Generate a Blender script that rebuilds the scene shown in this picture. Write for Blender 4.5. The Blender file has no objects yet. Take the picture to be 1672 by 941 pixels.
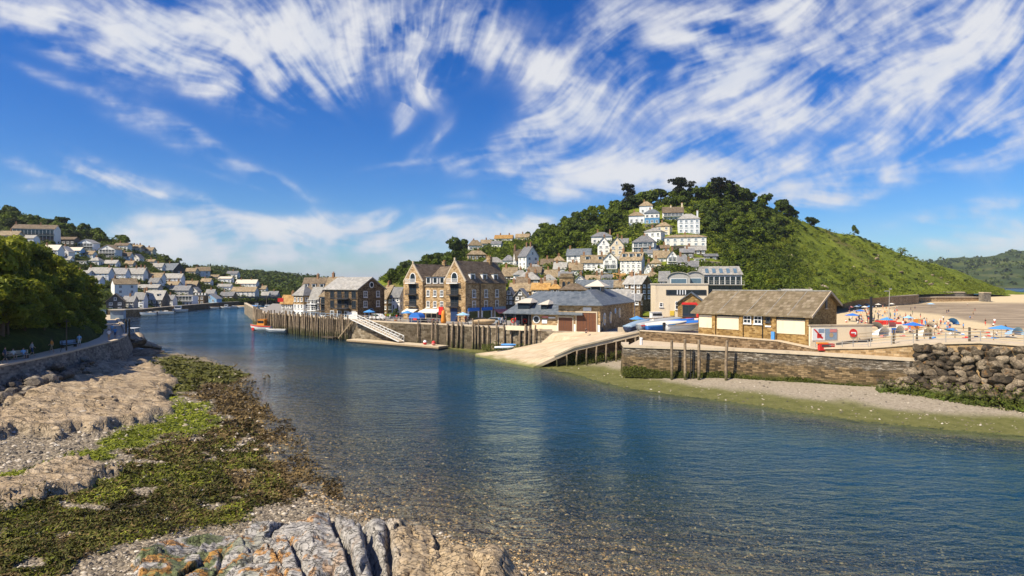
import bpy, math, random
import numpy as np
from mathutils import Vector, Matrix
R = math.radians
random.seed(7); NR = np.random.default_rng(7)
H, FP, CX, CY = 13.0, 1000.0, 836.0, 464.0      # eye height above the water, focal length in photo pixels, horizon
SC = bpy.context.scene
COL = SC.collection

def P(px, py, d):
    return Vector(((px-CX)/FP*d, d, H-(py-CY)/FP*d))
def PD(px, d, z):
    return Vector(((px-CX)/FP*d, d, z))
def DZ(py, z):
    return (H-z)*FP/(py-CY)

# ---------------------------------------------------------------- numpy noise
def _hash(ix, iy, seed):
    n = (ix.astype(np.int64)*374761393 + iy.astype(np.int64)*668265263 + seed*974634777) & 0x7fffffff
    n = ((n ^ (n >> 13))*1274126177) & 0x7fffffff
    n = n ^ (n >> 16)
    return (n & 0xffff)/65535.0
def vnoise(x, y, seed=0):
    x = np.asarray(x, float); y = np.asarray(y, float)
    ix = np.floor(x); iy = np.floor(y); fx = x-ix; fy = y-iy
    fx = fx*fx*(3-2*fx); fy = fy*fy*(3-2*fy)
    a = _hash(ix, iy, seed); b = _hash(ix+1, iy, seed); c = _hash(ix, iy+1, seed); d = _hash(ix+1, iy+1, seed)
    return (a*(1-fx)+b*fx)*(1-fy)+(c*(1-fx)+d*fx)*fy
def fbm(x, y, oct=4, seed=0):
    s = 0; a = .5; t = 0
    for k in range(oct):
        s = s + a*vnoise(x, y, seed+k*17); t += a
        x = np.asarray(x)*2.03+3.1; y = np.asarray(y)*2.03+1.7; a *= .5
    return s/t
def cell(x, y, seed=0):
    """voronoi: distance to the nearest point, difference to the second, id"""
    x = np.asarray(x, float); y = np.asarray(y, float)
    ix = np.floor(x); iy = np.floor(y)
    d1 = np.full(x.shape, 9.); d2 = np.full(x.shape, 9.); idd = np.zeros(x.shape); ccx = np.zeros(x.shape); ccy = np.zeros(x.shape)
    for ox in (-1, 0, 1):
        for oy in (-1, 0, 1):
            cx = ix+ox; cy = iy+oy
            qx = cx+_hash(cx, cy, seed); qy = cy+_hash(cx, cy, seed+5); h = _hash(cx, cy, seed+9)
            dd = np.hypot(x-qx, y-qy)
            m = dd < d1
            d2 = np.where(m, d1, np.minimum(d2, dd)); idd = np.where(m, h, idd); ccx = np.where(m, qx, ccx); ccy = np.where(m, qy, ccy); d1 = np.where(m, dd, d1)
    global CELL_OFF; CELL_OFF = (x-ccx, y-ccy)
    return d1, d2-d1, idd
def facet(x, y, seed, tilt):
    """broken rock: each cell a plane of its own height and tilt, cracks between"""
    a, b, i = cell(x, y, seed); ox, oy = CELL_OFF
    i2 = (i*7.31) % 1; i3 = (i*13.77) % 1
    return (i-.5)+tilt*(ox*(i2-.5)*2+oy*(i3-.5)*2), b
def sstep(a, b, x):
    t = np.clip((np.asarray(x, float)-a)/(b-a), 0, 1)
    return t*t*(3-2*t)
def poly_sd(px, py, poly):
    """signed distance to a polygon, positive inside"""
    px = np.asarray(px, float); py = np.asarray(py, float)
    best = np.full(px.shape, 1e9); ins = np.zeros(px.shape, bool)
    n = len(poly)
    for i in range(n):
        x0, y0 = poly[i]; x1, y1 = poly[(i+1) % n]
        dx, dy = x1-x0, y1-y0
        t = np.clip(((px-x0)*dx+(py-y0)*dy)/(dx*dx+dy*dy+1e-9), 0, 1)
        best = np.minimum(best, np.hypot(px-x0-t*dx, py-y0-t*dy))
        if y0 != y1:
            c = ((y0 > py) != (y1 > py)) & (px < (x1-x0)*(py-y0)/(y1-y0)+x0)
            ins ^= c
    return np.where(ins, best, -best)
def line_sd(px, py, pts):
    """signed distance to an open polyline: positive on the left-hand side of its direction"""
    px = np.asarray(px, float); py = np.asarray(py, float)
    best = np.full(px.shape, 1e9); sg = np.ones(px.shape)
    for (x0, y0), (x1, y1) in zip(pts[:-1], pts[1:]):
        dx, dy = x1-x0, y1-y0
        t = np.clip(((px-x0)*dx+(py-y0)*dy)/(dx*dx+dy*dy+1e-9), 0, 1)
        dd = np.hypot(px-x0-t*dx, py-y0-t*dy)
        cr = dx*(py-y0)-dy*(px-x0)
        m = dd < best
        best = np.where(m, dd, best); sg = np.where(m, np.sign(cr), sg)
    return best*sg

# ---------------------------------------------------------------- objects
def link(name, data, parent=None, loc=None, rz=None):
    o = bpy.data.objects.new(name, data); COL.objects.link(o)
    if parent is not None: o.parent = parent
    if loc is not None: o.location = loc
    if rz is not None: o.rotation_euler = (0, 0, rz)
    return o
def tag(o, label=None, cat=None, group=None, kind=None):
    if label: o['label'] = label
    if cat: o['category'] = cat
    if group: o['group'] = group
    if kind: o['kind'] = kind
    return o
def thing(name, label, cat, loc=(0, 0, 0), rz=0, group=None):
    o = link(name, None, None, loc, rz); o.empty_display_size = .3
    return tag(o, label, cat, group)
def kids(o): return [c for c in o.children]
def copy_tree(o, parent=None):
    c = o.copy(); COL.objects.link(c)
    if parent is not None: c.parent = parent
    for ch in o.children: copy_tree(ch, c)
    return c

class MB:
    def __init__(s): s.v = []; s.f = []; s.m = []; s.cur = 0; s.sm = []
    def mat(s, i): s.cur = i; return s
    def add(s, vs, fs, smooth=False):
        b = len(s.v); s.v += [tuple(v) for v in vs]
        for f in fs:
            s.f.append(tuple(b+i for i in f)); s.m.append(s.cur); s.sm.append(smooth)
        return s
    def box(s, x0, x1, y0, y1, z0, z1):
        return s.add([(x0,y0,z0),(x1,y0,z0),(x1,y1,z0),(x0,y1,z0),(x0,y0,z1),(x1,y0,z1),(x1,y1,z1),(x0,y1,z1)],
                     [(3,2,1,0),(4,5,6,7),(0,1,5,4),(1,2,6,5),(2,3,7,6),(3,0,4,7)])
    def hexa(s, a, b):
        """solid between two matching polygons (bottom a, top b)"""
        n = len(a)
        return s.add(list(a)+list(b), [tuple(range(n))[::-1], tuple(range(n, 2*n))]+[(i, (i+1) % n, n+(i+1) % n, n+i) for i in range(n)])
    def beam(s, p, q, w, h=None):
        p = Vector(p); q = Vector(q); d = (q-p)
        if d.length < 1e-6: return s
        d.normalize(); up = Vector((0, 0, 1)) if abs(d.z) < .95 else Vector((0, 1, 0))
        a = d.cross(up).normalized()*w/2; b = a.cross(d).normalized()*(h or w)/2
        A = [p-a-b, p+a-b, p+a+b, p-a+b]; B = [q-a-b, q+a-b, q+a+b, q-a+b]
        return s.add(A+B, [(0,1,2,3),(7,6,5,4),(0,4,5,1),(1,5,6,2),(2,6,7,3),(3,7,4,0)])
    def tube(s, p, q, r0, r1=None, n=8):
        p = Vector(p); q = Vector(q); d = (q-p).normalized(); r1 = r0 if r1 is None else r1
        up = Vector((0, 0, 1)) if abs(d.z) < .95 else Vector((0, 1, 0))
        a = d.cross(up).normalized(); b = a.cross(d).normalized()
        vs = []
        for c, r in ((p, r0), (q, r1)):
            for i in range(n):
                t = 2*math.pi*i/n; vs.append(c+a*math.cos(t)*r+b*math.sin(t)*r)
        s.add(vs, [(i, n+i, n+(i+1) % n, (i+1) % n) for i in range(n)], True)
        return s.add(vs, [tuple(range(n)), tuple(range(n, 2*n))[::-1]])
    def path(s, pts, rs, n=8):
        for (p, q, r0, r1) in zip(pts[:-1], pts[1:], rs[:-1], rs[1:]): s.tube(p, q, r0, r1, n)
        return s
    def lathe(s, prof, n=12, c=(0, 0, 0)):
        vs = []
        for r, z in prof:
            for i in range(n):
                t = 2*math.pi*i/n; vs.append((c[0]+r*math.cos(t), c[1]+r*math.sin(t), c[2]+z))
        k = len(prof)
        s.add(vs, [(j*n+i, j*n+(i+1) % n, (j+1)*n+(i+1) % n, (j+1)*n+i) for j in range(k-1) for i in range(n)], True)
        return s
    def mesh(s, name, mats):
        me = bpy.data.meshes.new(name); me.from_pydata(s.v, [], s.f)
        for m in (mats if isinstance(mats, (list, tuple)) else [mats]): me.materials.append(m)
        me.polygons.foreach_set('material_index', s.m); me.polygons.foreach_set('use_smooth', s.sm)
        me.update(); return me
    def build(s, name, mats, parent=None, loc=None, rz=None):
        return link(name, s.mesh(name, mats), parent, loc, rz)

def np_mesh(name, verts, faces, mats, attrs=None, smooth=True, mat_idx=None):
    """verts (N,3); faces (M,k) same k"""
    verts = np.asarray(verts, np.float32); faces = np.asarray(faces, np.int32)
    me = bpy.data.meshes.new(name); k = faces.shape[1]
    me.vertices.add(len(verts)); me.vertices.foreach_set('co', verts.ravel())
    me.loops.add(faces.size); me.loops.foreach_set('vertex_index', faces.ravel())
    me.polygons.add(len(faces)); me.polygons.foreach_set('loop_start', np.arange(len(faces), dtype=np.int32)*k)
    me.polygons.foreach_set('loop_total', np.full(len(faces), k, np.int32))
    for m in (mats if isinstance(mats, (list, tuple)) else [mats]): me.materials.append(m)
    if smooth: me.polygons.foreach_set('use_smooth', np.ones(len(faces), bool))
    if mat_idx is not None: me.polygons.foreach_set('material_index', np.asarray(mat_idx, np.int32))
    for an, av in (attrs or {}).items():
        a = me.attributes.new(an, 'FLOAT', 'POINT'); a.data.foreach_set('value', np.asarray(av, np.float32).ravel())
    me.update(calc_edges=True); me.validate(); return me
def grid_faces(nx, ny):
    i, j = np.meshgrid(np.arange(nx-1), np.arange(ny-1), indexing='ij')
    a = (i*ny+j).ravel(); return np.stack([a, a+ny, a+ny+1, a+1], 1)

# ---------------------------------------------------------------- materials
class NT:
    def __init__(s, tree): s.t = tree; s.n = tree.nodes; s.l = tree.links
    def new(s, typ, **kw):
        n = s.n.new(typ)
        for k, v in kw.items(): setattr(n, k, v)
        return n
    def put(s, sock, v):
        if isinstance(v, bpy.types.NodeSocket): s.l.new(v, sock)
        elif v is not None: sock.default_value = v
    def math(s, op, a, b=None, c=None, clamp=False):
        n = s.new('ShaderNodeMath', operation=op, use_clamp=clamp)
        for i, v in enumerate((a, b, c)):
            if v is not None: s.put(n.inputs[i], v)
        return n.outputs[0]
    def noise(s, vec=None, scale=5, detail=4, rough=.55, dist=0, w=None):
        n = s.new('ShaderNodeTexNoise')
        if vec is not None: s.put(n.inputs['Vector'], vec)
        n.inputs['Scale'].default_value = scale; n.inputs['Detail'].default_value = detail
        n.inputs['Roughness'].default_value = rough; n.inputs['Distortion'].default_value = dist
        return n.outputs['Fac']
    def ramp(s, fac, stops, interp='LINEAR'):
        n = s.new('ShaderNodeValToRGB'); n.color_ramp.interpolation = interp
        e = n.color_ramp.elements
        while len(e) < len(stops): e.new(.5)
        for x, (p, c) in zip(e, stops): x.position = p; x.color = (*c, 1) if len(c) == 3 else c
        s.put(n.inputs[0], fac); return n.outputs[0]
    def mix(s, fac, a, b, typ='MIX'):
        n = s.new('ShaderNodeMix', data_type='RGBA', blend_type=typ)
        s.put(n.inputs[0], fac)
        for i, v in ((6, a), (7, b)):
            if isinstance(v, tuple): v = (*v, 1) if len(v) == 3 else v
            s.put(n.inputs[i], v)
        return n.outputs[2]
    def mapping(s, vec, loc=(0,0,0), rot=(0,0,0), scale=(1,1,1), typ='POINT'):
        n = s.new('ShaderNodeMapping', vector_type=typ); s.put(n.inputs[0], vec)
        n.inputs[1].default_value = loc; n.inputs[2].default_value = rot; n.inputs[3].default_value = scale
        return n.outputs[0]
    def rng(s, v, a, b, c=0, d=1):
        n = s.new('ShaderNodeMapRange', interpolation_type='SMOOTHSTEP'); s.put(n.inputs[0], v)
        for i, x in enumerate((a, b, c, d)): n.inputs[1+i].default_value = x
        return n.outputs[0]
    def attr(s, name): return s.new('ShaderNodeAttribute', attribute_name=name).outputs['Fac']
    def obj(s): return s.new('ShaderNodeTexCoord').outputs['Object']
    def pos(s): return s.new('ShaderNodeNewGeometry').outputs['Position']
    def rand(s): return s.new('ShaderNodeObjectInfo').outputs['Random']
    def bump(s, h, strength=.3, dist=.1):
        n = s.new('ShaderNodeBump'); n.inputs['Strength'].default_value = strength; n.inputs['Distance'].default_value = dist
        s.put(n.inputs['Height'], h); return n.outputs[0]
    def cracks(s, v, scale, width, warp=.5):
        n = s.new('ShaderNodeTexNoise'); s.put(n.inputs[0], v); n.inputs['Scale'].default_value = scale*1.7; n.inputs['Detail'].default_value = 5
        a = s.new('ShaderNodeVectorMath', operation='MULTIPLY_ADD'); s.put(a.inputs[0], n.outputs['Color']); a.inputs[1].default_value = (warp/scale,)*3; s.put(a.inputs[2], v)
        w = s.new('ShaderNodeTexVoronoi', feature='DISTANCE_TO_EDGE'); s.put(w.inputs['Vector'], a.outputs[0]); w.inputs['Scale'].default_value = scale
        return s.rng(w.outputs['Distance'], 0, width, 1, 0)
    def wallvec(s, v=None):
        """(along the wall, height) for vertical walls and roofs"""
        x = s.new('ShaderNodeSeparateXYZ'); s.put(x.inputs[0], v if v is not None else s.obj())
        vt = s.new('ShaderNodeVectorTransform', vector_type='NORMAL', convert_from='WORLD', convert_to='OBJECT')
        s.l.new(s.new('ShaderNodeNewGeometry').outputs['True Normal'], vt.inputs[0]); nn = s.new('ShaderNodeSeparateXYZ'); s.l.new(vt.outputs[0], nn.inputs[0])
        ln = s.math('MAXIMUM', s.math('SQRT', s.math('ADD', s.math('MULTIPLY', nn.outputs[0], nn.outputs[0]), s.math('MULTIPLY', nn.outputs[1], nn.outputs[1]))), .02)
        u = s.math('DIVIDE', s.math('SUBTRACT', s.math('MULTIPLY', x.outputs[1], nn.outputs[0]), s.math('MULTIPLY', x.outputs[0], nn.outputs[1])), ln)
        c = s.new('ShaderNodeCombineXYZ'); s.put(c.inputs[0], u); s.put(c.inputs[1], x.outputs[2]); return c.outputs[0]
def new_mat(name):
    m = bpy.data.materials.new(name); m.use_nodes = True; t = NT(m.node_tree)
    b = t.n['Principled BSDF']; return m, t, b
def M_plain(name, col, rough=.6, var=.12, scale=3, metal=0, spec=.4, bump=0, rnd=0, stain=None):
    m, t, b = new_mat(name)
    v = t.obj()
    f = t.noise(v, scale, 5)
    c = t.mix(f, tuple(max(0, x*(1-var*1.6)) for x in col), tuple(min(1, x*(1+var*1.2)) for x in col))
    if stain:
        wv = t.mapping(t.obj(), scale=(1.2, 1.2, .25)); g = t.rng(t.noise(wv, .9, 6, .65), .52, .75)
        c = t.mix(t.math('MULTIPLY', g, .65), c, stain)
    if rnd:
        k = t.math('MULTIPLY_ADD', t.rand(), rnd, 1-rnd/2)
        cc = t.new('ShaderNodeCombineXYZ')
        for i in range(3): t.put(cc.inputs[i], k)
        c = t.mix(1.0, c, cc.outputs[0], 'MULTIPLY')
    t.put(b.inputs['Base Color'], c); b.inputs['Roughness'].default_value = rough
    b.inputs['Metallic'].default_value = metal; b.inputs['Specular IOR Level'].default_value = spec
    if bump: t.put(b.inputs['Normal'], t.bump(t.noise(v, scale*4, 6), bump, .05))
    return m
def M_stone(name, cols, mortar, size=.45, row=.22, bump=.5, rnd=.25, big=.5):
    m, t, b = new_mat(name)
    w = t.wallvec(); wn = t.new('ShaderNodeVectorMath', operation='ADD'); t.put(wn.inputs[0], w)
    ns = t.new('ShaderNodeTexNoise'); t.put(ns.inputs[0], w); ns.inputs['Scale'].default_value = 1.3
    sc = t.new('ShaderNodeVectorMath', operation='SCALE'); t.put(sc.inputs[0], ns.outputs['Color']); sc.inputs[3].default_value = .25
    t.put(wn.inputs[1], sc.outputs[0])
    br = t.new('ShaderNodeTexBrick'); t.put(br.inputs['Vector'], wn.outputs[0]); br.inputs['Scale'].default_value = 1
    br.inputs['Brick Width'].default_value = size; br.inputs['Row Height'].default_value = row
    br.inputs['Mortar Size'].default_value = .018; br.inputs['Bias'].default_value = 0
    br.inputs['Color1'].default_value = (0, 0, 0, 1); br.inputs['Color2'].default_value = (1, 1, 1, 1); br.inputs['Mortar'].default_value = (.5, .5, .5, 1)
    tone = t.math('ADD', t.math('MULTIPLY', br.outputs['Color'], .5), t.math('MULTIPLY', t.noise(w, 3, 3), .5))
    n = len(cols)
    c = t.ramp(tone, [(.18+.64*i/(n-1), x) for i, x in enumerate(cols)])
    c = t.mix(t.math('MULTIPLY', br.outputs['Fac'], .8), c, mortar)
    big_f = t.rng(t.noise(t.mapping(t.obj(), scale=(1, 1, .5)), .35, 5, .6), .35, .75)
    c = t.mix(t.math('MULTIPLY', big_f, big), c, tuple(x*.6 for x in cols[0]))
    if rnd:
        k = t.math('MULTIPLY_ADD', t.rand(), rnd, 1-rnd/2); cc = t.new('ShaderNodeCombineXYZ')
        for i in range(3): t.put(cc.inputs[i], k)
        c = t.mix(1.0, c, cc.outputs[0], 'MULTIPLY')
    t.put(b.inputs['Base Color'], c); b.inputs['Roughness'].default_value = .9; b.inputs['Specular IOR Level'].default_value = .2
    hh = t.math('SUBTRACT', t.noise(w, 6, 4), br.outputs['Fac'])
    t.put(b.inputs['Normal'], t.bump(hh, bump, .08)); return m
def M_roof(name, cols, row=.3, rnd=.3, moss=(.25, .17, .06), mossamt=.35, rough=.7):
    m, t, b = new_mat(name)
    w = t.wallvec(); br = t.new('ShaderNodeTexBrick'); t.put(br.inputs['Vector'], w)
    br.inputs['Scale'].default_value = 1; br.inputs['Brick Width'].default_value = .5; br.inputs['Row Height'].default_value = row
    br.inputs['Mortar Size'].default_value = .02; br.inputs['Color1'].default_value = (0,0,0,1); br.inputs['Color2'].default_value = (1,1,1,1)
    br.inputs['Mortar'].default_value = (0,0,0,1)
    tone = t.math('ADD', t.math('MULTIPLY', br.outputs['Color'], .35), t.math('MULTIPLY', t.noise(t.obj(), .8, 6, .65), .75))
    c = t.ramp(tone, [(.2+.6*i/(len(cols)-1), x) for i, x in enumerate(cols)])
    g = t.rng(t.noise(t.obj(), 1.7, 6, .7), .5, .7)
    c = t.mix(t.math('MULTIPLY', g, mossamt), c, moss)
    k = t.math('MULTIPLY_ADD', t.rand(), rnd, 1-rnd/2); cc = t.new('ShaderNodeCombineXYZ')
    for i in range(3): t.put(cc.inputs[i], k)
    c = t.mix(1.0, c, cc.outputs[0], 'MULTIPLY')
    t.put(b.inputs['Base Color'], c); b.inputs['Roughness'].default_value = rough; b.inputs['Specular IOR Level'].default_value = .3
    t.put(b.inputs['Normal'], t.bump(t.math('SUBTRACT', 0.5, br.outputs['Fac']), .4, .05)); return m
def M_leaf(name, dark, light, trans=.25, rnd=.35):
    m, t, b = new_mat(name)
    f = t.attr('tint'); r = t.math('MULTIPLY_ADD', t.rand(), rnd, -rnd/2)
    f = t.math('ADD', f, r, clamp=True)
    c = t.ramp(f, [(0.05, dark), (.95, light)])
    t.put(b.inputs['Base Color'], c); b.inputs['Roughness'].default_value = .6; b.inputs['Specular IOR Level'].default_value = .15
    tr = t.new('ShaderNodeBsdfTranslucent'); t.put(tr.inputs[0], t.mix(.5, c, tuple(light)))
    ms = t.new('ShaderNodeMixShader'); ms.inputs[0].default_value = trans
    t.l.new(b.outputs[0], ms.inputs[1]); t.l.new(tr.outputs[0], ms.inputs[2]); t.l.new(ms.outputs[0], t.n['Material Output'].inputs[0])
    return m
def M_glass(name, col=(.02, .03, .04), rough=.08):
    m, t, b = new_mat(name); f = t.noise(t.obj(), .7, 2)
    t.put(b.inputs['Base Color'], t.mix(f, tuple(x*.5 for x in col), tuple(x*1.6 for x in col)))
    b.inputs['Roughness'].default_value = rough; b.inputs['Specular IOR Level'].default_value = .6; return m

MT = {}
MT['white'] = M_plain('white_render', (.84, .82, .77), .8, .05, 1.2, stain=(.5, .47, .40), rnd=.10)
MT['cool'] = M_plain('pale_blue_white_render', (.78, .80, .82), .8, .05, 1.2, stain=(.42, .45, .47), rnd=.1)
MT['cream'] = M_plain('cream_render', (.74, .62, .44), .8, .06, 1.2, stain=(.5, .40, .28), rnd=.10)
MT['grey'] = M_plain('grey_render', (.42, .41, .39), .85, .1, 1.2, stain=(.25, .24, .22), rnd=.2)
MT['dark'] = M_plain('dark_cladding', (.07, .065, .06), .6, .2, 1.2, rnd=.3)
MT['bluewall'] = M_plain('blue_painted_boards', (.10, .27, .48), .6, .12, 1.5)
MT['skyblue'] = M_plain('sky_blue_render', (.30, .52, .75), .75, .08, 1.5)
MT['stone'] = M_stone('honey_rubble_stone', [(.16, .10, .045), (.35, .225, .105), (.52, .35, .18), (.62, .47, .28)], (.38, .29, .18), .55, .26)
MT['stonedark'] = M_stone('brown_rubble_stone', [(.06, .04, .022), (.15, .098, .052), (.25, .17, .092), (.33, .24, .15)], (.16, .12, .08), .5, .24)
MT['stonegrey'] = M_stone('grey_rubble_stone', [(.08, .07, .058), (.18, .16, .13), (.28, .25, .20), (.38, .34, .28)], (.22, .20, .17), .5, .24)
MT['stoneorange'] = M_stone('golden_rubble_stone', [(.13, .07, .022), (.31, .185, .06), (.46, .29, .105), (.55, .38, .17)], (.38, .26, .12), .42, .2)
MT['quaystone'] = M_stone('weathered_quay_stone', [(.08, .06, .038), (.20, .155, .10), (.32, .26, .18), (.42, .35, .26)], (.22, .18, .13), .9, .42, .6, .1)
MT['pierstone'] = M_stone('banded_pier_stone', [(.04, .03, .018), (.12, .085, .045), (.24, .165, .085), (.36, .26, .145)], (.12, .09, .05), .75, .22, .9, 0, .35)
MT['slate'] = M_roof('grey_slate', [(.07, .075, .085), (.14, .145, .155), (.20, .20, .205), (.26, .25, .24)], .28, .35, (.2, .15, .08), .25, .5)
MT['slateblue'] = M_roof('blue_grey_slate', [(.055, .07, .085), (.10, .12, .14), (.145, .165, .185), (.19, .205, .22)], .28, .15, (.2, .17, .11), .15, .5)
MT['slatepale'] = M_roof('pale_weathered_slate', [(.16, .155, .145), (.26, .25, .23), (.34, .33, .30), (.42, .40, .37)], .28, .3, (.36, .28, .17), .35, .6)
MT['tanroof'] = M_roof('lichened_tan_slate', [(.10, .075, .045), (.20, .15, .09), (.30, .23, .14), (.38, .30, .19)], .28, .3, (.36, .22, .07), .4)
MT['brownroof'] = M_roof('brown_slate', [(.06, .042, .027), (.12, .088, .056), (.175, .13, .085), (.23, .18, .125)], .28, .2, (.22, .14, .06), .35)
MT['orangeroof'] = M_roof('orange_lichen_tiles', [(.16, .08, .03), (.32, .17, .05), (.46, .27, .08), (.5, .33, .14)], .28, .3, (.5, .27, .05), .4)
MT['palecap'] = M_plain('pale_lead_roof', (.62, .55, .44), .6, .1, 2)
MT['frame'] = M_plain('white_window_paint', (.78, .78, .76), .5, .03, 2)
MT['darkframe'] = M_plain('dark_window_paint', (.05, .05, .055), .5, .1, 2)
MT['glass'] = M_glass('window_glass')
MT['glassblue'] = M_glass('pale_window_glass', (.10, .16, .22), .12)
MT['brick'] = M_plain('chimney_brick', (.30, .17, .09), .9, .3, 2, rnd=.3)
MT['pot'] = M_plain('clay_pot', (.42, .20, .09), .9, .2, 4)
MT['whitepaint'] = M_plain('white_gloss_paint', (.8, .8, .78), .35, .04, 2)
MT['wood'] = M_plain('weathered_timber', (.33, .245, .15), .85, .35, 2.5, bump=.4, rnd=.5)
MT['wooddark'] = M_plain('wet_dark_timber', (.09, .07, .045), .8, .35, 2.5, bump=.4, rnd=.4)
MT['woodpale'] = M_plain('bleached_deck_boards', (.56, .46, .32), .85, .15, 3, bump=.2)
MT['doorbrown'] = M_plain('brown_timber_door', (.15, .055, .022), .6, .2, 3)
MT['metal'] = M_plain('galvanised_steel', (.42, .42, .42), .45, .1, 5, metal=.6)
MT['railgrey'] = M_plain('grey_rail_paint', (.36, .34, .31), .6, .15, 5)
MT['black'] = M_plain('black_paint', (.02, .02, .022), .5, .2, 5)
MT['rubber'] = M_plain('black_rubber', (.025, .025, .025), .8, .2, 5)
def pier_bands(m):
    t = NT(m.node_tree); b = t.n['Principled BSDF']; old = b.inputs['Base Color'].links[0].from_socket; p = t.pos(); z = t.new('ShaderNodeSeparateXYZ'); t.put(z.inputs[0], p)
    n = t.noise(p, .8, 6, .7); h = t.math('ADD', z.outputs[2], t.math('MULTIPLY_ADD', n, 1.6, -.8))
    c = t.mix(t.math('MULTIPLY', t.rng(h, 2.9, 3.5), .75), old, t.ramp(t.noise(t.mapping(p, scale=(1, 1, 4)), 1.3, 6, .75), [(.36, (.035, .03, .025)), (.52, (.12, .105, .085)), (.62, (.46, .41, .34))]))
    c = t.mix(t.math('MULTIPLY', t.rng(h, 1.0, 1.9, 1, 0), .85), c, t.ramp(t.noise(p, 2.5, 5, .7), [(.35, (.02, .022, .006)), (.55, (.075, .085, .014)), (.7, (.14, .16, .03))]))
    t.put(b.inputs['Base Color'], c)
pier_bands(MT['pierstone'])
MT['concrete'] = M_plain('pale_concrete', (.54, .44, .31), .9, .12, .8, bump=.15, stain=(.34, .28, .2))
MT['tarmac'] = M_plain('quay_tarmac', (.30, .275, .24), .9, .15, .6, bump=.2, stain=(.2, .18, .16))
MT['red'] = M_plain('red_paint', (.62, .03, .025), .5, .1, 3)
MT['pink'] = M_plain('faded_red_canvas', (.62, .22, .20), .8, .1, 3)
MT['orange'] = M_plain('orange_paint', (.72, .26, .03), .6, .15, 3)
MT['yellow'] = M_plain('yellow_paint', (.72, .50, .06), .6, .15, 3)
MT['blue'] = M_plain('bright_blue_canvas', (.03, .17, .58), .7, .15, 3)
MT['bluemid'] = M_plain('mid_blue_canvas', (.08, .28, .62), .75, .15, 3)
MT['navy'] = M_plain('navy_paint', (.02, .045, .12), .4, .15, 3)
MT['bluegrey'] = M_plain('blue_grey_canvas', (.24, .33, .43), .75, .15, 3)
MT['tealgrey'] = M_plain('grey_canvas', (.35, .36, .36), .8, .15, 3)
MT['green'] = M_plain('green_canvas', (.06, .22, .10), .7, .15, 3)
MT['hullwhite'] = M_plain('white_gel_coat', (.78, .78, .76), .3, .05, 2, stain=(.5, .48, .42))
MT['hullgrey'] = M_plain('grey_hull_paint', (.30, .34, .38), .4, .1, 2)
MT['panel'] = M_plain('cream_shutter_board', (.80, .67, .47), .8, .04, 1, stain=(.66, .53, .36))
MT['skin'] = M_plain('skin', (.52, .30, .20), .6, .06, 4)
MT['hair'] = M_plain('hair', (.06, .035, .02), .7, .3, 4, rnd=.8)
MT['sail'] = M_plain('off_white_cloth', (.72, .68, .60), .8, .08, 3)
MT['tan'] = M_plain('tan_cloth', (.45, .32, .18), .8, .15, 3)
# ================================================================ camera, sun, sky
cam = bpy.data.cameras.new('camera'); cam.sensor_width = 36; cam.lens = FP/1672*36
cam.shift_y = -(470.5-CY)/1672; cam.clip_start = .5; cam.clip_end = 60000
co = link('camera', cam, None, (0, 0, H)); co.rotation_euler = (R(90), 0, 0); SC.camera = co
SC.view_settings.view_transform = 'Standard'; SC.view_settings.look = 'None'; SC.view_settings.gamma = 1
SC.view_settings.exposure = 0.52; SC.view_settings.use_curve_mapping = False
SC.cycles.max_bounces = 6; SC.cycles.transparent_max_bounces = 12; SC.cycles.diffuse_bounces = 3; SC.cycles.glossy_bounces = 3
SC.cycles.use_denoising = True
SUN = Vector((-.72, -.46, .92)).normalized()
sd = bpy.data.lights.new('sun', 'SUN'); sd.energy = 5.0; sd.angle = R(.5); sd.color = (1, .89, .70)
so = link('sun', sd, None, (0, 0, 60)); so.rotation_euler = SUN.to_track_quat('Z', 'Y').to_euler()

w = bpy.data.worlds.new('World'); SC.world = w; w.use_nodes = True
t = NT(w.node_tree); bg = t.n['Background']
sky = t.new('ShaderNodeTexSky', sky_type='NISHITA'); sky.sun_disc = False
sky.sun_elevation = math.asin(SUN.z); sky.sun_rotation = math.atan2(SUN.x, SUN.y)
sky.air_density = 1.0; sky.dust_density = .3; sky.ozone_density = 3.0
hs = t.new('ShaderNodeHueSaturation'); hs.inputs['Saturation'].default_value = 1.45; hs.inputs['Value'].default_value = 1.25; hs.inputs['Hue'].default_value = .508
t.l.new(sky.outputs[0], hs.inputs['Color'])
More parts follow.
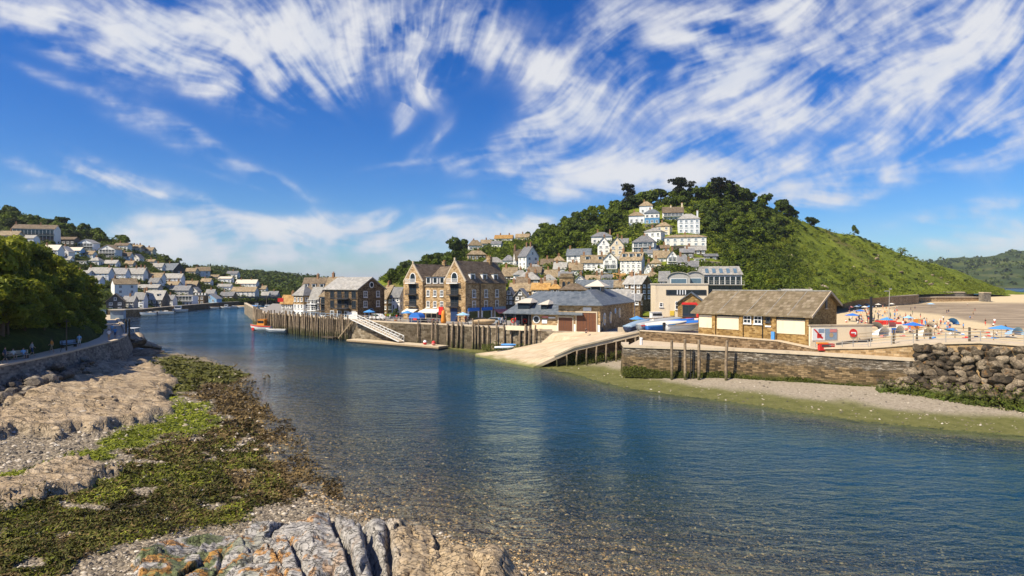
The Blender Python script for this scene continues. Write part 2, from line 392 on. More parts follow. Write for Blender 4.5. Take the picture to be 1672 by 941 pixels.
# cirrus cover as a map over direction (azimuth ratio x/y, height ratio z/y), computed here from noise drawn out along a wind field
def cloud_map(nx=2000, ny=700, u0=-1.0, u1=1.0, v0=-.02, v1=.68):
    U, V = np.meshgrid(np.linspace(u0, u1, nx), np.linspace(v0, v1, ny)); X = CX+U*FP; Y = CY-V*FP      # in photo pixels
    S = [  # centre, half length, half width, tilt, density, wind direction (degrees, clockwise)
     (60,10,150,45,12,.75,32), (200,45,150,55,22,.9,35), (330,60,150,70,22,.8,38), (90,75,150,26,26,.5,28), (230,110,120,18,24,.55,28), (300,120,120,24,24,.5,35),
     (420,50,150,75,10,.95,48), (520,70,130,85,0,1.05,62), (430,110,120,36,18,.7,45), (590,40,110,60,0,1.0,70), (520,135,90,26,0,.5,66),
     (680,40,110,60,-4,.8,75), (620,95,70,34,10,.8,50), (700,100,60,60,-60,.6,110), (770,40,70,60,0,.7,110), (810,90,50,70,-70,.55,118), (625,125,26,16,0,.5,60),
     (690,160,44,18,25,.75,30), (660,190,26,26,-40,.45,120), (728,154,9,8,0,.8,0), (750,165,12,9,0,.3,30), (640,215,20,10,-40,.35,130),
     (860,90,40,70,-64,.6,116), (900,120,46,80,-60,.75,124), (940,160,50,80,-55,.85,130), (905,200,90,40,-35,.9,140), (850,235,110,22,-22,.9,156), (760,256,110,12,-12,.85,168), (650,266,70,6,-6,.75,172), (715,225,36,14,-56,.65,120), (685,240,34,10,-44,.6,130), (745,205,26,12,-40,.4,130), (980,110,50,90,-60,.6,125),
     (1000,30,60,50,-40,.6,140), (900,20,70,40,0,.3,120),
     (1140,50,90,70,20,.85,150), (1260,40,150,80,-10,.95,146), (1420,50,190,100,-20,1.0,142), (1590,50,150,120,-25,1.0,140), (1180,110,90,50,30,.85,150), (1260,160,100,40,20,.8,160), (1230,190,120,14,4,.65,174), (1340,190,170,18,-6,.75,166), (1420,140,150,60,-25,.8,140), (1500,175,60,24,-40,.6,140), (1550,110,120,50,-28,.75,146), (1650,140,60,60,-20,.6,150), (1655,215,60,60,-20,.7,150), (1100,150,110,50,0,.4,160), (1060,90,60,80,-50,.55,135),
     (880,262,80,18,-6,.85,168), (990,255,120,26,-14,.85,160), (1110,245,120,34,-14,.8,158), (1200,255,90,30,-16,.75,158), (870,285,60,20,0,.85,170), (1010,295,150,16,-4,.8,172), (1130,285,120,36,0,.8,165), (1240,295,150,34,-10,.9,165), (1330,270,150,24,-14,.8,162), (1430,240,120,18,-20,.6,155), (1480,262,130,28,-14,.75,165), (1590,235,120,36,-14,.75,160), (1400,290,110,16,-8,.6,170), (1260,330,120,14,-6,.7,172), (1330,310,120,16,-8,.55,170),
     (1560,338,100,12,-4,.75,174), (1530,352,60,6,-4,.6,174), (1620,375,130,24,0,.85,178), (1650,330,80,12,-8,.6,172), (1580,400,130,14,0,.5,178), (1420,312,110,12,-8,.55,172), (1500,362,60,5,0,.4,178), (1420,330,70,6,-6,.3,172), (1640,300,60,30,0,.2,170),
     (840,310,70,10,0,.75,174), (770,320,40,6,0,.65,176), (750,337,60,5,-3,.7,174), (830,335,60,9,-4,.55,174), (800,353,40,9,0,.85,178), (870,360,60,14,0,.5,0), (960,320,80,20,0,.6,170),
     (730,375,130,18,-3,1.6,176), (600,380,170,26,-2,1.6,178), (480,388,150,30,0,1.6,178), (340,388,120,30,0,1.5,4), (260,398,80,30,4,1.3,8), (860,385,110,26,0,1.3,176), (420,412,200,16,0,.75,178), (640,408,180,14,0,.75,178), (740,395,100,12,0,.6,178), (560,430,200,14,0,.5,0), (330,425,120,16,0,.7,2), (520,350,38,14,38,.5,38), (545,362,24,6,20,.35,30),
     (60,122,120,12,20,.34,20), (190,165,120,13,21,.36,22), (240,202,70,9,12,.34,20), (270,222,140,24,22,.36,25), (330,225,100,11,28,.34,27), (390,262,120,14,26,.38,26), (450,290,70,11,22,.34,24), (330,262,120,14,22,.3,22), (470,313,80,6,14,.32,14), (350,290,60,6,12,.34,14), (60,272,90,14,10,.62,10), (140,280,90,17,14,.62,16), (120,262,70,11,34,.55,32), (190,298,80,14,24,.55,24), (250,318,110,18,20,.56,20), (330,345,100,17,20,.56,20), (60,300,80,9,3,.42,4), (170,314,120,13,12,.45,12), (390,360,90,15,20,.56,20), (110,330,170,26,8,.26,10), (560,375,200,16,3,.3,3),
    ]
    w1 = fbm(U*5+3, V*7, 4, 2)-.5; w2 = fbm(U*5+9, V*7+5, 4, 12)-.5
    Xw = X+w1*70; Yw = Y+w2*46
    D = np.zeros_like(X); c2 = np.zeros_like(X)+1e-4; s2 = np.zeros_like(X)
    for px, py, a, b, ang, k, st in S:
        q = R(ang); dx = Xw-px; dy = Yw-py
        e = ((dx*math.cos(q)+dy*math.sin(q))/a)**2+((-dx*math.sin(q)+dy*math.cos(q))/b)**2
        g = np.exp(-e); D += k*g*.8
        g = g+.02*np.exp(-e*.2)
        c2 += g*math.cos(2*R(st)); s2 += g*math.sin(2*R(st))
    th = .5*np.arctan2(s2, c2)+(fbm(U*6, V*8, 5, 31)-.5)*1.5
    vx = np.cos(th)*nx/(u1-u0)/FP; vy = -np.sin(th)*ny/(v1-v0)/FP       # grid steps per photo pixel along the wind
    def lic(src, length, n):
        acc = src.copy(); wsum = 1.0; J, I = np.meshgrid(np.arange(nx, dtype=np.float32), np.arange(ny, dtype=np.float32))
        for sg in (1, -1):
            x = J.copy(); y = I.copy(); st = length/n
            for k in range(n):
                ix = np.clip(x, 0, nx-1).astype(np.int32); iy = np.clip(y, 0, ny-1).astype(np.int32)
                ax = vx[iy, ix]; ay = vy[iy, ix]
                x = x+sg*ax*st; y = y+sg*ay*st
                wgt = 1-(k+1)/(n+1)
                acc += src[np.clip(y, 0, ny-1).astype(np.int32), np.clip(x, 0, nx-1).astype(np.int32)]*wgt; wsum += wgt
        return acc/wsum
    def norm(a): return (a-a.mean())/a.std()
    n1 = norm(lic(vnoise(X/7, Y/7, 3)+.9*vnoise(X/3.2, Y/3.2, 4)+.5*vnoise(X/1.7, Y/1.7, 5), 28, 16)); n2 = norm(lic(fbm(X/24, Y/21, 4, 6), 46, 18)); n3 = norm(fbm(Xw/85, Yw/60, 5, 9)); n4 = norm(fbm(Xw/16, Yw/13, 5, 15)); n5 = norm(lic(fbm(X/52, Y/36, 4, 26), 100, 20))
    Ds = 1-np.exp(-D*.92)
    rel = n1*.26+n2*.46+n5*.40+n3*.32+n4*.22
    e = Ds*.97-.17+rel*(.07+.50*Ds)*.70
    core = sstep(.0, .98, e)**1.15
    veil = .25*sstep(.0, .8, Ds)*np.clip(.75+.45*n3+.25*n2+.1*n4, 0, 1.6)
    c = 1-(1-core*sstep(.02, .3, Ds))*(1-veil)
    low = sstep(.13, .02, V)*(.34+.30*sstep(50, -150, abs(X-560)-260))*np.clip(.7+.35*n3, 0, 1.3)          # pale band of far cloud above the horizon
    c = 1-(1-c)*(1-low)
    return np.clip(c, 0, 1), np.clip(.5+.25*n3+.2*n2, 0, 1)

cmap, cshade = cloud_map()
img = bpy.data.images.new('cirrus_cover', cmap.shape[1], cmap.shape[0], float_buffer=True); img.colorspace_settings.name = 'Non-Color'
buf = np.ones((*cmap.shape, 4), np.float32); buf[..., 0] = cmap; buf[..., 1] = cshade; img.pixels.foreach_set(buf.ravel()); img.update()
dirv = t.new('ShaderNodeTexCoord').outputs['Generated']
sx = t.new('ShaderNodeSeparateXYZ'); t.put(sx.inputs[0], dirv)
yy = t.math('MAXIMUM', sx.outputs[1], .02)
cc = t.new('ShaderNodeCombineXYZ')
t.put(cc.inputs[0], t.math('MULTIPLY_ADD', t.math('DIVIDE', sx.outputs[0], yy), .5, .5))
t.put(cc.inputs[1], t.math('MULTIPLY_ADD', t.math('DIVIDE', sx.outputs[2], yy), 1/.70, .02/.70))
it = t.new('ShaderNodeTexImage'); it.image = img; it.extension = 'EXTEND'; it.interpolation = 'Cubic'; t.put(it.inputs[0], cc.outputs[0])
ic = t.new('ShaderNodeSeparateColor'); t.put(ic.inputs[0], it.outputs[0])
front = t.math('MULTIPLY', t.rng(sx.outputs[1], .03, .25), t.rng(cc.outputs[0] and t.math('DIVIDE', sx.outputs[2], yy), .68, .60))
bk = t.rng(t.noise(t.mapping(dirv, scale=(2, 2, 4)), 1, 5, .6, .5), .45, .8)
cl = t.math('ADD', t.math('MULTIPLY', ic.outputs[0], front), t.math('MULTIPLY', t.math('MULTIPLY', bk, .7), t.math('SUBTRACT', 1, front)))
ccol = t.mix(ic.outputs[1], (7.6, 8.3, 9.7), (9.9, 10.0, 10.3))
tint = t.mix(1.0, hs.outputs[0], (.66, .93, 1.22), 'MULTIPLY')
t.put(bg.inputs['Color'], t.mix(t.math('MULTIPLY', cl, .93), tint, ccol)); bg.inputs['Strength'].default_value = .058

# ================================================================ shore lines
def PZ(px, py, z=0): return PD(px, DZ(py, z), z)
LSH = [(60,4), (22,13), (9,21), (1.7,27)]+[tuple(PZ(*q).xy) for q in ((760,893),(690,866),(650,858),(600,845),(543,825),(500,807),(455,783),(438,747),(424,704),(414,667),(368,630),(412,614),(330,584),(275,577),(222,571))]+[(-99,160), (-132,213), (-152,252), (-157,271), (-159,290), (-161,318), (-163,343), (-161,362), (-155,384), (-130,402), (-60,520)]
QW = [(-.406*175, 175), (-.366*165, 165), (-.316*152, 152), (-.261*143, 143), (-.196*133, 133), (-.121*127, 127), (-.036*119, 119), (.046*111, 111)]
RSH = [(-120,400), (-80,200)]+QW[:6]+[tuple(PZ(*q).xy) for q in ((752,572),(800,580),(870,599),(895,602),(940,612),(1015,632),(1100,645),(1200,657),(1300,672),(1400,687),(1500,697),(1672,712),(1900,745))]+[(70,30)]
def shore_base(x, y):
    s1 = line_sd(x, y, LSH); s2 = line_sd(x, y, RSH)
    h1 = np.where(s1 > 0, np.minimum(.10*s1, 1.2+.045*s1), np.maximum(-.019*-s1-.0019*s1*s1, -4.5))
    g = np.clip(s2, 0, 30)
    h2 = np.where(s2 > 0, np.where(g < 6, .035*g, .21+.14*(g-6)), np.maximum(-.05*-s2-.012*s2*s2, -4.5))
    h2 = np.minimum(h2, 2.2)
    return np.maximum(h1, h2), s1, s2
ROCK = [(-80,720),(-40,690),(60,640),(110,606),(160,592),(235,594),(268,608),(284,628),(268,648),(274,668),(235,688),(190,694),(150,704),(60,715)]
LEDGE = [(-40,800),(60,775),(140,766),(190,772),(110,802),(-40,840)]
GREENB = [(280,652),(330,660),(368,688),(330,702),(250,718),(170,748),(80,778),(-80,815),(-80,785),(60,757),(140,735),(190,705),(262,690)]
GREENA = [(195,602),(240,590),(300,580),(345,588),(420,614),(380,630),(330,626),(285,650),(262,640),(278,622),(250,604)]
WEED = [(300,628),(405,620),(418,668),(430,706),(442,750),(458,785),(485,802),(450,825),(380,850),(230,885),(60,941),(-120,1000),(-120,850),(110,800),(200,752),(300,706),(370,690),(345,662)]
GRAV = [(-120,715),(150,702),(240,690),(190,718),(120,748),(-20,785),(-120,805)]
def shore_full(x, y):
    h, s1, s2 = shore_base(x, y)
    px = CX+FP*x/y; py = CY+FP*(H-h)/y
    wx = px+26*(fbm(x*.5, y*.5, 4, 3)-.5)*2+10*(fbm(x*2, y*2, 3, 33)-.5); wy = py+18*(fbm(x*.5, y*.5, 4, 8)-.5)*2+7*(fbm(x*2, y*2, 3, 38)-.5)
    def mk(poly, soft=6): return sstep(-soft, soft, poly_sd(wx, wy, poly))
    rock = np.maximum(mk(ROCK, 4), mk(LEDGE, 4)*.9)
    gb = mk(GREENB, 6); ga = mk(GREENA, 6); wd = mk(WEED, 10); gr = mk(GRAV, 6)
    gb = gb*(1-rock); ga = ga*(1-rock)*(1-gb*.5); wd = wd*(1-np.maximum(gb, ga)*.8)*(1-rock)
    pat = fbm(x*.55, y*.55, 5, 21)
    wd = wd*sstep(.30, .45, pat+.12*sstep(700, 640, py))
    mixg = wd*sstep(.52, .66, fbm(x*.35+9, y*.35, 5, 41))*sstep(680, 760, py)*.6       # greener patches among the brown weed
    land1 = sstep(-.5, .3, s1)
    for_ = land1
    # strata of the rock ledges
    u = x*.96+y*.28; v = -x*.28+y*.96
    st = fbm(u*.10, v*.45, 4, 51)*7+v*.10; fl = np.floor(st); fr = st-fl
    terr = (fl+sstep(.55, 1.0, fr))*.16 - v*.10*.16
    c1, c2, cid = cell(u*.20+fbm(x*.3, y*.3, 3, 2)*1.2, v*.75+fbm(x*.3, y*.3, 3, 4)*1.2, 61)
    fa, fb1 = facet(u*.26+fbm(x*.4, y*.4, 3, 2)*.8, v*.85+fbm(x*.4, y*.4, 3, 4)*.8, 61, .9); fc, fd = facet(u*.8+fbm(x, y, 3, 2)*.6, v*2.2+fbm(x, y, 3, 4)*.6, 66, .9)
    rk = terr*1.1+fa*.26+fc*.10-sstep(.05, 0, fb1)*.16-sstep(.06, 0, fd)*.06+(fbm(u*.8, v*3.2, 4, 71)-.5)*.30+(fbm(x*3, y*3, 3, 72)-.5)*.08+.12
    lump = (fbm(x*.9, y*.9, 4, 81)-.45)*.42+(vnoise(x*3.2, y*3.2, 83)-.5)*.12
    peb = (vnoise(x*4.5, y*4.5, 91)-.5)*.06+(vnoise(x*9, y*9, 92)-.5)*.035
    h = h+rock*rk*for_+(wd+gb*.8+ga)*lump*for_+peb*(1-rock)
    bed = sstep(.1, -.3, h)
    return h, dict(rock=rock*for_, weed=wd*for_, green=np.maximum(gb, mixg)*for_, olive=ga*for_, gravel=gr*for_,
                   algae=sstep(-2.5, -.5, s2)*sstep(8.2, 5.4, s2+3*(fbm(x*.3, y*.3, 3, 5)-.5)), right=sstep(-3, 0, s2), under=bed), px, py, s1, s2

def shore_z(x, y):
    return float(shore_full(np.array([float(x)]), np.array([float(y)]))[0][0])

cols = np.arange(-420, 2051, 4.0); rows = np.concatenate([np.arange(1080, 700, -2.6), np.arange(700, 555, -1.6)])
pxg, pyg = np.meshgrid(cols, rows, indexing='ij')
dg = (H-.8)*FP/(pyg-CY); xg = (pxg-CX)/FP*dg
hg, mk, _, _, _, _ = shore_full(xg, dg)
SHV = np.stack([xg, dg, hg], -1).reshape(-1, 3)

def shore_material():
    m, t, b = new_mat('shore_ground')
    p = t.pos()
    fine = t.noise(p, 3.5, 8, .7); mid = t.noise(p, .8, 6, .6); pebn = t.new('ShaderNodeTexVoronoi'); t.put(pebn.inputs['Vector'], p); pebn.inputs['Scale'].default_value = 7
    ps = t.new('ShaderNodeSeparateColor'); t.put(ps.inputs[0], pebn.outputs['Color'])
    grav = t.ramp(t.math('ADD', t.math('MULTIPLY', ps.outputs[0], .55), t.math('MULTIPLY', fine, .45)), [(.15, (.07, .055, .036)), (.45, (.20, .16, .11)), (.7, (.34, .28, .195)), (.9, (.50, .42, .30))])
    bedc = t.ramp(t.math('ADD', t.math('MULTIPLY', ps.outputs[1], .6), t.math('MULTIPLY', fine, .4)), [(.2, (.035, .03, .02)), (.5, (.11, .085, .05)), (.72, (.24, .175, .09)), (.92, (.55, .38, .17))])
    sv = t.mapping(p, rot=(0, 0, R(16)), scale=(.5, 2.2, 3))
    rockc = t.ramp(t.math('ADD', t.math('MULTIPLY', t.noise(sv, 1, 8, .65), .6), t.math('MULTIPLY', mid, .4)), [(.28, (.15, .105, .062)), (.45, (.35, .26, .16)), (.6, (.50, .39, .26)), (.78, (.53, .46, .36))])
    sk = t.mapping(p, rot=(0, 0, R(16)), scale=(.42, 1.5, .8))
    ck = t.math('MAXIMUM', t.cracks(sk, .55, .035, .9), t.math('MULTIPLY', t.cracks(sk, 1.6, .05, .9), .7))
    ck = t.math('MULTIPLY', ck, t.rng(t.noise(p, .35, 3), .35, .6, .25, 1))
    rockc = t.mix(t.math('MULTIPLY', ck, .85), rockc, (.045, .034, .022))
    weedc = t.ramp(fine, [(.3, (.018, .012, .005)), (.5, (.065, .043, .016)), (.65, (.13, .085, .03)), (.8, (.21, .15, .07))])
    greenc = t.ramp(fine, [(.3, (.05, .065, .006)), (.5, (.16, .19, .014)), (.75, (.30, .32, .04))])
    olivec = t.ramp(fine, [(.3, (.03, .03, .006)), (.5, (.09, .09, .015)), (.75, (.19, .18, .04))])
    sandc = t.ramp(fine, [(.3, (.20, .165, .12)), (.55, (.34, .29, .22)), (.8, (.46, .40, .32))])
    algc = t.ramp(t.math('ADD', t.math('MULTIPLY', fine, .5), t.math('MULTIPLY', mid, .5)), [(.3, (.07, .075, .018)), (.5, (.135, .135, .04)), (.7, (.20, .19, .075))])
    c = t.mix(t.attr('right'), grav, sandc)
    c = t.mix(t.attr('under'), c, bedc)
    c = t.mix(t.attr('algae'), c, algc)
    c = t.mix(t.attr('olive'), c, olivec); c = t.mix(t.attr('weed'), c, weedc); c = t.mix(t.attr('green'), c, greenc)
    c = t.mix(t.attr('rock'), c, rockc)
    t.put(b.inputs['Base Color'], c); b.inputs['Roughness'].default_value = .85; b.inputs['Specular IOR Level'].default_value = .25
    hgt = t.math('ADD', t.math('MULTIPLY', pebn.outputs['Distance'], -.5), fine); hgt = t.math('ADD', hgt, t.math('MULTIPLY', t.attr('rock'), t.math('SUBTRACT', t.math('MULTIPLY', t.noise(sv, 1, 8, .65), 2.0), t.math('MULTIPLY', ck, 2.2))))
    t.put(b.inputs['Normal'], t.bump(hgt, .7, .14)); return m
M_SHORE = shore_material()
tag(link('shore_ground', np_mesh('shore_ground', SHV, grid_faces(len(cols), len(rows)), M_SHORE, {k: v.reshape(-1) for k, v in mk.items()})), kind='structure')
# sea bed to the horizon
tag(MB().add([(-30000,-200,-7), (30000,-200,-7), (30000,40000,-7), (-30000,40000,-7)], [(0,1,2,3)]).build('ground', M_plain('sea_bed', (.06, .06, .05), .9)), kind='structure')

# ================================================================ water
def water_material():
    m, t, b = new_mat('river_water'); t.n.remove(b); out = t.n['Material Output']
    p = t.pos()
    v1 = t.mapping(p, rot=(0, 0, R(18)), scale=(.55, 1.25, 1)); n1 = t.noise(v1, 1.15, 3, .5, .6)
    v2 = t.mapping(p, rot=(0, 0, R(-24)), scale=(.8, 1.5, 1)); n2 = t.noise(v2, 3.1, 4, .55, .4)
    n3 = t.noise(t.mapping(p, scale=(.25, .5, 1)), .42, 2, .5, .3)
    calm = t.rng(t.noise(t.mapping(p, rot=(0, 0, R(-30)), scale=(.6, 1.6, 1)), .045, 3, .5), .35, .65, .55, 1.15)
    h = t.math('ADD', t.math('MULTIPLY', n1, .30), t.math('ADD', t.math('MULTIPLY', n2, .075), t.math('MULTIPLY', n3, .45)))
    h = t.math('MULTIPLY', h, calm)
    nb = t.bump(h, 1.0, 1.25)
    gl = t.new('ShaderNodeBsdfGlossy'); gl.inputs['Roughness'].default_value = .045; t.put(gl.inputs['Normal'], nb); gl.inputs['Color'].default_value = (.66, .86, .98, 1)
    df = t.new('ShaderNodeBsdfDiffuse')
    murk = t.attr('murk')
    t.put(df.inputs['Color'], t.mix(t.noise(p, .03, 3), (.003, .046, .100), (.006, .070, .135)))
    tr = t.new('ShaderNodeBsdfTransparent'); t.put(tr.inputs[0], t.mix(t.attr('shal'), (.95, .97, .96), (.50, .72, .70)))
    body = t.new('ShaderNodeMixShader'); t.put(body.inputs[0], murk); t.l.new(tr.outputs[0], body.inputs[1]); t.l.new(df.outputs[0], body.inputs[2])
    fr = t.new('ShaderNodeFresnel'); fr.inputs['IOR'].default_value = 1.33; t.put(fr.inputs['Normal'], nb)
    ms = t.new('ShaderNodeMixShader'); t.put(ms.inputs[0], t.math('MULTIPLY', fr.outputs[0], .92)); t.l.new(body.outputs[0], ms.inputs[1]); t.l.new(gl.outputs[0], ms.inputs[2])
    t.l.new(ms.outputs[0], out.inputs[0]); return m
wc = np.arange(-900, 2500, 12.0)
wd_ = np.concatenate([np.linspace(12, 40, 36), np.geomspace(41, 420, 150), np.geomspace(450, 40000, 30)])
wp, wdd = np.meshgrid(wc, wd_, indexing='ij'); wx = (wp-CX)/FP*wdd
hb, _, _ = shore_base(wx, wdd); hb = np.where(wdd > 420, -5, hb)
depth = np.maximum(0, -hb)
tag(link('river_water', np_mesh('river_water', np.stack([wx, wdd, wx*0], -1).reshape(-1, 3), grid_faces(len(wc), len(wd_)), water_material(),
    {'murk': (1-np.exp(-depth*.75)).reshape(-1), 'shal': (1-np.exp(-depth*.9)).reshape(-1)})), kind='structure')

# ================================================================ hills
class Hill:
    def __init__(s, table):
        s.px = np.array([r[0] for r in table], float)
        s.d = np.array([[a for a, b in r[1]] for r in table], float); s.y = np.array([[b for a, b in r[1]] for r in table], float)
    def at(s, px, tt):
        px = np.asarray(px, float); tt = np.asarray(tt, float); k = s.d.shape[1]
        i = np.clip(np.floor(tt).astype(int), 0, k-2); f = tt-i
        def g(A):
            cols = np.stack([np.interp(px, s.px, A[:, j]) for j in range(k)], -1)
            a = np.take_along_axis(cols, i[..., None], -1)[..., 0]; b = np.take_along_axis(cols, (i+1)[..., None], -1)[..., 0]
            return a*(1-f)+b*f
        return g(s.d), g(s.y)
    def depth(s, px, y):
        k = s.d.shape[1]; tt = np.linspace(0, k-2, 400); d, yy = s.at(np.full(400, float(px)), tt)
        i = np.argmax(yy <= y) if (yy <= y).any() else int(np.argmin(yy))
        return float(d[i])
    def z(s, px, dd):
        k = s.d.shape[1]; tt = np.linspace(0, k-1, 500); d, yy = s.at(np.full(500, float(px)), tt)
        y = np.interp(dd, d, yy); return H-(y-CY)/FP*dd
    def mesh(s, name, mat, nx, nt, amp=1.2, freq=.06, attrs=None):
        k = s.d.shape[1]; pxs = np.linspace(s.px[0], s.px[-1], nx); ts = np.linspace(0, k-1, nt)
        A, T = np.meshgrid(pxs, ts, indexing='ij'); d, y = s.at(A, T)
        x = (A-CX)/FP*d; z = H-(y-CY)/FP*d
        ker = np.ones(7)/7
        zz = np.pad(z, ((3, 3), (0, 0)), 'edge'); z = sum(zz[i:i+nx] for i in range(7))/7
        z = z+(fbm(x*freq, d*freq, 4, 5)-.5)*2*amp*sstep(0, 1.2, T)+(fbm(x*.35, d*.35, 3, 6)-.5)*amp*.5*sstep(0, 1, T)
        V = np.stack([x, d, z], -1).reshape(-1, 3)
        o = link(name, np_mesh(name, V, grid_faces(nx, nt), mat, attrs(A, T, x, d, z) if attrs else None)); tag(o, kind='structure'); return o
def zy(d, z): return CY+(H-z)*FP/d
TOWN = Hill([
 (585, [(170,zy(170,4.4)),(230,488),(300,478),(370,471),(440,466),(600,480)]),
 (620, [(158,zy(158,4.4)),(225,480),(300,470),(360,464),(430,459),(600,478)]),
 (660, [(155,zy(155,4.4)),(220,478),(290,462),(350,450),(400,443),(580,478)]),
 (700, [(153,zy(153,4.4)),(220,475),(290,455),(350,438),(400,428),(580,470)]),
 (760, [(150,zy(150,4.4)),(210,472),(280,445),(350,422),(410,407),(580,460)]),
 (800, [(145,zy(145,4.4)),(210,472),(280,445),(350,415),(420,396),(590,450)]),
 (860, [(140,zy(140,4.4)),(200,472),(270,446),(340,415),(430,391),(600,450)]),
 (900, [(136,zy(136,4.4)),(200,470),(270,440),(340,405),(420,374),(600,450)]),
 (950, [(136,zy(136,4.6)),(200,468),(260,442),(330,400),(410,356),(600,440)]),
 (1000, [(136,zy(136,4.8)),(200,466),(260,440),(330,390),(400,347),(590,440)]),
 (1050, [(134,zy(134,5)),(200,465),(260,435),(320,385),(395,332),(580,440)]),
 (1110, [(134,zy(134,5)),(200,462),(260,430),(320,380),(395,323),(580,440)]),
 (1180, [(136,zy(136,5)),(200,465),(260,435),(320,384),(400,317),(590,440)]),
 (1240, [(140,zy(140,5)),(210,470),(270,440),(340,392),(415,331),(600,440)]),
 (1300, [(160,zy(160,4.6)),(230,475),(290,445),(360,403),(430,356),(620,445)]),
 (1340, [(200,zy(200,4.5)),(260,478),(310,450),(380,412),(450,374),(640,445)]),
 (1400, [(290,zy(290,5.5)),(320,475),(360,450),(410,420),(460,387),(650,450)]),
 (1460, [(340,zy(340,6.5)),(370,472),(390,455),(430,432),(480,410),(650,455)]),
 (1520, [(380,zy(380,6.8)),(400,474),(420,463),(450,446),(500,430),(660,462)]),
 (1570, [(400,zy(400,6.8)),(415,476),(440,468),(470,457),(520,446),(660,466)]),
 (1620, [(420,zy(420,6)),(440,478),(470,474),(500,470),(540,467.5),(660,472)]),
 (1665, [(430,zy(430,4)),(445,zy(445,4.5)),(470,zy(470,6)),(500,zy(500,5.5)),(540,zy(540,2)),(660,zy(660,-3))]),
 (1900, [(430,zy(430,3)),(445,zy(445,4)),(470,zy(470,5.6)),(500,zy(500,2)),(540,zy(540,1)),(660,zy(660,-3))])])
LEFT = Hill([
 (-260, [(170,zy(170,2.4)),(220,440),(290,390),(350,345),(430,310),(600,400)]),
 (0, [(200,zy(200,2.4)),(260,455),(310,405),(360,365),(430,347),(600,420)]),
 (60, [(222,zy(222,2.4)),(270,455),(320,410),(370,375),(430,355),(600,420)]),
 (100, [(238,zy(238,2.4)),(280,455),(320,425),(370,390),(425,367),(600,420)]),
 (150, [(250,zy(250,2.4)),(285,465),(325,435),(375,403),(425,383),(600,430)]),
 (200, [(258,zy(258,2.4)),(290,475),(330,445),(380,412),(425,397),(600,440)]),
 (250, [(284,zy(284,2.4)),(310,480),(345,455),(390,430),(430,413),(600,450)]),
 (310, [(326,zy(326,2.4)),(348,482),(375,462),(410,447),(440,438),(600,460)]),
 (345, [(340,zy(340,2.4)),(362,485),(390,470),(420,457),(450,444),(600,465)]),
 (400, [(366,zy(366,2.4)),(386,488),(410,478),(440,469),(470,459),(600,470)]),
 (460, [(392,zy(392,2.4)),(412,492),(440,485),(470,480),(500,475),(620,478)]),
 (560, [(430,zy(430,2.4)),(450,492),(470,488),(500,484),(540,480),(640,480)])])
WOOD = Hill([(x, [(540,zy(540,5)),(620,y+26),(720,y+12),(820,y+3),(900,y),(1300,470)]) for x, y in ((180,446),(300,444),(345,440),(400,447),(450,451),(500,455),(540,461),(600,466),(680,468))])
HEAD = Hill([(x, [(1500,470.5),(1600,463),(1800,y+22),(2000,y+9),(2250,y),(3200,455)]) for x, y in ((1380,452),(1440,444),(1500,429),(1540,424),(1590,422),(1625,419),(1650,413),(1700,411),(1800,405),(2000,412),(2300,440))])
def ground_mat(name, a, b_, c_, sc=.08, patch=False):
    m, t, b = new_mat(name); p = t.pos(); n = t.noise(p, sc, 8, .7); n2 = t.noise(p, sc*9, 6, .7)
    c = t.ramp(t.math('ADD', t.math('MULTIPLY', n, .5), t.math('MULTIPLY', n2, .5)), [(.36, a), (.5, b_), (.64, c_)])
    if patch:
        pn = t.rng(t.noise(t.mapping(p, rot=(0, 0, R(30)), scale=(1, .45, 1)), .022, 7, .7), .55, .66); c = t.mix(t.math('MULTIPLY', pn, .75), c, (.14, .105, .045))
        dn = t.rng(t.noise(p, .045, 7, .72), .56, .66); c = t.mix(t.math('MULTIPLY', dn, .8), c, (.035, .055, .008))
    t.put(b.inputs['Base Color'], c); b.inputs['Roughness'].default_value = .95; b.inputs['Specular IOR Level'].default_value = .1
    t.put(b.inputs['Normal'], t.bump(n2, .8, .6)); return m
MT['hill'] = ground_mat('hill_grass', (.05, .068, .009), (.135, .17, .016), (.24, .26, .035), .08, True)
MT['hilldark'] = ground_mat('hill_scrub', (.014, .022, .006), (.035, .052, .011), (.07, .095, .018))
MT['headland'] = ground_mat('headland_scrub', (.018, .030, .014), (.034, .052, .020), (.075, .085, .03), .012)
TOWN.mesh('town_hill', MT['hill'], 520, 190, 2.2, .045); LEFT.mesh('west_hill', MT['hilldark'], 240, 110)
WOOD.mesh('wooded_hill', MT['hilldark'], 160, 60, 4, .02); m, t, b = new_mat('headland_fields'); p = t.pos(); vz = t.new('ShaderNodeTexVoronoi'); t.put(vz.inputs['Vector'], t.mapping(p, scale=(1, .55, 0))); vz.inputs['Scale'].default_value = .0042
vs = t.new('ShaderNodeSeparateColor'); t.put(vs.inputs[0], vz.outputs['Color']); n = t.noise(p, .012, 8, .7)
sz = t.new('ShaderNodeSeparateXYZ'); t.put(sz.inputs[0], p)
c = t.ramp(n, [(.36, (.025, .042, .018)), (.52, (.055, .078, .028)), (.66, (.11, .115, .045))]); fld = t.ramp(vs.outputs[0], [(0, (.05, .07, .02)), (.5, (.11, .13, .035)), (.8, (.24, .21, .10))])
c = t.mix(t.math('MULTIPLY', t.rng(sz.outputs[2], 62, 90), t.rng(vs.outputs[1], .35, .4)), c, fld)
t.put(b.inputs['Base Color'], c); b.inputs['Roughness'].default_value = 1; b.inputs['Specular IOR Level'].default_value = 0; MT['headland'] = m
HEAD.mesh('headland_hill', MT['headland'], 200, 70, 12, .006)

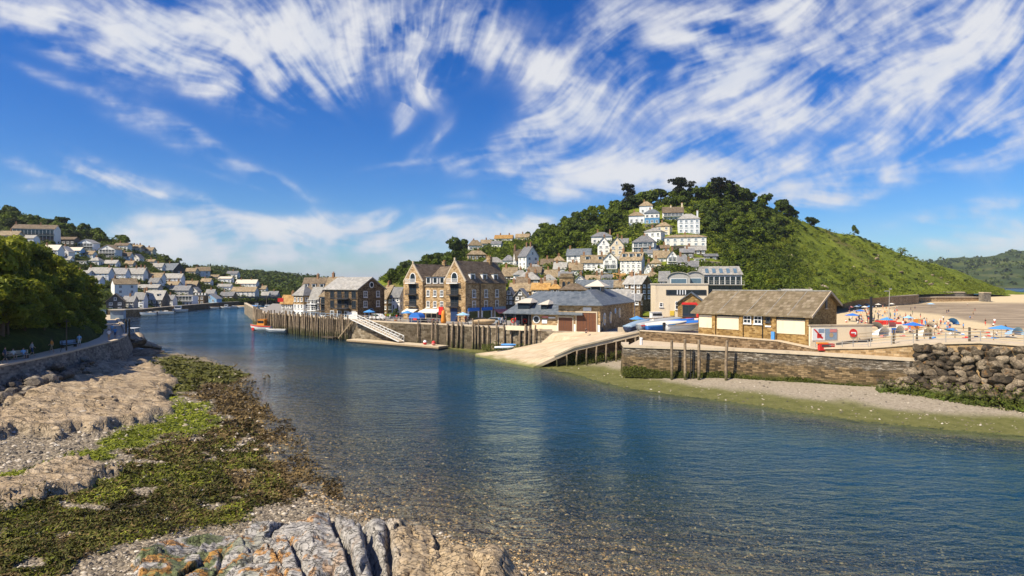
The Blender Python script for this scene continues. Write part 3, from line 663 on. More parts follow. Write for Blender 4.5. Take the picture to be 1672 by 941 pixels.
# bank behind the riverside walk (world x to the left of the walk)
WALK = [Vector(((px-CX)/FP*d, d, 4.5)) for px, d in ((-140,50),(-60,56),(0,62.5),(60,68.5),(110,75),(150,82.5),(190,91),(205,99),(209,107),(206,118),(196,140),(188,170)) ]
wl = [(p.x, p.y) for p in WALK]
def offs(pts, k):
    out = []
    for i, p in enumerate(pts):
        a = pts[max(0, i-1)]; b = pts[min(len(pts)-1, i+1)]; d = (b-a).normalized(); out.append(Vector((p.x-d.y*k, p.y+d.x*k, p.z)))
    return out
bn = 40; prof = [(3.6, 4.5), (4.2, 6.0), (8, 8), (16, 13), (28, 19), (45, 24), (80, 26)]
BV = []; K = 60
WD = []
for i in range(K):
    u = i/(K-1)*(len(WALK)-1); j = min(int(u), len(WALK)-2); WD.append(WALK[j].lerp(WALK[j+1], u-j))
for k, z in prof:
    for q in offs(WD, k): BV.append((q.x, q.y, z+(vnoise(q.x*.2, q.y*.2, 3)-.5)*(1.5 if k > 5 else .2)*1.0))
BV = np.array([[float(a) for a in v] for v in BV])
tag(link('river_bank', np_mesh('river_bank', BV, grid_faces(len(prof), K), MT['hilldark'])), kind='structure')

# ================================================================ made ground
def prism(name, pts, zb, mats, kind='structure'):
    b = MB(); n = len(pts); b.v = [tuple(p) for p in pts]+[(p[0], p[1], zb) for p in pts]
    b.f = [tuple(range(n))]+[(i, (i+1) % n, n+(i+1) % n, n+i) for i in range(n)]; b.m = [0]+[1]*n; b.sm = [False]*(n+1)
    me = b.mesh(name, mats); o = link(name, me); tag(o, kind=kind)
    bm_fix(me); return o
def bm_fix(me):
    import bmesh
    bm = bmesh.new(); bm.from_mesh(me); bmesh.ops.recalc_face_normals(bm, faces=bm.faces[:]); bmesh.ops.triangulate(bm, faces=bm.faces[:]); bm.to_mesh(me); bm.free()
UP = [PD(1045,95.5,5.65), PD(1130,89.5,5.65), PD(1200,84,5.6), PD(1270,81,5.4), PD(1330,75.5,4.95), PD(1420,71.2,5.5), PD(1490,68.6,6.15), PD(1600,64,6.8), PD(1672,61.5,6.75), PD(1820,57,6.6), PD(2000,53,6.5)]
LO = [PD(1019,84.5,4.25), PD(1110,81.5,4.3), PD(1200,79,4.35), PD(1320,74.2,4.4), PD(1400,71,4.4), PD(1500,68,4.4)]
g1 = [PD((x/y)*FP+CX, y, 4.5) for x, y in QW]
g1[-1] = PD(880,111.2,4.5)
town_pts = g1+[PD(905,110,4.5), PD(975,107.5,4.55), PD(1006,101,4.8), PD(1043,97,5.3)]+[UP[0]+Vector((0,.6,0))]+[u+Vector((.3,.6,-.02)) for u in UP[1:5]]+[PD(1371,88,5.3), PD(1345,104,5.0), PD(1325,170,4.7), PD(1200,215,4.5), PD(900,215,4.4), PD(700,215,4.4), PD(445,270,4.4), PD(426,200,4.4)]
prism('quayside_ground', town_pts, -2, [MT['tarmac'], MT['quaystone']])
prom_f = [u+Vector((.3,.5,-.02)) for u in UP[4:]]; prom_b = [u+Vector((2.8,7.5,-.05)) for u in UP[4:]]
prism('promenade_path', prom_f+prom_b[::-1], 2, [MT['concrete'], MT['quaystone']])
prism('pier_ledge_path', [p+Vector((.1,.5,-.02)) for p in LO]+[UP[6]+Vector((-.6,-.4,-1.75)), UP[5]+Vector((0,.5,-1.15)), UP[4]+Vector((0,.6,-.6))]+[Vector((u.x, u.y+.6, 4.28)) for u in UP[3::-1]], -1.5, [MT['concrete'], MT['pierstone']])

# beach
bc = np.linspace(1290, 2150, 150); bd = np.geomspace(76, 440, 110)
A, D = np.meshgrid(bc, bd, indexing='ij'); X = (A-CX)/FP*D
Z = np.interp(D, [76, 130, 170, 205, 260, 330, 370, 395, 440], [3.7, 3.3, 2.75, 2.1, 1.2, .9, 1.5, 2.6, 5.5]); Z = Z+(fbm(X*.3, D*.3, 4, 2)-.5)*.35
Yp = CY+(H-Z)/D*FP
wet = sstep(-2, 2.5, poly_sd(A+12*(fbm(X*.08, D*.05, 3, 4)-.5), Yp, [(1452,504),(1475,497),(1540,494),(1700,495),(2150,496),(2150,575),(1672,541),(1600,527),(1530,514),(1470,508)]))
m, t, b = new_mat('beach_sand'); p = t.pos(); n = t.noise(p, 1.4, 7, .7); n2 = t.noise(t.mapping(p, scale=(.04, .16, 1)), 1, 4, .6)
dry = t.ramp(n, [(.3, (.50, .385, .215)), (.6, (.66, .53, .325))]); we = t.ramp(n2, [(.35, (.20, .155, .10)), (.5, (.29, .225, .15)), (.65, (.40, .31, .21))])
t.put(b.inputs['Base Color'], t.mix(t.attr('wet'), dry, we)); b.inputs['Roughness'].default_value = .85; b.inputs['Specular IOR Level'].default_value = .2
t.put(b.inputs['Normal'], t.bump(n, .5, .1))
tag(link('beach_sand', np_mesh('beach_sand', np.stack([X, D, Z], -1).reshape(-1, 3), grid_faces(150, 110), m, {'wet': wet.reshape(-1)})), kind='structure')
def beach_z(px, d): return float(np.interp(d, [76, 130, 170, 205, 260, 330, 370, 395, 440], [3.7, 3.3, 2.75, 2.1, 1.2, .9, 1.5, 2.6, 5.5]))+.1
def beach_at(px, py):
    ds = np.geomspace(80, 430, 400); ys = np.array([CY+(H-beach_z(px, q)+.1)/q*FP for q in ds]); i = int(np.argmin(abs(ys-py))); return float(ds[i])

# slipway: a ramp of concrete from the lifeboat doors down into the river
rowsS = [[PD(776,110.5,.42), PD(822,102.5,.22), PD(871,95.2,.15)], [PD(832,109.8,1.3), PD(872,104,1.45), PD(905,95.6,1.6)], [PD(884,110.2,2.45), PD(912,105.5,2.75), PD(938,96,3.0)],
         [PD(897,109.8,3.75), PD(950,106,3.75), PD(1000,96.8,4.3)], [PD(907,110.3,4.56), PD(976,107.2,4.6), PD(1045,96.6,5.36)]]
b = MB(); flat = [q for r in rowsS for q in r]; n = len(flat)
b.v = [tuple(q) for q in flat]+[(q.x, q.y, q.z-.55) for q in flat]
for i in range(4):
    for j in range(2):
        a0 = i*3+j; b.f.append((a0, a0+3, a0+4, a0+1)); b.f.append((n+a0, n+a0+1, n+a0+4, n+a0+3))
    b.f.append((i*3+2, i*3+5, n+i*3+5, n+i*3+2)); b.f.append((i*3, n+i*3, n+i*3+3, i*3+3))
for j in range(2): b.f.append((j, j+1, n+j+1, n+j))
b.m = [0]*len(b.f); b.sm = [False]*len(b.f)
m, t, bb = new_mat('slipway_concrete'); p = t.pos()
n1 = t.noise(t.mapping(p, rot=(0, 0, R(25)), scale=(.25, 1.6, 1)), 1, 7, .7); n2 = t.noise(p, .5, 6, .65)
c = t.ramp(t.math('ADD', t.math('MULTIPLY', n1, .6), t.math('MULTIPLY', n2, .4)), [(.3, (.26, .19, .11)), (.45, (.46, .36, .235)), (.6, (.58, .47, .33))])
sz = t.new('ShaderNodeSeparateXYZ'); t.put(sz.inputs[0], p)
c = t.mix(t.rng(t.math('ADD', sz.outputs[2], t.math('MULTIPLY', n2, .8)), .55, 1.15, .85, 0), c, (.15, .16, .035))
t.put(bb.inputs['Base Color'], c); bb.inputs['Roughness'].default_value = .9; t.put(bb.inputs['Normal'], t.bump(n1, .3, .08))
tag(b.build('slipway_path', m), kind='structure')
# riverside walk
wo = [p+Vector((0, 0, 0)) for p in WALK]
inner = offs(WALK, .45); back = offs(WALK, 3.7)
prism('riverside_path', [Vector((q.x, q.y, 4.48)) for q in inner]+[Vector((q.x, q.y, 4.48)) for q in back[::-1]], 0, [MT['concrete'], MT['stonegrey']])

# air: far things fade a little
m, t, b = new_mat('sea_air'); t.n.remove(b); pv = t.new('ShaderNodeVolumePrincipled'); pv.inputs['Color'].default_value = (.86, .92, 1, 1); pv.inputs['Density'].default_value = .000065; pv.inputs['Anisotropy'].default_value = .2
t.l.new(pv.outputs[0], t.n['Material Output'].inputs['Volume'])
tag(MB().box(-42000, 42000, -400, 42000, -9, 230).build('haze', m), kind='stuff')
# ================================================================ buildings
WCACHE = {}; HREC = []
def window_mesh(w, h, style, detail):
    key = (round(w, 1), round(h, 1), style, detail)
    if key in WCACHE: return WCACHE[key]
    w, h = key[0], key[1]; fr = MT['darkframe'] if 'd' in style else MT['frame']; gl = MT['glassblue'] if 'b' in style else MT['glass']
    f = MB(); t_ = .11 if detail else .13
    f.box(-w/2-.02, -w/2+t_, -.09, .03, 0, h); f.box(w/2-t_, w/2+.02, -.09, .03, 0, h)
    f.box(-w/2+t_, w/2-t_, -.09, .03, h-t_, h); f.box(-w/2+t_, w/2-t_, -.09, .03, 0, t_)
    f.box(-w/2-.12, w/2+.12, -.2, .03, -.12, -.005)
    if 's' in style: f.box(-w/2+t_, w/2-t_, -.07, .0, h*.48, h*.48+.07)
    if w > .9: f.box(-.035, .035, -.065, .0, t_, h-t_)
    p = MB()
    p.box(-w/2+t_*.8, w/2-t_*.8, -.035, .02, t_*.8, h-t_*.8)
    if detail: r = (f.mesh('window', [fr]), p.mesh('pane', [gl]))
    else:
        f.cur = 1; f.box(-w/2+t_*.8, w/2-t_*.8, -.035, .02, t_*.8, h-t_*.8); r = (f.mesh('window', [fr, gl]), None)
    WCACHE[key] = r; return r
def window(parent, x, y, z, w, h, rz=0, style='s', detail=False):
    a, b = window_mesh(w, h, style, detail); o = link('window', a, parent, (x, y, z), rz)
    if b is not None: link('pane', b, o)
    return o
def arch_window(parent, x, y, z, w, h, rz=0, mat='frame'):
    f = MB(); n = 8; out = [(-w/2, 0), (w/2, 0)]+[(w/2*math.cos(math.pi*i/n), h-w/2+w/2*math.sin(math.pi*i/n)) for i in range(n+1)]
    f.hexa([(a, .02, c) for a, c in out], [(a, -.07, c) for a, c in out])
    o = f.build('window', MT[mat], parent, (x, y, z), rz)
    g = MB(); inn = [(a*.8, .08+c*.9) for a, c in out]; g.hexa([(a, -.06, c) for a, c in inn], [(a, -.09, c) for a, c in inn]); g.build('pane', MT['glass'], o); return o
def round_window(parent, x, y, z, r, ry=None, rz=0, mat='frame', pane='glass'):
    f = MB(); n = 16; ry = ry or r
    f.hexa([(r*math.cos(2*math.pi*i/n), .02, ry*math.sin(2*math.pi*i/n)) for i in range(n)], [(r*math.cos(2*math.pi*i/n), -.1, ry*math.sin(2*math.pi*i/n)) for i in range(n)])
    o = f.build('window', MT[mat], parent, (x, y, z), rz); g = MB()
    g.hexa([(r*.72*math.cos(2*math.pi*i/n), -.08, ry*.76*math.sin(2*math.pi*i/n)) for i in range(n)], [(r*.72*math.cos(2*math.pi*i/n), -.125, ry*.76*math.sin(2*math.pi*i/n)) for i in range(n)])
    g.build('pane', MT[pane], o); return o
def roof_mb(b, kind, W, L, he, hr, o=.35, th=.16):
    """W along x, L along y (front at -L/2); he eaves, hr rise"""
    a, c = W/2+o, L/2+o
    if kind == 'gx':
        s = hr/(L/2); zo = he-o*s
        pr = [(-c, zo), (0, he+hr), (c, zo), (c, zo+th), (0, he+hr+th*1.2), (-c, zo+th)]
        b.add([(-a, y, z) for y, z in pr]+[(a, y, z) for y, z in pr], [(0,1,4,5), (1,2,3,4), (7,6,11,10), (8,7,10,9), (5,4,10,11), (4,3,9,10), (1,0,6,7), (2,1,7,8), (0,5,11,6), (3,2,8,9)])
    elif kind == 'gy':
        s = hr/(W/2); zo = he-o*s
        pr = [(-a, zo), (0, he+hr), (a, zo), (a, zo+th), (0, he+hr+th*1.2), (-a, zo+th)]
        b.add([(x, -c, z) for x, z in pr]+[(x, c, z) for x, z in pr], [(0,1,4,5), (1,2,3,4), (7,6,11,10), (8,7,10,9), (5,4,10,11), (4,3,9,10), (1,0,6,7), (2,1,7,8), (0,5,11,6), (3,2,8,9)])
    elif kind == 'hip':
        r = max(.3, (max(W, L)-min(W, L))/2); R1, R2 = ((-r, 0), (r, 0)) if W >= L else ((0, -r), (0, r))
        zo = he-.05; v = [(-a,-c,zo),(a,-c,zo),(a,c,zo),(-a,c,zo)]; v2 = [(x, y, zo+th) for x, y, z in v]
        k = 8; tops = [(R1[0], R1[1], he+hr+th), (R2[0], R2[1], he+hr+th)]
        f = [(3,2,1,0), (0,1,5,4), (1,2,6,5), (2,3,7,6), (3,0,4,7)]
        f += [(4,5,9,8), (5,6,9), (6,7,8,9), (7,4,8)] if W >= L else [(4,5,8), (5,6,9,8), (6,7,9), (7,4,8,9)]
        b.add(v+v2+tops, f)
    elif kind == 'flat':
        b.box(-a+.1, a-.1, -c+.1, c-.1, he, he+.25)
    elif kind == 'mono':
        b.add([(-a,-c,he-.1),(a,-c,he-.1),(a,c,he+hr),(-a,c,he+hr),(-a,-c,he-.1+th),(a,-c,he-.1+th),(a,c,he+hr+th),(-a,c,he+hr+th)],
              [(3,2,1,0),(4,5,6,7),(0,1,5,4),(1,2,6,5),(2,3,7,6),(3,0,4,7)])
    return b
def wall_mb(b, kind, W, L, he, hr, drop):
    a, c = W/2, L/2
    if kind == 'gx':
        pr = [(-c, -drop), (c, -drop), (c, he), (0, he+hr-.02), (-c, he)]
        b.hexa([(-a, y, z) for y, z in pr], [(a, y, z) for y, z in pr])
    elif kind == 'gy':
        pr = [(-a, -drop), (a, -drop), (a, he), (0, he+hr-.02), (-a, he)]
        b.hexa([(x, c, z) for x, z in pr], [(x, -c, z) for x, z in pr])
    else: b.box(-a, a, -c, c, -drop, he)
    return b
def chimney(parent, x, y, z, h=1.3, w=.7, mat='brick'):
    b = MB(); b.box(-w/2, w/2, -w*.4, w*.4, -1.0, h); b.box(-w/2-.06, w/2+.06, -w*.4-.06, w*.4+.06, h, h+.12)
    b.cur = 1
    for k in (-1, 1): b.tube((k*w*.24, 0, h+.12), (k*w*.24, 0, h+.5), .11, .09, 6)
    return b.build('chimney', [MT[mat], MT['pot']], parent, (x, y, z))
def railing_mb(b, x0, x1, y, z, h=1.0, step=.9):
    n = max(1, int((x1-x0)/step))
    for i in range(n+1): x = x0+(x1-x0)*i/n; b.box(x-.03, x+.03, y-.03, y+.03, z, z+h)
    b.box(x0-.03, x1+.03, y-.04, y+.04, z+h, z+h+.07); b.box(x0, x1, y-.02, y+.02, z+h*.5, z+h*.5+.05)

def house(label, px0, px1, yb, ye, yr, kind='gx', rot=0, ratio=.7, wall='white', roof='slate', fl=2, nf=3, ns=2, ch=((.35, 1),), d=None, hill=None, drop=5, name='house', cat='house', group=None,
          style='s', wall_mat=None, dorm=0, balcony=None, glassy=0, door=False, extra=None, gw=True, chm='brick', detail=False, lo_band=None):
    cx = (px0+px1)/2
    if d is None: d = hill.depth(cx, yb)
    HREC.append((px0-2, px1+2, yr-2, yb, d)); z0 = H-(yb-CY)/FP*d; r = R(rot); wpx = (px1-px0)*d/FP
    W = wpx/(math.cos(r)+ratio*abs(math.sin(r))); L = W*ratio
    if kind == 'flatlong': kind = 'flat'
    he = (yb-ye)*d/FP; hr = max(.05, (ye-yr)*d/FP)
    dc = d+(L*math.cos(r)+W*abs(math.sin(r)))/2*.9
    root = thing(name, label, cat, ((cx-CX)/FP*dc, dc, z0), r, group)
    wm = MT[wall]
    b = wall_mb(MB(), kind, W, L, he, hr, drop); wo_ = b.build('wall', wm, root)
    ro = roof_mb(MB(), kind, W, L, he, hr).build('roof', MT[roof], root)
    if lo_band:
        MB().box(-W/2-.03, W/2+.03, -L/2-.03, L/2+.03, -drop, lo_band[1]).build('plinth', MT[lo_band[0]], root)
    for q in ch:
        fx, hh = q[0], q[1]
        if kind == 'gy': chimney(ro, 0, -L/2+fx*L, he+hr-.1, 1.1*hh, mat=chm)
        elif kind == 'hip': chimney(ro, -W/2+fx*W, 0, he+hr*.8, 1.2*hh, mat=chm)
        elif kind in ('gx',): chimney(ro, -W/2+fx*W, 0, he+hr-.1, 1.1*hh, mat=chm)
        else: chimney(ro, -W/2+fx*W, L*.2, he, 1.1*hh, mat=chm)
    side = -1 if rot > 0 else 1
    fh = he/fl
    for k in range(fl):
        h = min(1.45, fh*.56); z = k*fh+(fh-h)*.45
        for i in range(nf):
            w_ = min(1.25, W/nf*.52); x = -W/2+(i+.5)*W/nf
            if door and k == 0 and i == door-1:
                dm = MB(); dm.box(-.5, .5, -.1, .02, 0, 2.1); dm.build('door', MT['navy'] if door % 2 else MT['doorbrown'], root, (x, -L/2, 0)); continue
            if balcony is not None and k in balcony: continue
            window(root, x, -L/2, z, w_, h, 0, style, detail)
        for i in range(ns):
            w_ = min(1.1, L/ns*.45); y = -L/2+(i+.5)*L/ns
            window(root, side*W/2, y, z, w_, h, R(90)*side, style, detail)
    if kind == 'gy' and gw and hr > 1.4: window(root, 0, -L/2, he+hr*.12, .9, min(1.2, hr*.45), 0, style, detail)
    if balcony:
        for k in balcony:
            rec = MB(); rec.box(-W/2+.4, W/2-.4, -L/2-.06, -L/2+.02, k*fh+.15, k*fh+fh*.86)
            n = max(2, int(W/1.8))
            fr_ = MB(); zb_, zt_ = k*fh+.15, k*fh+fh*.86; out = [(-W/2+.34, zt_+.1), (-W/2+.34, zb_)]
            for i in range(n+1):
                x = -W/2+.4+(W-.8)*i/n
                if i: out += [(x-.06, zt_), (x-.06, zb_)]
                out += [(x+.06, zb_)] + ([(x+.06, zt_)] if i < n else [])
            out += [(W/2-.34, zt_+.1)]
            fr_.hexa([(x, -L/2, z) for x, z in out], [(x, -L/2-.12, z) for x, z in out])
            wn_ = fr_.build('window_frame', MT['frame'], root); rec.build('pane', MT['glass'], wn_)
            bl = MB(); bl.box(-W/2, W/2, -L/2-1.1, -L/2, k*fh-.1, k*fh+.08); railing_mb(bl, -W/2+.05, W/2-.05, -L/2-1.05, k*fh+.08, .95, .7)
            bl.build('balcony', MT['frame'] if glassy != 2 else MT['darkframe'], root)
    for i in range(dorm):
        x = -W/2+(i+.5)*W/dorm; y = -L/2*.62; zz = he+hr*.30; dh = min(1.3, hr*.55); dw = min(1.5, W/dorm*.6)
        dm = MB(); dm.box(-dw/2, dw/2, 0, L*.28, 0, dh); dr = roof_mb(MB(), 'gx', dw, .6, 0, .25, .12, .08)
        do = dm.build('dormer', MT['frame'], ro, (x, y-.1, zz)); 
        rr = MB(); rr.box(-dw/2-.12, dw/2+.12, -.15, L*.30, dh, dh+.12); rr.build('dormer_roof', MT[roof], do)
        g = MB(); g.box(-dw/2+.18, dw/2-.18, -.05, .02, .2, dh-.18); g.build('pane', MT['glass'], do)
    if extra: extra(root, W, L, he, hr)
    root['dims'] = 0; del root['dims']
    return root

# ---------------------------------------------------------------- houses on the hill above the town
T = TOWN
def ph(*a, **k):
    o = house(*a, hill=T, **k); o.scale = (1.12, 1.12, 1.12); return o
G = 'houses on the hillside above the town'
ph('white house with hipped tan roof at the very top of the hill, beneath a pine', 1044,1066,352,338,331,'hip',-14,.8,'cool','tanroof',1,2,1,group=G)
ph('low white house with tan hipped roof beside the house with the blue ground floor', 1027,1052,367,354,348,'hip',-12,.7,'cool','tanroof',1,3,2,group=G)
ph('white house with a blue painted ground floor above a stone garden wall', 1053,1077,366,350,344,'hip',-16,.7,'white','slateblue',2,3,1,lo_band=('bluewall',3.2),group=G)
ph('balconied house with tall cream chimney just below the big pines', 1083,1114,360,348,340,'gx',-10,.5,'white','brownroof',2,4,1,((.95,1.8),(.4,.8)),balcony=(1,),group=G,chm='cream')
ph('tall pale blue house with grey hipped roof and stacked bay windows', 1107,1141,381,360,352,'hip',-12,.7,'cool','slatepale',3,4,1,((.92,1.6),),style='sb',group=G,chm='cool')
ph('small cream house with a hipped roof and a dot of red by its door', 1072,1097,384,371,365,'hip',-28,.8,'cream','tanroof',2,2,2,group=G)
ph('square white house with grey hipped roof below the cream one', 1053,1085,397,380,374,'hip',-30,.9,'white','slatepale',2,3,3,group=G)
ph('long white house with a glazed end standing on a high stone retaining wall', 1087,1150,403,389,385,'hip',-14,.4,'white','tanroof',2,6,2,((.5,1),),style='sb',group=G,lo_band=None)
ph('white house with three rows of balconies and grey hipped roof', 1034,1071,420,398,388,'hip',-24,.7,'white','slate',3,3,1,((.5,1),),balcony=(1,2),group=G)
ph('white house with grey hipped roof and brown chimneys behind the twin gables', 966,999,400,388,381,'hip',-10,.7,'white','slate',1,3,1,((.3,1.2),(.9,1.2)),group=G)
ph('tall white twin gabled house, the gable without an arched window', 976,997,421,402,391,'gy',-14,.9,'white','slate',3,2,2,((.7,1),),group=G)
ph('tall cream white twin gabled house, the gable with an arched window', 996,1020,424,403,391,'gy',-16,.9,'cream','slateblue',3,2,2,((.7,1),),group=G)
ph('white house with long blue grey roof beside the dark wood', 927,965,433,418,409,'gx',-18,.5,'white','slateblue',2,4,2,((.1,1),),group=G)
def arches(root, W, L, he, hr):
    for i in range(5): arch_window(root, -W/2+(i+.5)*W/5, -L/2-.02, -2.8, 1.5, 1.9, 0, 'darkframe')
ph('wide white house with tan roof over a ground floor of arches', 950,990,446,430,420,'gx',-12,.45,'white','tanroof',2,5,1,((.1,1),(.8,1)),group=G,extra=arches,dorm=2)
ph('white gabled wing with one attic window next to the arches', 985,1009,447,426,416,'gy',-14,.9,'white','tanroof',3,2,2,((.6,1),),group=G,balcony=(1,))
ph('tall white house of four storeys with crooked little gables', 1014,1051,451,427,416,'gx',-26,.62,'white','tanroof',4,4,1,((.08,1.2),(.95,1)),dorm=3,group=G)
ph('low tan roofed cottage joined to the gabled white house with two balconies', 1068,1092,432,421,412,'gx',-10,.6,'white','tanroof',1,3,0,((.8,1),),group=G)
ph('gabled white house with two wide balconies beside the tan cottage', 1089,1106,435,421,412,'gy',-12,.9,'white','tanroof',2,1,1,((.7,1),),balcony=(0,1),group=G)
ph('small white house with dark windows below the balconied house', 1058,1074,424,414,409,'gx',-20,.7,'white','slate',1,2,1,((.2,1),),group=G)
ph('brown roofed cottage above the tan cottage', 1073,1092,414,406,402,'gx',-14,.6,'white','brownroof',1,2,1,((.6,1),),group=G)
ph('grey stone house with rough walls under the long white house', 1111,1132,424,413,408,'gx',-12,.6,'stonegrey','slate',1,2,1,((.5,1),),group=G)
ph('low dark shed with white door beside the stone terraces', 1150,1170,425,419,416,'gx',-8,.6,'dark','slate',1,2,0,(),name='shed',cat='shed')
ph('small stone house behind the arches with a grey roof', 935,951,453,441,434,'gx',-12,.8,'white','tanroof',2,2,1,((.4,1),),group=G)
# upper west shoulder of the hill
G2 = 'houses on the west shoulder of the hill'
ph('white bungalow with mossy brown roof at the foot of the shoulder crest', 765,786,410,402,394,'hip',10,.6,'white','tanroof',1,3,1,((.4,1),),group=G2)
ph('long brown stone house with pale posts below the white bungalow', 764,792,425,417,411,'hip',8,.5,'stone','tanroof',1,5,1,((.6,1),),group=G2)
ph('white cube house with grey roof on the shoulder', 803,820,406,399,395,'gx',-14,.8,'white','slate',1,2,1,(),group=G2)
ph('brown roofed house on the skyline of the shoulder', 809,837,396,390,385,'gx',-10,.5,'white','orangeroof',1,3,1,((.3,1),(.8,1)),group=G2)
ph('tan roofed bungalow on the skyline next to the wood', 843,864,393,388,383,'gx',-8,.6,'cream','tanroof',1,2,1,((.5,1),),group=G2)
ph('small white cottage tucked between shoulder houses', 786,802,404,398,393,'gx',6,.7,'white','tanroof',1,2,1,((.5,1),),group=G2)
ph('grey hipped bungalow with pale walls', 789,821,437,430,422,'hip',4,.6,'grey','slatepale',1,3,1,((.2,1),),group=G2)
ph('ivy covered house with small grey hipped roof', 822,840,436,427,419,'hip',-6,.8,'white','slate',1,2,1,(),group=G2)
ph('tall grey gabled house with white front and several chimneys', 848,878,444,421,407,'gy',34,.9,'white','slate',3,2,2,((.2,1.5),(.7,1.5)),group=G2)
ph('narrow white house built against the tall grey one', 839,852,440,424,411,'gx',20,.8,'white','tanroof',3,2,1,((.1,1.6),),group=G2)
ph('white cottage with tan hipped roof below the tall grey house', 860,887,450,441,434,'hip',-8,.7,'white','slatepale',1,3,1,((.7,1),),group=G2)
ph('stone house with mossy roof behind the quay terrace', 821,846,463,451,440,'gx',-16,.8,'stonegrey','tanroof',2,2,2,((.2,1),),group=G2)

# ---------------------------------------------------------------- roofs of the old town behind the lifeboat house
def th(label, px0, px1, yb, ye, yr, d, *a, **k):
    k.setdefault('drop', 9); k.setdefault('group', 'roofs of the old town'); return house(label, px0, px1, yb, ye, yr, *a, d=d, **k)
th('grey hipped roof on a brown stone house behind the shops', 841,885,470,457,445,190,'hip',-8,.7,'stonegrey','slatepale',2,3,1,((.5,1),))
th('pale blue arched roof hall between stone houses', 884,908,466,458,449,200,'hip',0,.8,'stone','slatepale',1,3,1,())
th('tan slate roof with orange lichen over a row of shops', 832,870,482,474,463,165,'gx',-12,.6,'stone','tanroof',1,3,1,((.15,1),(.9,1)))
th('orange lichened roof facing the lifeboat house', 868,900,480,472,463,160,'gx',-14,.7,'cream','orangeroof',1,3,1,((.5,1),))
th('small orange hipped roof next to the square church tower', 897,917,480,472,464,158,'hip',-10,.8,'stone','orangeroof',1,2,1,((.5,.8),))
th('dark brown hipped roof below the square church tower', 912,962,480,474,464,150,'hip',-12,.7,'stonedark','brownroof',1,4,1,())
th('twin peaked grey gable beside the big brown terrace', 824,842,498,482,470,150,'gy',-14,1.2,'stonegrey','slatepale',2,2,2,())
th('second grey gable with a pale roof by the terrace', 840,864,500,483,472,148,'gy',-16,1.1,'stonegrey','slatepale',2,2,2,())
th('long blue slate roof over a cream hall behind the cupola', 941,1022,477,469,458,175,'gx',-4,.35,'orangeroof','slateblue',1,8,1,(),chm='cream')
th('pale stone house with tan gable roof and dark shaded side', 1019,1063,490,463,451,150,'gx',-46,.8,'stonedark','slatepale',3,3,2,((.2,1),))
th('low pale roof beneath the blue slate hall', 985,1030,492,484,474,145,'gx',-10,.6,'cream','slatepale',1,4,1,())
th('tan hipped roof at the edge of the old town', 1052,1078,462,452,444,215,'hip',-10,.8,'stone','tanroof',1,2,1,((.5,1),))
th('pale cottage roof under the white four storey house', 1040,1062,464,456,448,205,'gx',-20,.8,'white','tanroof',1,2,1,((.2,1),))
th('white cottage squeezed under the arches', 912,936,462,452,444,215,'gx',-10,.7,'white','slate',1,3,1,((.8,1),))
th('brown roofed cottage beside the pale blue arched roof', 886,914,458,449,441,235,'gx',-12,.6,'white','tanroof',1,3,1,((.3,1),))
GX = 'cottages packed between the old town and the hillside'
def gh(label, px0, px1, yb, ye, yr, *a, **k): k.setdefault('group', GX); o = house(label, px0, px1, yb, ye, yr, *a, hill=TOWN, **k); o.scale = (1.12, 1.12, 1.12); return o
gh('white cottage with pale roof between the blue arched roof and the arches house', 905,926,447,439,431,'gx',-16,.7,'white','slatepale',2,2,1,((.2,1),))
gh('cream cottage just below the dark wood', 903,922,434,427,420,'hip',-10,.8,'cream','tanroof',1,2,1,((.5,1),))
gh('white cottage under the twin gabled house', 990,1012,433,426,421,'gx',-12,.5,'white','slatepale',1,3,1,((.2,1),))
gh('white gable end beside the four storey house', 1052,1066,452,441,432,'gy',-20,.9,'white','tanroof',2,2,1,((.6,1),))
gh('small cream lodge on the lane below the balconied house', 1062,1080,438,431,424,'hip',-18,.8,'cream','tanroof',1,2,1,((.5,1),))
gh('narrow dark stone house beside the gabled white one', 1107,1120,440,428,420,'gx',-14,.8,'stonegrey','slate',2,1,1,((.3,1),))
gh('long stone cottage on the terrace under the glazed house', 1120,1150,416,409,404,'gx',-10,.45,'stonegrey','slatepale',1,4,1,((.2,1),))
gh('white flat roofed studio on the terrace edge', 1134,1150,429,423,421,'flat',-10,.6,'cool','palecap',1,3,0,())
gh('white cottage with dark roof above the twin gables', 1008,1026,404,397,391,'gx',-18,.7,'white','slate',1,2,1,((.4,1),))
gh('tan roofed cottage under the small square white house', 1052,1070,408,401,396,'gx',-20,.7,'white','tanroof',1,2,1,((.7,1),))
gh('low white house hidden under the long blue grey roof', 930,948,444,437,431,'gx',-12,.6,'cream','tanroof',1,3,1,((.3,1),))
gh('brown cottage behind the cream cottage by the wood', 884,903,440,432,425,'gx',-10,.7,'stone','brownroof',1,2,1,((.5,1),))
gh('white villa among trees above the stone cottage', 1121,1139,398 if False else 443,435,428,'gx',-12,.7,'white','slate',2,2,1,((.2,1),))
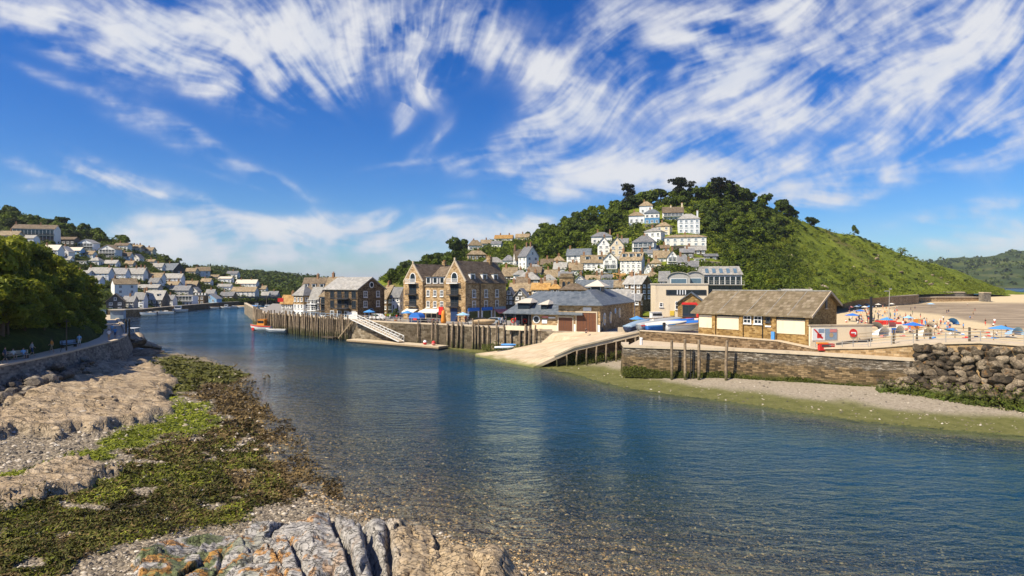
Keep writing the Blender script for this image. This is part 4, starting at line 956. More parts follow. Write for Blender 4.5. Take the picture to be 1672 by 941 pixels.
def garden_wall(label, px0, px1, y0, y1, hh):
    d0 = TOWN.depth(px0, y0); d1 = TOWN.depth(px1, y1); a = P(px0, y0, d0-1); c = P(px1, y1, d1-1)
    g = thing('garden_wall', label, 'wall', tuple(a), 0, 'stone terrace walls between the hillside houses'); o = Vector(a); up_ = Vector((0,0,hh)); dn = Vector((0,0,-3)); bk_ = Vector((0,.6,0))
    MB().hexa([a-o+dn, c-o+dn, c-o+dn+bk_, a-o+dn+bk_], [a-o+up_, c-o+up_, c-o+up_+bk_, a-o+up_+bk_]).build('masonry', MT['stonegrey'], g)
    MB().hexa([a-o+up_-bk_*.15, c-o+up_-bk_*.15, c-o+up_+bk_*1.1, a-o+up_+bk_*1.1], [a-o+up_*1.06-bk_*.15, c-o+up_*1.06-bk_*.15, c-o+up_*1.06+bk_*1.1, a-o+up_*1.06+bk_*1.1]).build('coping', MT['concrete'], g)
    HREC.append((px0, px1, min(y0, y1)-6, max(y0, y1), min(d0, d1)))
for a_ in (('high stone retaining wall under the long white glazed house', 1096,1148,411,411,2.6), ('stone terrace wall below the blue ground floor house', 1053,1080,372,370,1.6), ('stone wall along the lane below the gabled white house', 1066,1108,441,440,1.4), ('stone wall under the pale blue bay windowed house', 1102,1150,387,388,1.2), ('pale garden wall beneath the four storey house', 1012,1058,456,457,1.4), ('stone wall under the arches house', 950,1012,452,453,1.4), ('rough stone wall on the slope beside the apartment block', 1150,1180,433,436,1.8)):
    garden_wall(*a_)
for a_ in (('mossy tan roof between the grey hipped roof and the orange one', 884,906,474,467,459,182,'gx',-16,.7,'stone','tanroof',1,2,1,((.2,1),)),
 ('pale gabled cottage above the dark brown hipped roof', 938,958,466,458,450,196,'gy',-16,.9,'white','slatepale',2,2,1,((.6,1),)),
 ('tan roofed cottage above the blue slate hall', 956,980,464,457,450,200,'gx',-12,.6,'cream','tanroof',1,3,1,((.8,1),)),
 ('white cottage with slate roof beside the tan one above the hall', 978,1000,463,456,449,204,'gx',-8,.6,'white','slate',1,3,1,((.2,1),)),
 ('stone cottage with orange roof at the end of the hall', 1000,1022,462,455,447,206,'gx',-18,.7,'stone','orangeroof',1,2,1,((.5,1),)),
 ('brown roofed stone house behind the twin grey gables', 843,864,472,463,453,178,'gx',-20,.7,'stonegrey','brownroof',2,2,1,((.9,1),)),
 ('pale hipped roof beside the ivy covered house', 838,862,456,449,441,222,'hip',-10,.8,'white','slatepale',1,2,1,((.5,1),)),
 ('cream house with brown roof behind the grey hipped roof', 862,886,452,444,436,236,'gx',-16,.6,'cream','brownroof',1,3,1,((.15,1),)),
 ('grey gabled shop facing the lifeboat house roof', 958,984,486,479,470,150,'gy',-20,.9,'grey','slatepale',1,2,1,((.7,1),)),
 ('narrow tan roof squeezed beside the pale gabled stone house', 1003,1022,474,467,459,168,'gx',-14,.7,'stone','tanroof',1,2,1,((.5,1),)),
 ('low stone workshop beneath the shaded gabled stone house', 1024,1050,500,489,481,138,'gx',-30,.7,'stonedark','slate',1,2,1,()),
 ('white cottage with a big chimney beside the church tower', 898,916,462,453,446,224,'gx',-12,.7,'white','tanroof',1,2,1,((.85,1.8),)),
 ('brown roof behind the hall with two small chimneys', 1024,1044,470,461,453,186,'gx',-24,.6,'stone','brownroof',1,2,1,((.2,1),(.8,1))),
 ('small cream gable facing the square tower', 866,882,462,454,446,212,'gy',-18,.9,'cream','tanroof',1,1,1,((.6,1),))):
    th(*a_)
# church tower
d = 165; r_ = thing('church_tower', 'square brown stone church tower with a tan cap', 'tower', tuple(PD(926, 168, H-(480-CY)/FP*165)), R(-12))
wm = MB().box(-1.9,1.9,-1.9,1.9,-8,4.4).build('wall', MT['stone'], r_)
MB().box(-2.1,2.1,-2.1,2.1,4.4,4.8).box(-1.7,1.7,-1.7,1.7,4.8,5.5).build('parapet', MT['tanroof'], r_)
for k in (-1, 1): arch_window(r_, k*.7, -1.92, 1.6, .8, 1.7, 0, 'darkframe')

# ---------------------------------------------------------------- west bank
LT = LEFT
def wh(*a, **k):
    k.setdefault('group', 'houses on the far bank'); return house(*a, hill=LT, **k)
W1 = [
('long house with dark glazed balconies and a white gable, high on the far bank', 28,92,393,373,366,'gx',14,.35,'white','brownroof',2,6,1,((.02,1.2),(.6,1)),dict(balcony=(0,1),glassy=2)),
('low pale terrace beside the dark balconied house', 2,34,398,384,377,'gx',3,.45,'grey','tanroof',2,4,1,((.5,1),),{}),
('pale annexe stepping down from the low terrace', 30,60,399,389,384,'gx',2,.5,'cool','slatepale',1,4,1,(),{}),
('small house with pyramid tan roof at the end of the bank terrace', 42,68,417,408,399,'hip',1,.9,'grey','tanroof',1,2,1,((.5,1),),{}),
('broad white house with cream roof and big dark windows', 67,100,421,408,400,'gx',2,.5,'white','palecap',2,4,1,((.3,1),),{}),
('white house with a cream roof stepping down beside the broad white one', 96,117,422,411,402,'gy',4,.8,'white','palecap',2,2,1,((.5,.8),),{}),
('house with bright blue painted front', 114,135,416,409,404,'gx',2,.6,'skyblue','palecap',1,3,1,(),{}),
('dark boarded house with a flat brown roof under the trees', 98,126,401,391,387,'gx',2,.5,'dark','brownroof',1,4,1,(),{}),
('white gabled house with a fully glazed blue gable', 132,158,409,397,391,'gy',2,.7,'cool','slatepale',2,2,0,(),dict(style='sb',balcony=(0,1))),
('white gabled chalet with a dark glass front', 167,194,420,407,400,'gy',1,.7,'white','tanroof',2,2,0,(),dict(balcony=(0,1))),
('brown roofed house at the crest above the glass chalet', 190,212,408,401,397,'gx',1,.6,'white','brownroof',1,3,1,((.3,1),),{}),
('tan roofed pair of houses on the bank crest', 213,233,411,404,400,'gx',0,.6,'cream','tanroof',1,3,1,((.3,1),(.8,1)),{}),
('flat roofed white bungalow among bushes', 121,145,432,427,425,'flat',1,.5,'white','palecap',1,5,1,(),{}),
('small white house above the trees at the water side', 126,149,452,446,442,'gx',2,.6,'cool','slatepale',1,3,1,((.2,1),),{}),
('white terrace house with pale slate roof and a tall dark doorway', 147,182,457,446,437,'gx',1,.45,'cool','slatepale',2,4,1,((.05,1),(.9,1)),{}),
('grey terrace house with blue shaded front in the middle of the row', 181,209,457,447,438,'gx',1,.5,'cool','slate',2,3,1,((.9,1),),{}),
('white terrace house with chimneys at the end of the row', 208,238,457,447,438,'gx',1,.5,'white','slatepale',2,4,1,((.5,1.3),(.95,1.3)),{}),
('big cream white house with a blank gable and shaded blue front', 182,224,489,464,455,'gx',44,.8,'white','tanroof',3,2,0,((.1,1),),{}),
('pale blue house above the water side trees', 143,167,467,457,451,'gx',2,.6,'cool','slatepale',2,3,1,(),{}),
('brown gabled boathouse with a dark front by the far quay', 174,205,508,492,480,'gy',26,.8,'dark','tanroof',2,2,1,(),{}),
('small blue grey house with arched windows next to the boathouse', 204,222,505,492,484,'gx',1,.7,'grey','slate',2,3,0,((.5,1),),{}),
('grey fronted house with tall chimney on the far quay', 222,238,504,488,478,'gx',0,.8,'cool','slate',2,2,0,((.9,1.6),),{}),
('house with white upper floor among trees above the far quay', 222,239,456,446,437,'gx',1,.8,'cool','slate',2,2,1,((.5,1.2),),{}),
('brown roofed house on the bank ridge', 219,235,412,405,401,'gx',0,.7,'stone','brownroof',1,2,1,((.3,1),),{}),
('cream house with tan roof stepping along the ridge', 235,252,417,409,404,'gx',0,.7,'cream','tanroof',1,2,1,((.5,1),),{}),
('low pale house below the ridge trees', 240,254,432,427,424,'gx',0,.6,'cream','tanroof',1,2,1,((.5,1),),{}),
('long dark blue slate roof with a dark stone gable', 258,302,448,441,430,'gx',-28,.5,'dark','slateblue',1,5,1,((.4,1),),{}),
('white house with brown front half way up the bank', 241,267,464,453,446,'gx',1,.6,'white','tanroof',2,3,1,((.1,1),),{}),
('long white terrace with pale blue front half way up', 265,299,464,454,447,'gx',1,.4,'cool','slatepale',2,5,1,((.1,1),(.9,1)),{}),
('tan roofed cottage beside the tall white gabled villa', 305,322,449,443,438,'gx',-1,.7,'cream','tanroof',1,2,1,(),{}),
('tall white gabled villa near the wood', 319,344,454,442,436,'gx',30,.7,'white','tanroof',2,2,1,((.1,1),),{}),
('dark house with tan roof below the white gabled villa', 304,324,475,466,459,'gx',1,.7,'dark','tanroof',1,2,1,((.5,1),),{}),
('low white house with tan roof near the wood', 345,358,455,452,449,'gx',-1,.6,'white','tanroof',1,2,0,(),{}),
('white bungalow with blue windows below the wood', 358,380,462,455,452,'gx',-1,.5,'cool','palecap',1,3,1,(),dict(style='sb')),
('second white bungalow under the blue windowed one', 356,379,475,468,464,'gx',-1,.5,'cool','slatepale',1,3,1,((.3,1),),{}),
('row of white houses at the wood edge', 387,421,471,463,457,'gx',-1,.4,'white','palecap',2,5,1,((.2,1),(.7,1)),{}),
('white house with rusty brown roof above the bridge', 381,420,486,476,469,'gx',-1,.45,'white','tanroof',2,5,1,((.3,1),),{}),
('long grey roof over dark cottages behind the hotel', 272,312,481,474,467,'gx',0,.4,'grey','slate',1,5,1,((.2,1),(.8,1)),{}),
('row of grey cottages behind the stone quay house', 224,262,476,470,465,'gx',0,.4,'grey','slatepale',1,5,1,((.1,1),(.6,1)),{}),
('stone quay house with pale dormers in its roof', 238,271,504,489,475,'gx',0,.7,'stonegrey','slatepale',2,4,0,((.05,1.4),),dict(dorm=2)),
('narrow white house between the stone house and the hotel', 271,286,501,489,482,'gx',-1,.9,'white','slate',2,2,0,((.5,1),),{}),
('long white hotel with two rows of large windows on the far quay', 285,319,500,483,480,'flat',0,.5,'cool','palecap',2,6,0,(),dict(balcony=(1,))),
('dark stone house topped with white chimneys', 316,337,498,483,479,'flat',-1,.7,'stonedark','slate',2,3,0,((.1,1.2),(.35,1.2),(.6,1.2),(.85,1.2)),dict(chm='white')),
('pale blue gabled house on the far quay', 335,358,498,488,480,'gy',0,.8,'skyblue','slatepale',2,2,0,(),{}),
('brown house with grey roof near the bridge', 362,384,490,483,477,'gx',-1,.7,'stone','slate',2,3,0,((.2,1),),{}),
('white house beside the bridge end', 428,440,488,482,477,'gx',-1,.8,'white','slatepale',1,2,0,(),{}),
('grey house beside the bridge end', 440,455,488,481,476,'gx',-1,.8,'grey','slate',1,2,0,((.5,1),),{}),
]
W1 += [
('small white cottage under the blue fronted house', 104,118,429,424,419,'gx',-2,.7,'white','slatepale',1,2,1,((.3,1),),{}),
('white cottage with tan roof below the glazed gable house', 140,156,421,415,410,'gx',-3,.7,'white','tanroof',1,2,1,(),{}),
('white house between the flat bungalow and the glass chalet', 150,166,433,426,420,'hip',-2,.8,'white','slatepale',1,2,1,((.5,1),),{}),
('pair of white cottages under the glass chalet', 172,194,436,430,425,'gx',-3,.5,'white','slatepale',1,4,1,((.5,1),),{}),
('white cottage with brown roof in the trees below the crest', 200,216,424,418,412,'gx',-2,.7,'white','brownroof',1,2,1,((.2,1),),{}),
('white gabled cottage below the crest houses', 218,232,428,421,415,'gy',-3,.9,'white','slate',1,2,1,(),{}),
('cream cottage above the end of the long terrace', 206,220,436,431,426,'gx',-2,.7,'cream','tanroof',1,2,1,((.6,1),),{}),
('white house among the trees above the long white terrace', 252,268,442,436,430,'gx',-2,.7,'white','slatepale',1,2,1,((.4,1),),{}),
('tall white house behind the grey cottages', 246,262,470,461,454,'gx',-3,.8,'white','slate',2,2,1,((.2,1),),{}),
('white cottage with two chimneys below the long white terrace', 274,294,470,465,460,'gx',-2,.6,'white','tanroof',1,3,1,((.1,1),(.9,1)),{}),
('white gable between the hotel roof and the dark house', 312,326,482,475,469,'gy',-2,.9,'white','slatepale',1,2,1,(),{}),
('small white house above the pale blue gabled one', 338,352,486,479,473,'gx',-2,.7,'white','slate',1,2,1,((.5,1),),{}),
('white cottage among the shrubs under the wood', 330,346,466,460,455,'gx',-2,.7,'white','tanroof',1,2,1,((.3,1),),{}),
('white cottage with slate roof above the row at the wood edge', 372,390,453,447,443,'gx',-2,.6,'white','slate',1,2,1,((.5,1),),{}),
('white house stepping above the brown roofed one by the bridge', 421,436,478,472,467,'gx',-2,.7,'white','tanroof',1,2,1,((.5,1),),{}),
]
for r in W1:
    kw = dict(r[-1]); wh(*r[:-1], **kw)
# ================================================================ walls of the quay
def wall_strip(name, label, pts, zb, th, mat, cope=None, cat='wall', lift=.0, group=None, ch=.28, cw=.25, batter=0.0):
    """wall along a polyline (outer face on the line), th thick towards the back"""
    root = thing(name, label, cat, tuple(pts[0]), 0, group); o = Vector(pts[0]); b = MB()
    inn = offs([Vector((p.x, p.y, p.z)) for p in pts], th); foot = offs([Vector((p.x, p.y, p.z)) for p in pts], -batter)
    n = len(pts); V = []
    for p, q, f in zip(pts, inn, foot): V += [Vector((f.x, f.y, zb))-o, Vector((p.x, p.y, p.z))-o, Vector((q.x, q.y, p.z))-o, Vector((q.x, q.y, zb))-o]
    F = []
    for i in range(n-1):
        a = i*4; c = a+4; F += [(a, c, c+1, a+1), (a+1, c+1, c+2, a+2), (a+2, c+2, c+3, a+3)]
    F += [(0, 1, 2, 3), (4*n-1, 4*n-2, 4*n-3, 4*n-4)]
    b.add(V, F); me = b.mesh('masonry', MT[mat]); bm_fix(me); link('masonry', me, root)
    if cope:
        c = MB(); out = offs(pts, -cw*.35); inn = offs(pts, th+.05); V = []
        for p, q in zip(out, inn): V += [Vector((p.x, p.y, p.z+.01))-o, Vector((p.x, p.y, p.z+ch))-o, Vector((q.x, q.y, p.z+ch))-o, Vector((q.x, q.y, p.z+.01))-o]
        c.add(V, F+[(i*4+3, i*4+7, i*4+4, i*4) for i in range(n-1)]); me = c.mesh('coping', MT[cope]); bm_fix(me); link('coping', me, root)
    return root
def V3(l, z): return [Vector((x, y, z)) for x, y in l]
Q3 = V3(QW, 4.52)
far_q = [Vector((-118, 270, 4.5)), Vector((-86, 205, 4.5))]
wall_strip('quay_wall', 'rubble stone quay wall behind the row of leaning timber piles', far_q+Q3[:4], -2, .9, 'quaystone', 'concrete')
wall_strip('quay_wall', 'stone quay wall behind the floating pontoon, in front of the gabled terrace', [Q3[3]+Vector((.01,-.01,0))]+Q3[4:], -2, .9, 'quaystone', 'concrete')
e0 = Q3[-1]; wall_strip('quay_wall', 'short return of the quay wall beside the slipway', [e0+Vector((.02,0,0)), e0+Vector((2.7,.5,0))], -1, .9, 'quaystone', 'concrete')
wall_strip('pier_wall', 'long banded stone pier wall with dark weed along its foot', [PD(1016,88.8,4.25)]+LO, -1.2, .9, 'pierstone', 'concrete', ch=.35, cw=.5, batter=.35)
wall_strip('pier_wall', 'upper rubble wall with a pale timber rail, below the brick shelter', [Vector((u.x, u.y, u.z)) for u in UP[:5]], 2, .6, 'stonedark', 'concrete', ch=.16)
wall_strip('promenade_wall', 'retaining wall of the promenade above the boulders', [UP[4]+Vector((.02,-.02,0))]+UP[5:], 1.2, .6, 'stone', 'concrete', ch=.2, cw=.5, batter=.5)
w0 = offs(WALK, -.0)
wall_strip('sea_wall', 'old stone sea wall below the shaded riverside walk', [p+Vector((0, 0, .03)) for p in w0][::-1], .2, .5, 'stonegrey', 'concrete', ch=.22, batter=1.0) if False else None
# the walk's wall faces the river (+x): build with the line reversed so the face looks right
def face_wall(name, label, pts, zb, th, mat, cope, batter):
    root = thing(name, label, 'wall', tuple(pts[0])); o = Vector(pts[0]); inn = offs(pts, th); foot = offs(pts, -batter); n = len(pts); V = []
    for p, q, f in zip(pts, inn, foot): V += [Vector((f.x, f.y, zb))-o, p-o, Vector((q.x, q.y, p.z))-o, Vector((q.x, q.y, zb))-o]
    F = []
    for i in range(n-1): a = i*4; c = a+4; F += [(a, c, c+1, a+1), (a+1, c+1, c+2, a+2), (a+2, c+2, c+3, a+3)]
    b = MB().add(V, F+[(0,1,2,3), (4*n-1,4*n-2,4*n-3,4*n-4)]); me = b.mesh('masonry', MT[mat]); bm_fix(me); link('masonry', me, root)
    V = []
    for p, q in zip(offs(pts, -.12), offs(pts, th+.05)): V += [Vector((p.x, p.y, p.z+.005))-o, Vector((p.x, p.y, p.z+.2))-o, Vector((q.x, q.y, p.z+.2))-o, Vector((q.x, q.y, p.z+.005))-o]
    c = MB().add(V, F+[(i*4+3, i*4+7, i*4+4, i*4) for i in range(n-1)]+[(0,1,2,3), (4*n-1,4*n-2,4*n-3,4*n-4)]); me = c.mesh('coping', MT[cope]); bm_fix(me); link('coping', me, root)
face_wall('sea_wall', 'old stone sea wall below the shaded riverside walk', [p+Vector((0, 0, .03)) for p in WALK], .2, .5, 'stonegrey', 'concrete', 1.2)
# far bank quay and bridge
FB = [Vector((x, y, 2.4)) for x, y in ((-132,213),(-164,271),(-182,318),(-169,333),(-161,361))]
wall_strip('quay_wall', 'dark stone quay wall along the far bank below the hotel', [Vector((-163,262,2.5)), Vector((-158,283,2.5)), Vector((-158,300,2.5)), Vector((-166,330,2.5)), Vector((-159,358,2.5))][::1], -1, 1, 'stonedark', 'concrete') if False else None
fb = [PD(px, d, 2.5) for px, d in ((176,246),(200,247),(230,251),(262,271),(290,290),(330,318),(360,343),(390,362))]
wall_strip('quay_wall', 'dark stone quay wall along the far bank below the hotel', fb, -1, 1.2, 'stonedark', 'concrete')
prism('far_quay_road', [p+Vector((0,.6,-.02)) for p in fb]+[p+Vector((-6,14,0)) for p in fb[::-1]], -1, [MT['tarmac'], MT['stonedark']])
br = thing('river_bridge', 'low grey stone bridge with arches crossing the river far away', 'bridge', tuple(PD(388, 366, 0)))
o = Vector(br.location); p0 = PD(388,366,0); p1 = PD(476,402,0); b = MB(); n = 7; ax = (p1-p0); 
for i in range(n):
    a = p0+ax*(i/n); c = p0+ax*((i+1)/n); m1 = a.lerp(c, .14); m2 = a.lerp(c, .86)
    def up(v, z): return Vector((v.x, v.y, z))-o
    sh = Vector((0, 6, 0))
    b.hexa([up(a,-1), up(m1,-1), up(m1+sh,-1), up(a+sh,-1)], [up(a,4.4), up(m1,4.4), up(m1+sh,4.4), up(a+sh,4.4)])
    b.hexa([up(m2,-1), up(c,-1), up(c+sh,-1), up(m2+sh,-1)], [up(m2,4.4), up(c,4.4), up(c+sh,4.4), up(m2+sh,4.4)])
    for q, zz in ((.14,.8),(.28,2.0),(.42,2.5),(.58,2.5),(.72,2.0)):
        e = q+.14; s_, t_ = a.lerp(c, q), a.lerp(c, min(e,.86)); b.hexa([up(s_,zz), up(t_,zz), up(t_+sh,zz), up(s_+sh,zz)], [up(s_,4.4), up(t_,4.4), up(t_+sh,4.4), up(s_+sh,4.4)])
b.build('arch', MT['stonegrey'], br)
b = MB(); b.hexa([up(p0,4.4), up(p1,4.4), up(p1+sh,4.4), up(p0+sh,4.4)], [up(p0,5.3), up(p1,5.3), up(p1+Vector((0,.4,0)),5.3), up(p0+Vector((0,.4,0)),5.3)]); b.build('parapet', MT['stonegrey'], br)

# ================================================================ quay houses, from the pile end to the gabled terrace
qg = 'stone houses on the quay'
def qh(label, px0, px1, yb, ye, yr, d, *a, **k):
    k.setdefault('drop', 2); k.setdefault('group', qg); return house(label, px0, px1, yb, ye, yr, *a, d=d, **k)
qh('grey rendered house with an orange lichened roof at the end of the quay', 460,486,517,494,483,172,'gx',-20,.6,'grey','orangeroof',2,3,0,((.8,1),),detail=True)
qh('tall brown roofed house with dormers behind the quay, taller than its neighbours', 490,545,517,478,454,186,'gx',-24,.45,'stone','brownroof',3,5,2,((.55,1),),dorm=3)
qh('grey and tan gabled house with a white dormer behind the balconied house', 530,568,517,474,453,180,'gx',-30,.7,'stonegrey','tanroof',3,3,2,((.3,1.2),),dorm=1)
qh('stone house with white arched ground floor and a hipped grey roof', 480,514,517.5,483,466,160,'hip',-34,.9,'stone','slatepale',3,3,2,(),lo_band=('white',3.2),detail=True)
qh('white and stone house with open galleries beside the hipped roof house', 507,532,518,486,470,158,'gx',-30,.8,'white','slatepale',3,3,2,(),balcony=(1,2),detail=True)
qh('house with two tiers of brown timber balconies under a tan hipped roof', 523,562,519,485,468,155,'hip',-34,.8,'stone','tanroof',3,4,2,((.5,.8),),balcony=(1,2),detail=True,glassy=2)
r_ = thing('quay_house', 'stone quay warehouse with a round window in its shaded gable', 'house', (-36.8,146,4.5), R(60), qg)
W, L, he, hr = 9.4, 11, 7.3, 2.7
c_ = (W/2, L/2)
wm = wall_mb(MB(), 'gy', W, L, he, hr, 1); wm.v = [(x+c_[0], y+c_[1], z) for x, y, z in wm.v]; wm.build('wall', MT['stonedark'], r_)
wm = roof_mb(MB(), 'gy', W, L, he, hr, .4, .2); wm.v = [(x+c_[0], y+c_[1], z) for x, y, z in wm.v]; ro = wm.build('roof', MT['slatepale'], r_)
for z in (2.9, 5.3):
    for x in (2.6, 7.0): window(r_, x, 0, z, 1.2, 1.5, 0, 's', True)
round_window(r_, W/2, 0, 8.3, .75)
arch_window(r_, 4.6, 0, 0, 1.9, 2.6, 0, 'bluewall')
for k, z in enumerate((0.3, 2.8, 5.1)):
    for y in (1.2, 3.6, 6.0, 8.4): window(r_, 0, y, z, 1.3, 1.7, R(-90), 'd' if k else 's', True)
for z in (2.6, 4.95):
    bl = MB(); bl.box(-1.2, 0, 2.4, 6.8, z-.12, z+.05)
    for y in np.arange(2.4, 6.9, .55): bl.box(-1.2, -1.14, y-.03, y+.03, z, z+1)
    bl.box(-1.22, -1.12, 2.4, 6.8, z+1, z+1.08); bl.build('balcony', MT['darkframe'], r_)
MB().box(-.04, 0.02, .1, 3.4, 0, 1.8).build('plinth', MT['white'], r_)
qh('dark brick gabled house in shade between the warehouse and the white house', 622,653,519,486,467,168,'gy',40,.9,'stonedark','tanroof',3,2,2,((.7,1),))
qh('low dark roofed lean-to beside the quay warehouse', 612,636,519,490,478,172,'gx',10,.7,'stonedark','slate',2,2,0,())
qh('narrow white house with a grey slate roof against the gabled terrace', 640,662,520,483,470,154,'gx',-30,.9,'white','slate',3,2,2,(),detail=True)

# ---------------------------------------------------------------- the gabled terrace
g = thing('quay_terrace', 'large honey stone terrace with two tall gables and a row of dormers', 'building', (-26.4,149,4.5), R(-36.87))
def part_wall(kind, x0, x1, y0, y1, he, hr, mat):
    b = wall_mb(MB(), kind, x1-x0, y1-y0, he, hr, 1); b.v = [(x+(x0+x1)/2, y+(y0+y1)/2, z) for x, y, z in b.v]; return b.build('wall', MT[mat], g)
def part_roof(kind, x0, x1, y0, y1, he, hr, mat, o=.3):
    b = roof_mb(MB(), kind, x1-x0, y1-y0, he, hr, o, .22); b.v = [(x+(x0+x1)/2, y+(y0+y1)/2, z) for x, y, z in b.v]; return b.build('roof', MT[mat], g)
part_wall('gy', 0, 6.5, 0, 14, 9, 4.1, 'stone'); part_wall('gy', 13.4, 20, 0, 15, 9, 4.6, 'stone'); part_wall('gx', 6.5, 13.4, .7, 12, 8.1, 4.4, 'stone')
r1 = part_roof('gy', 0, 6.5, .45, 14, 9, 4.1, 'brownroof'); r2 = part_roof('gy', 13.4, 20, .45, 15, 9, 4.6, 'brownroof'); r3 = part_roof('gx', 6.6, 13.3, .7, 12, 8.1, 4.4, 'brownroof', .25)
for x0, x1, hh in ((0, 6.5, 4.1), (13.4, 20, 4.6)):     # stone gable coping
    c = MB(); m_ = (x0+x1)/2
    for a in (x0, x1): c.beam((a, .12, 9.1), (m_, .12, 9.25+hh), .34, .34)
    c.box(m_-.2, m_+.2, -.05, .3, 9.2+hh, 9.9+hh); c.build('gable_coping', MT['concrete'], g)
for x in (3.25, 16.7):
    arch_window(g, x, -.02, 8.9, 2.0, 2.3, 0, 'frame')
    for k, z in enumerate((6.2, 3.5)):
        w_ = window(g, x, 0, z, 2.4, 2.2, 0, 'd', True)
    for z in (8.75, 6.1, 3.4):
        bl = MB(); bl.box(x-1.7, x+1.7, -1.0, -.01, z-.16, z); railing_mb(bl, x-1.6, x+1.6, -.95, z, .9, .3); bl.build('balcony', MT['darkframe'] if z < 8 else MT['frame'], g)
for k in range(3):
    x = 7.7+k*2.2
    for z in (5.6, 3.0): window(g, x, .7, z, 1.0, 1.5, 0, 's', True)
    dm = MB(); dm.box(x-.75, x+.75, .75, 3.2, 8.6, 10.2); do = dm.build('dormer', MT['frame'], r3); MB().box(x-.95, x+.95, .45, 4.4, 10.2, 10.36).build('dormer_roof', MT['brownroof'], do); MB().box(x-.5, x+.5, .69, .76, 8.8, 9.95).build('pane', MT['glass'], do)
c = MB(); 
for k, y in enumerate((2.9, 7.2, 11.3)):
    for z in (5.4, 2.9): window(g, 20, y, z, 1.25, 1.75, R(90), 's', True)
    dm = MB(); dm.box(17.6, 19.7, y-.85, y+.85, 8.9, 10.9); do = dm.build('dormer', MT['frame'], r2); MB().box(16.6, 19.9, y-1.05, y+1.05, 10.9, 11.06).build('dormer_roof', MT['brownroof'], do); MB().box(19.69, 19.78, y-.5, y+.5, 9.3, 10.6).build('pane', MT['glass'], do)
chimney(r2, 16.7, 12.6, 13.4, 1.6, 1.1, 'stone'); chimney(r1, 3.2, 11, 12.9, 1.2, .9, 'stone')
# drain pipe, doors, shop fronts
dm = MB().tube((20.1, 5.0, 0), (20.1, 5.0, 9), .09); dm.build('drain_pipe', MT['black'], g)
MB().box(15.6, 17.6, -.12, .05, 0, 3.0).build('door', MT['navy'], g)
MB().box(2.4, 3.9, -.1, .05, 0, 2.4).build('door', MT['darkframe'], g)
for y0, y1, fm in ((.6, 4.6, 'blue'), (5.4, 9.4, 'blue'), (10.2, 14.4, 'bluegrey')):
    s = MB().box(20, 20.12, y0, y1, 0, 2.9).build('shop_front', MT['frame'], g)
    MB().box(20.1, 20.18, y0+.55, y1-.55, .4, 2.3).build('pane', MT['glass'], s)
    MB().box(20.1, 20.35, y0+.1, y1-.1, 2.35, 3.1).build('fascia', MT[fm], s)
a = MB().add([(20,10,2.7),(20,14.6,2.7),(21.6,14.6,1.9),(21.6,10,1.9),(20,10,2.6),(20,14.6,2.6),(21.6,14.6,1.55),(21.6,10,1.55)], [(0,3,2,1),(4,5,6,7),(0,4,7,3),(1,2,6,5),(3,7,6,2)]); a.build('awning', MT['pink'], g)
a = MB().add([(6.6,.7,2.7),(12.6,.7,2.7),(12.6,-1.6,2.0),(6.6,-1.6,2.0),(6.6,.7,2.6),(12.6,.7,2.6),(12.6,-1.6,1.75),(6.6,-1.6,1.75)], [(0,3,2,1),(4,5,6,7),(0,4,7,3),(1,2,6,5),(3,7,6,2)]); a.build('awning', MT['sail'], g)
a = MB().add([(1.2,0,2.6),(5.2,0,2.6),(5.2,-1.7,1.9),(1.2,-1.7,1.9),(1.2,0,2.5),(5.2,0,2.5),(5.2,-1.7,1.65),(1.2,-1.7,1.65)], [(0,3,2,1),(4,5,6,7),(0,4,7,3),(1,2,6,5),(3,7,6,2)]); a.build('awning', MT['sail'], g)
s = MB().box(7, 12.5, .55, .72, .1, 1.9).build('shop_front', MT['cream'], g)
for k in range(3): MB().box(7.3+k*1.8, 8.7+k*1.8, .48, .56, .6, 1.75).build('pane', MT['glass'], s)
MB().box(2.2, 4.4, -.12, 0, 3.0, 3.5).build('name_board', MT['frame'], g)

# ---------------------------------------------------------------- lifeboat house
g = thing('lifeboat_house', 'stone lifeboat house with two brown doors and a blue grey slate roof', 'building', (-1.75,115.6,4.5), R(-24.8))
wl_ = MB().box(5.8, 11.2, 0, 17, -1.5, 3.2).box(11.2, 19, 0, 24, -1.5, 4.65).box(1.2, 5.8, 4.2, 17, -1.5, 3.1); wl_.build('wall', MT['stone'], g)
def hipxy(x0, x1, y0, y1, z, zr, ra, rb, th=.16):
    v = [(x0,y0,z),(x1,y0,z),(x1,y1,z),(x0,y1,z)]; b = MB()
    v2 = [(x, y, zz+th) for x, y, zz in v]; t2 = [(*ra, zr+th), (*rb, zr+th)]
    alongx = abs(rb[0]-ra[0]) > abs(rb[1]-ra[1])
    f = [(3,2,1,0),(0,1,5,4),(1,2,6,5),(2,3,7,6),(3,0,4,7)]+([(4,5,9,8),(5,6,9),(6,7,8,9),(7,4,8)] if alongx else [(4,5,8),(5,6,9,8),(6,7,9),(7,4,8,9)])
    return b.add(v+v2+t2, f)
ra = hipxy(.4, 16, -.9, 19, 2.95, 6.9, (3.4, 9), (12.5, 9)).build('roof', MT['slateblue'], g)
rb_ = hipxy(10.7, 19.7, -.8, 24.7, 4.65, 7.3, (15.1, 5.2), (15.1, 19.5)).build('roof', MT['slateblue'], g)
for x0, x1, y, dh in ((2.4, 5.4, .9, 1.35), (7.1, 8.9, .9, 1.1)):        # pale topped dormers
    z0 = 3.6
    do = MB().box(x0+.3, x1-.3, y, y+3.2, z0, z0+dh).build('dormer', MT['darkframe'], ra)
    MB().box(x0+.4, x1-.4, y-.06, y+.02, z0+.15, z0+dh-.12).build('pane', MT['glass'], do)
    hipxy(x0-.1, x1+.1, y-.45, y+4.2, z0+dh, z0+dh+.75, (x0+.8, y+2.6), (x1-.8, y+2.6), .08).build('dormer_roof', MT['palecap'], do)
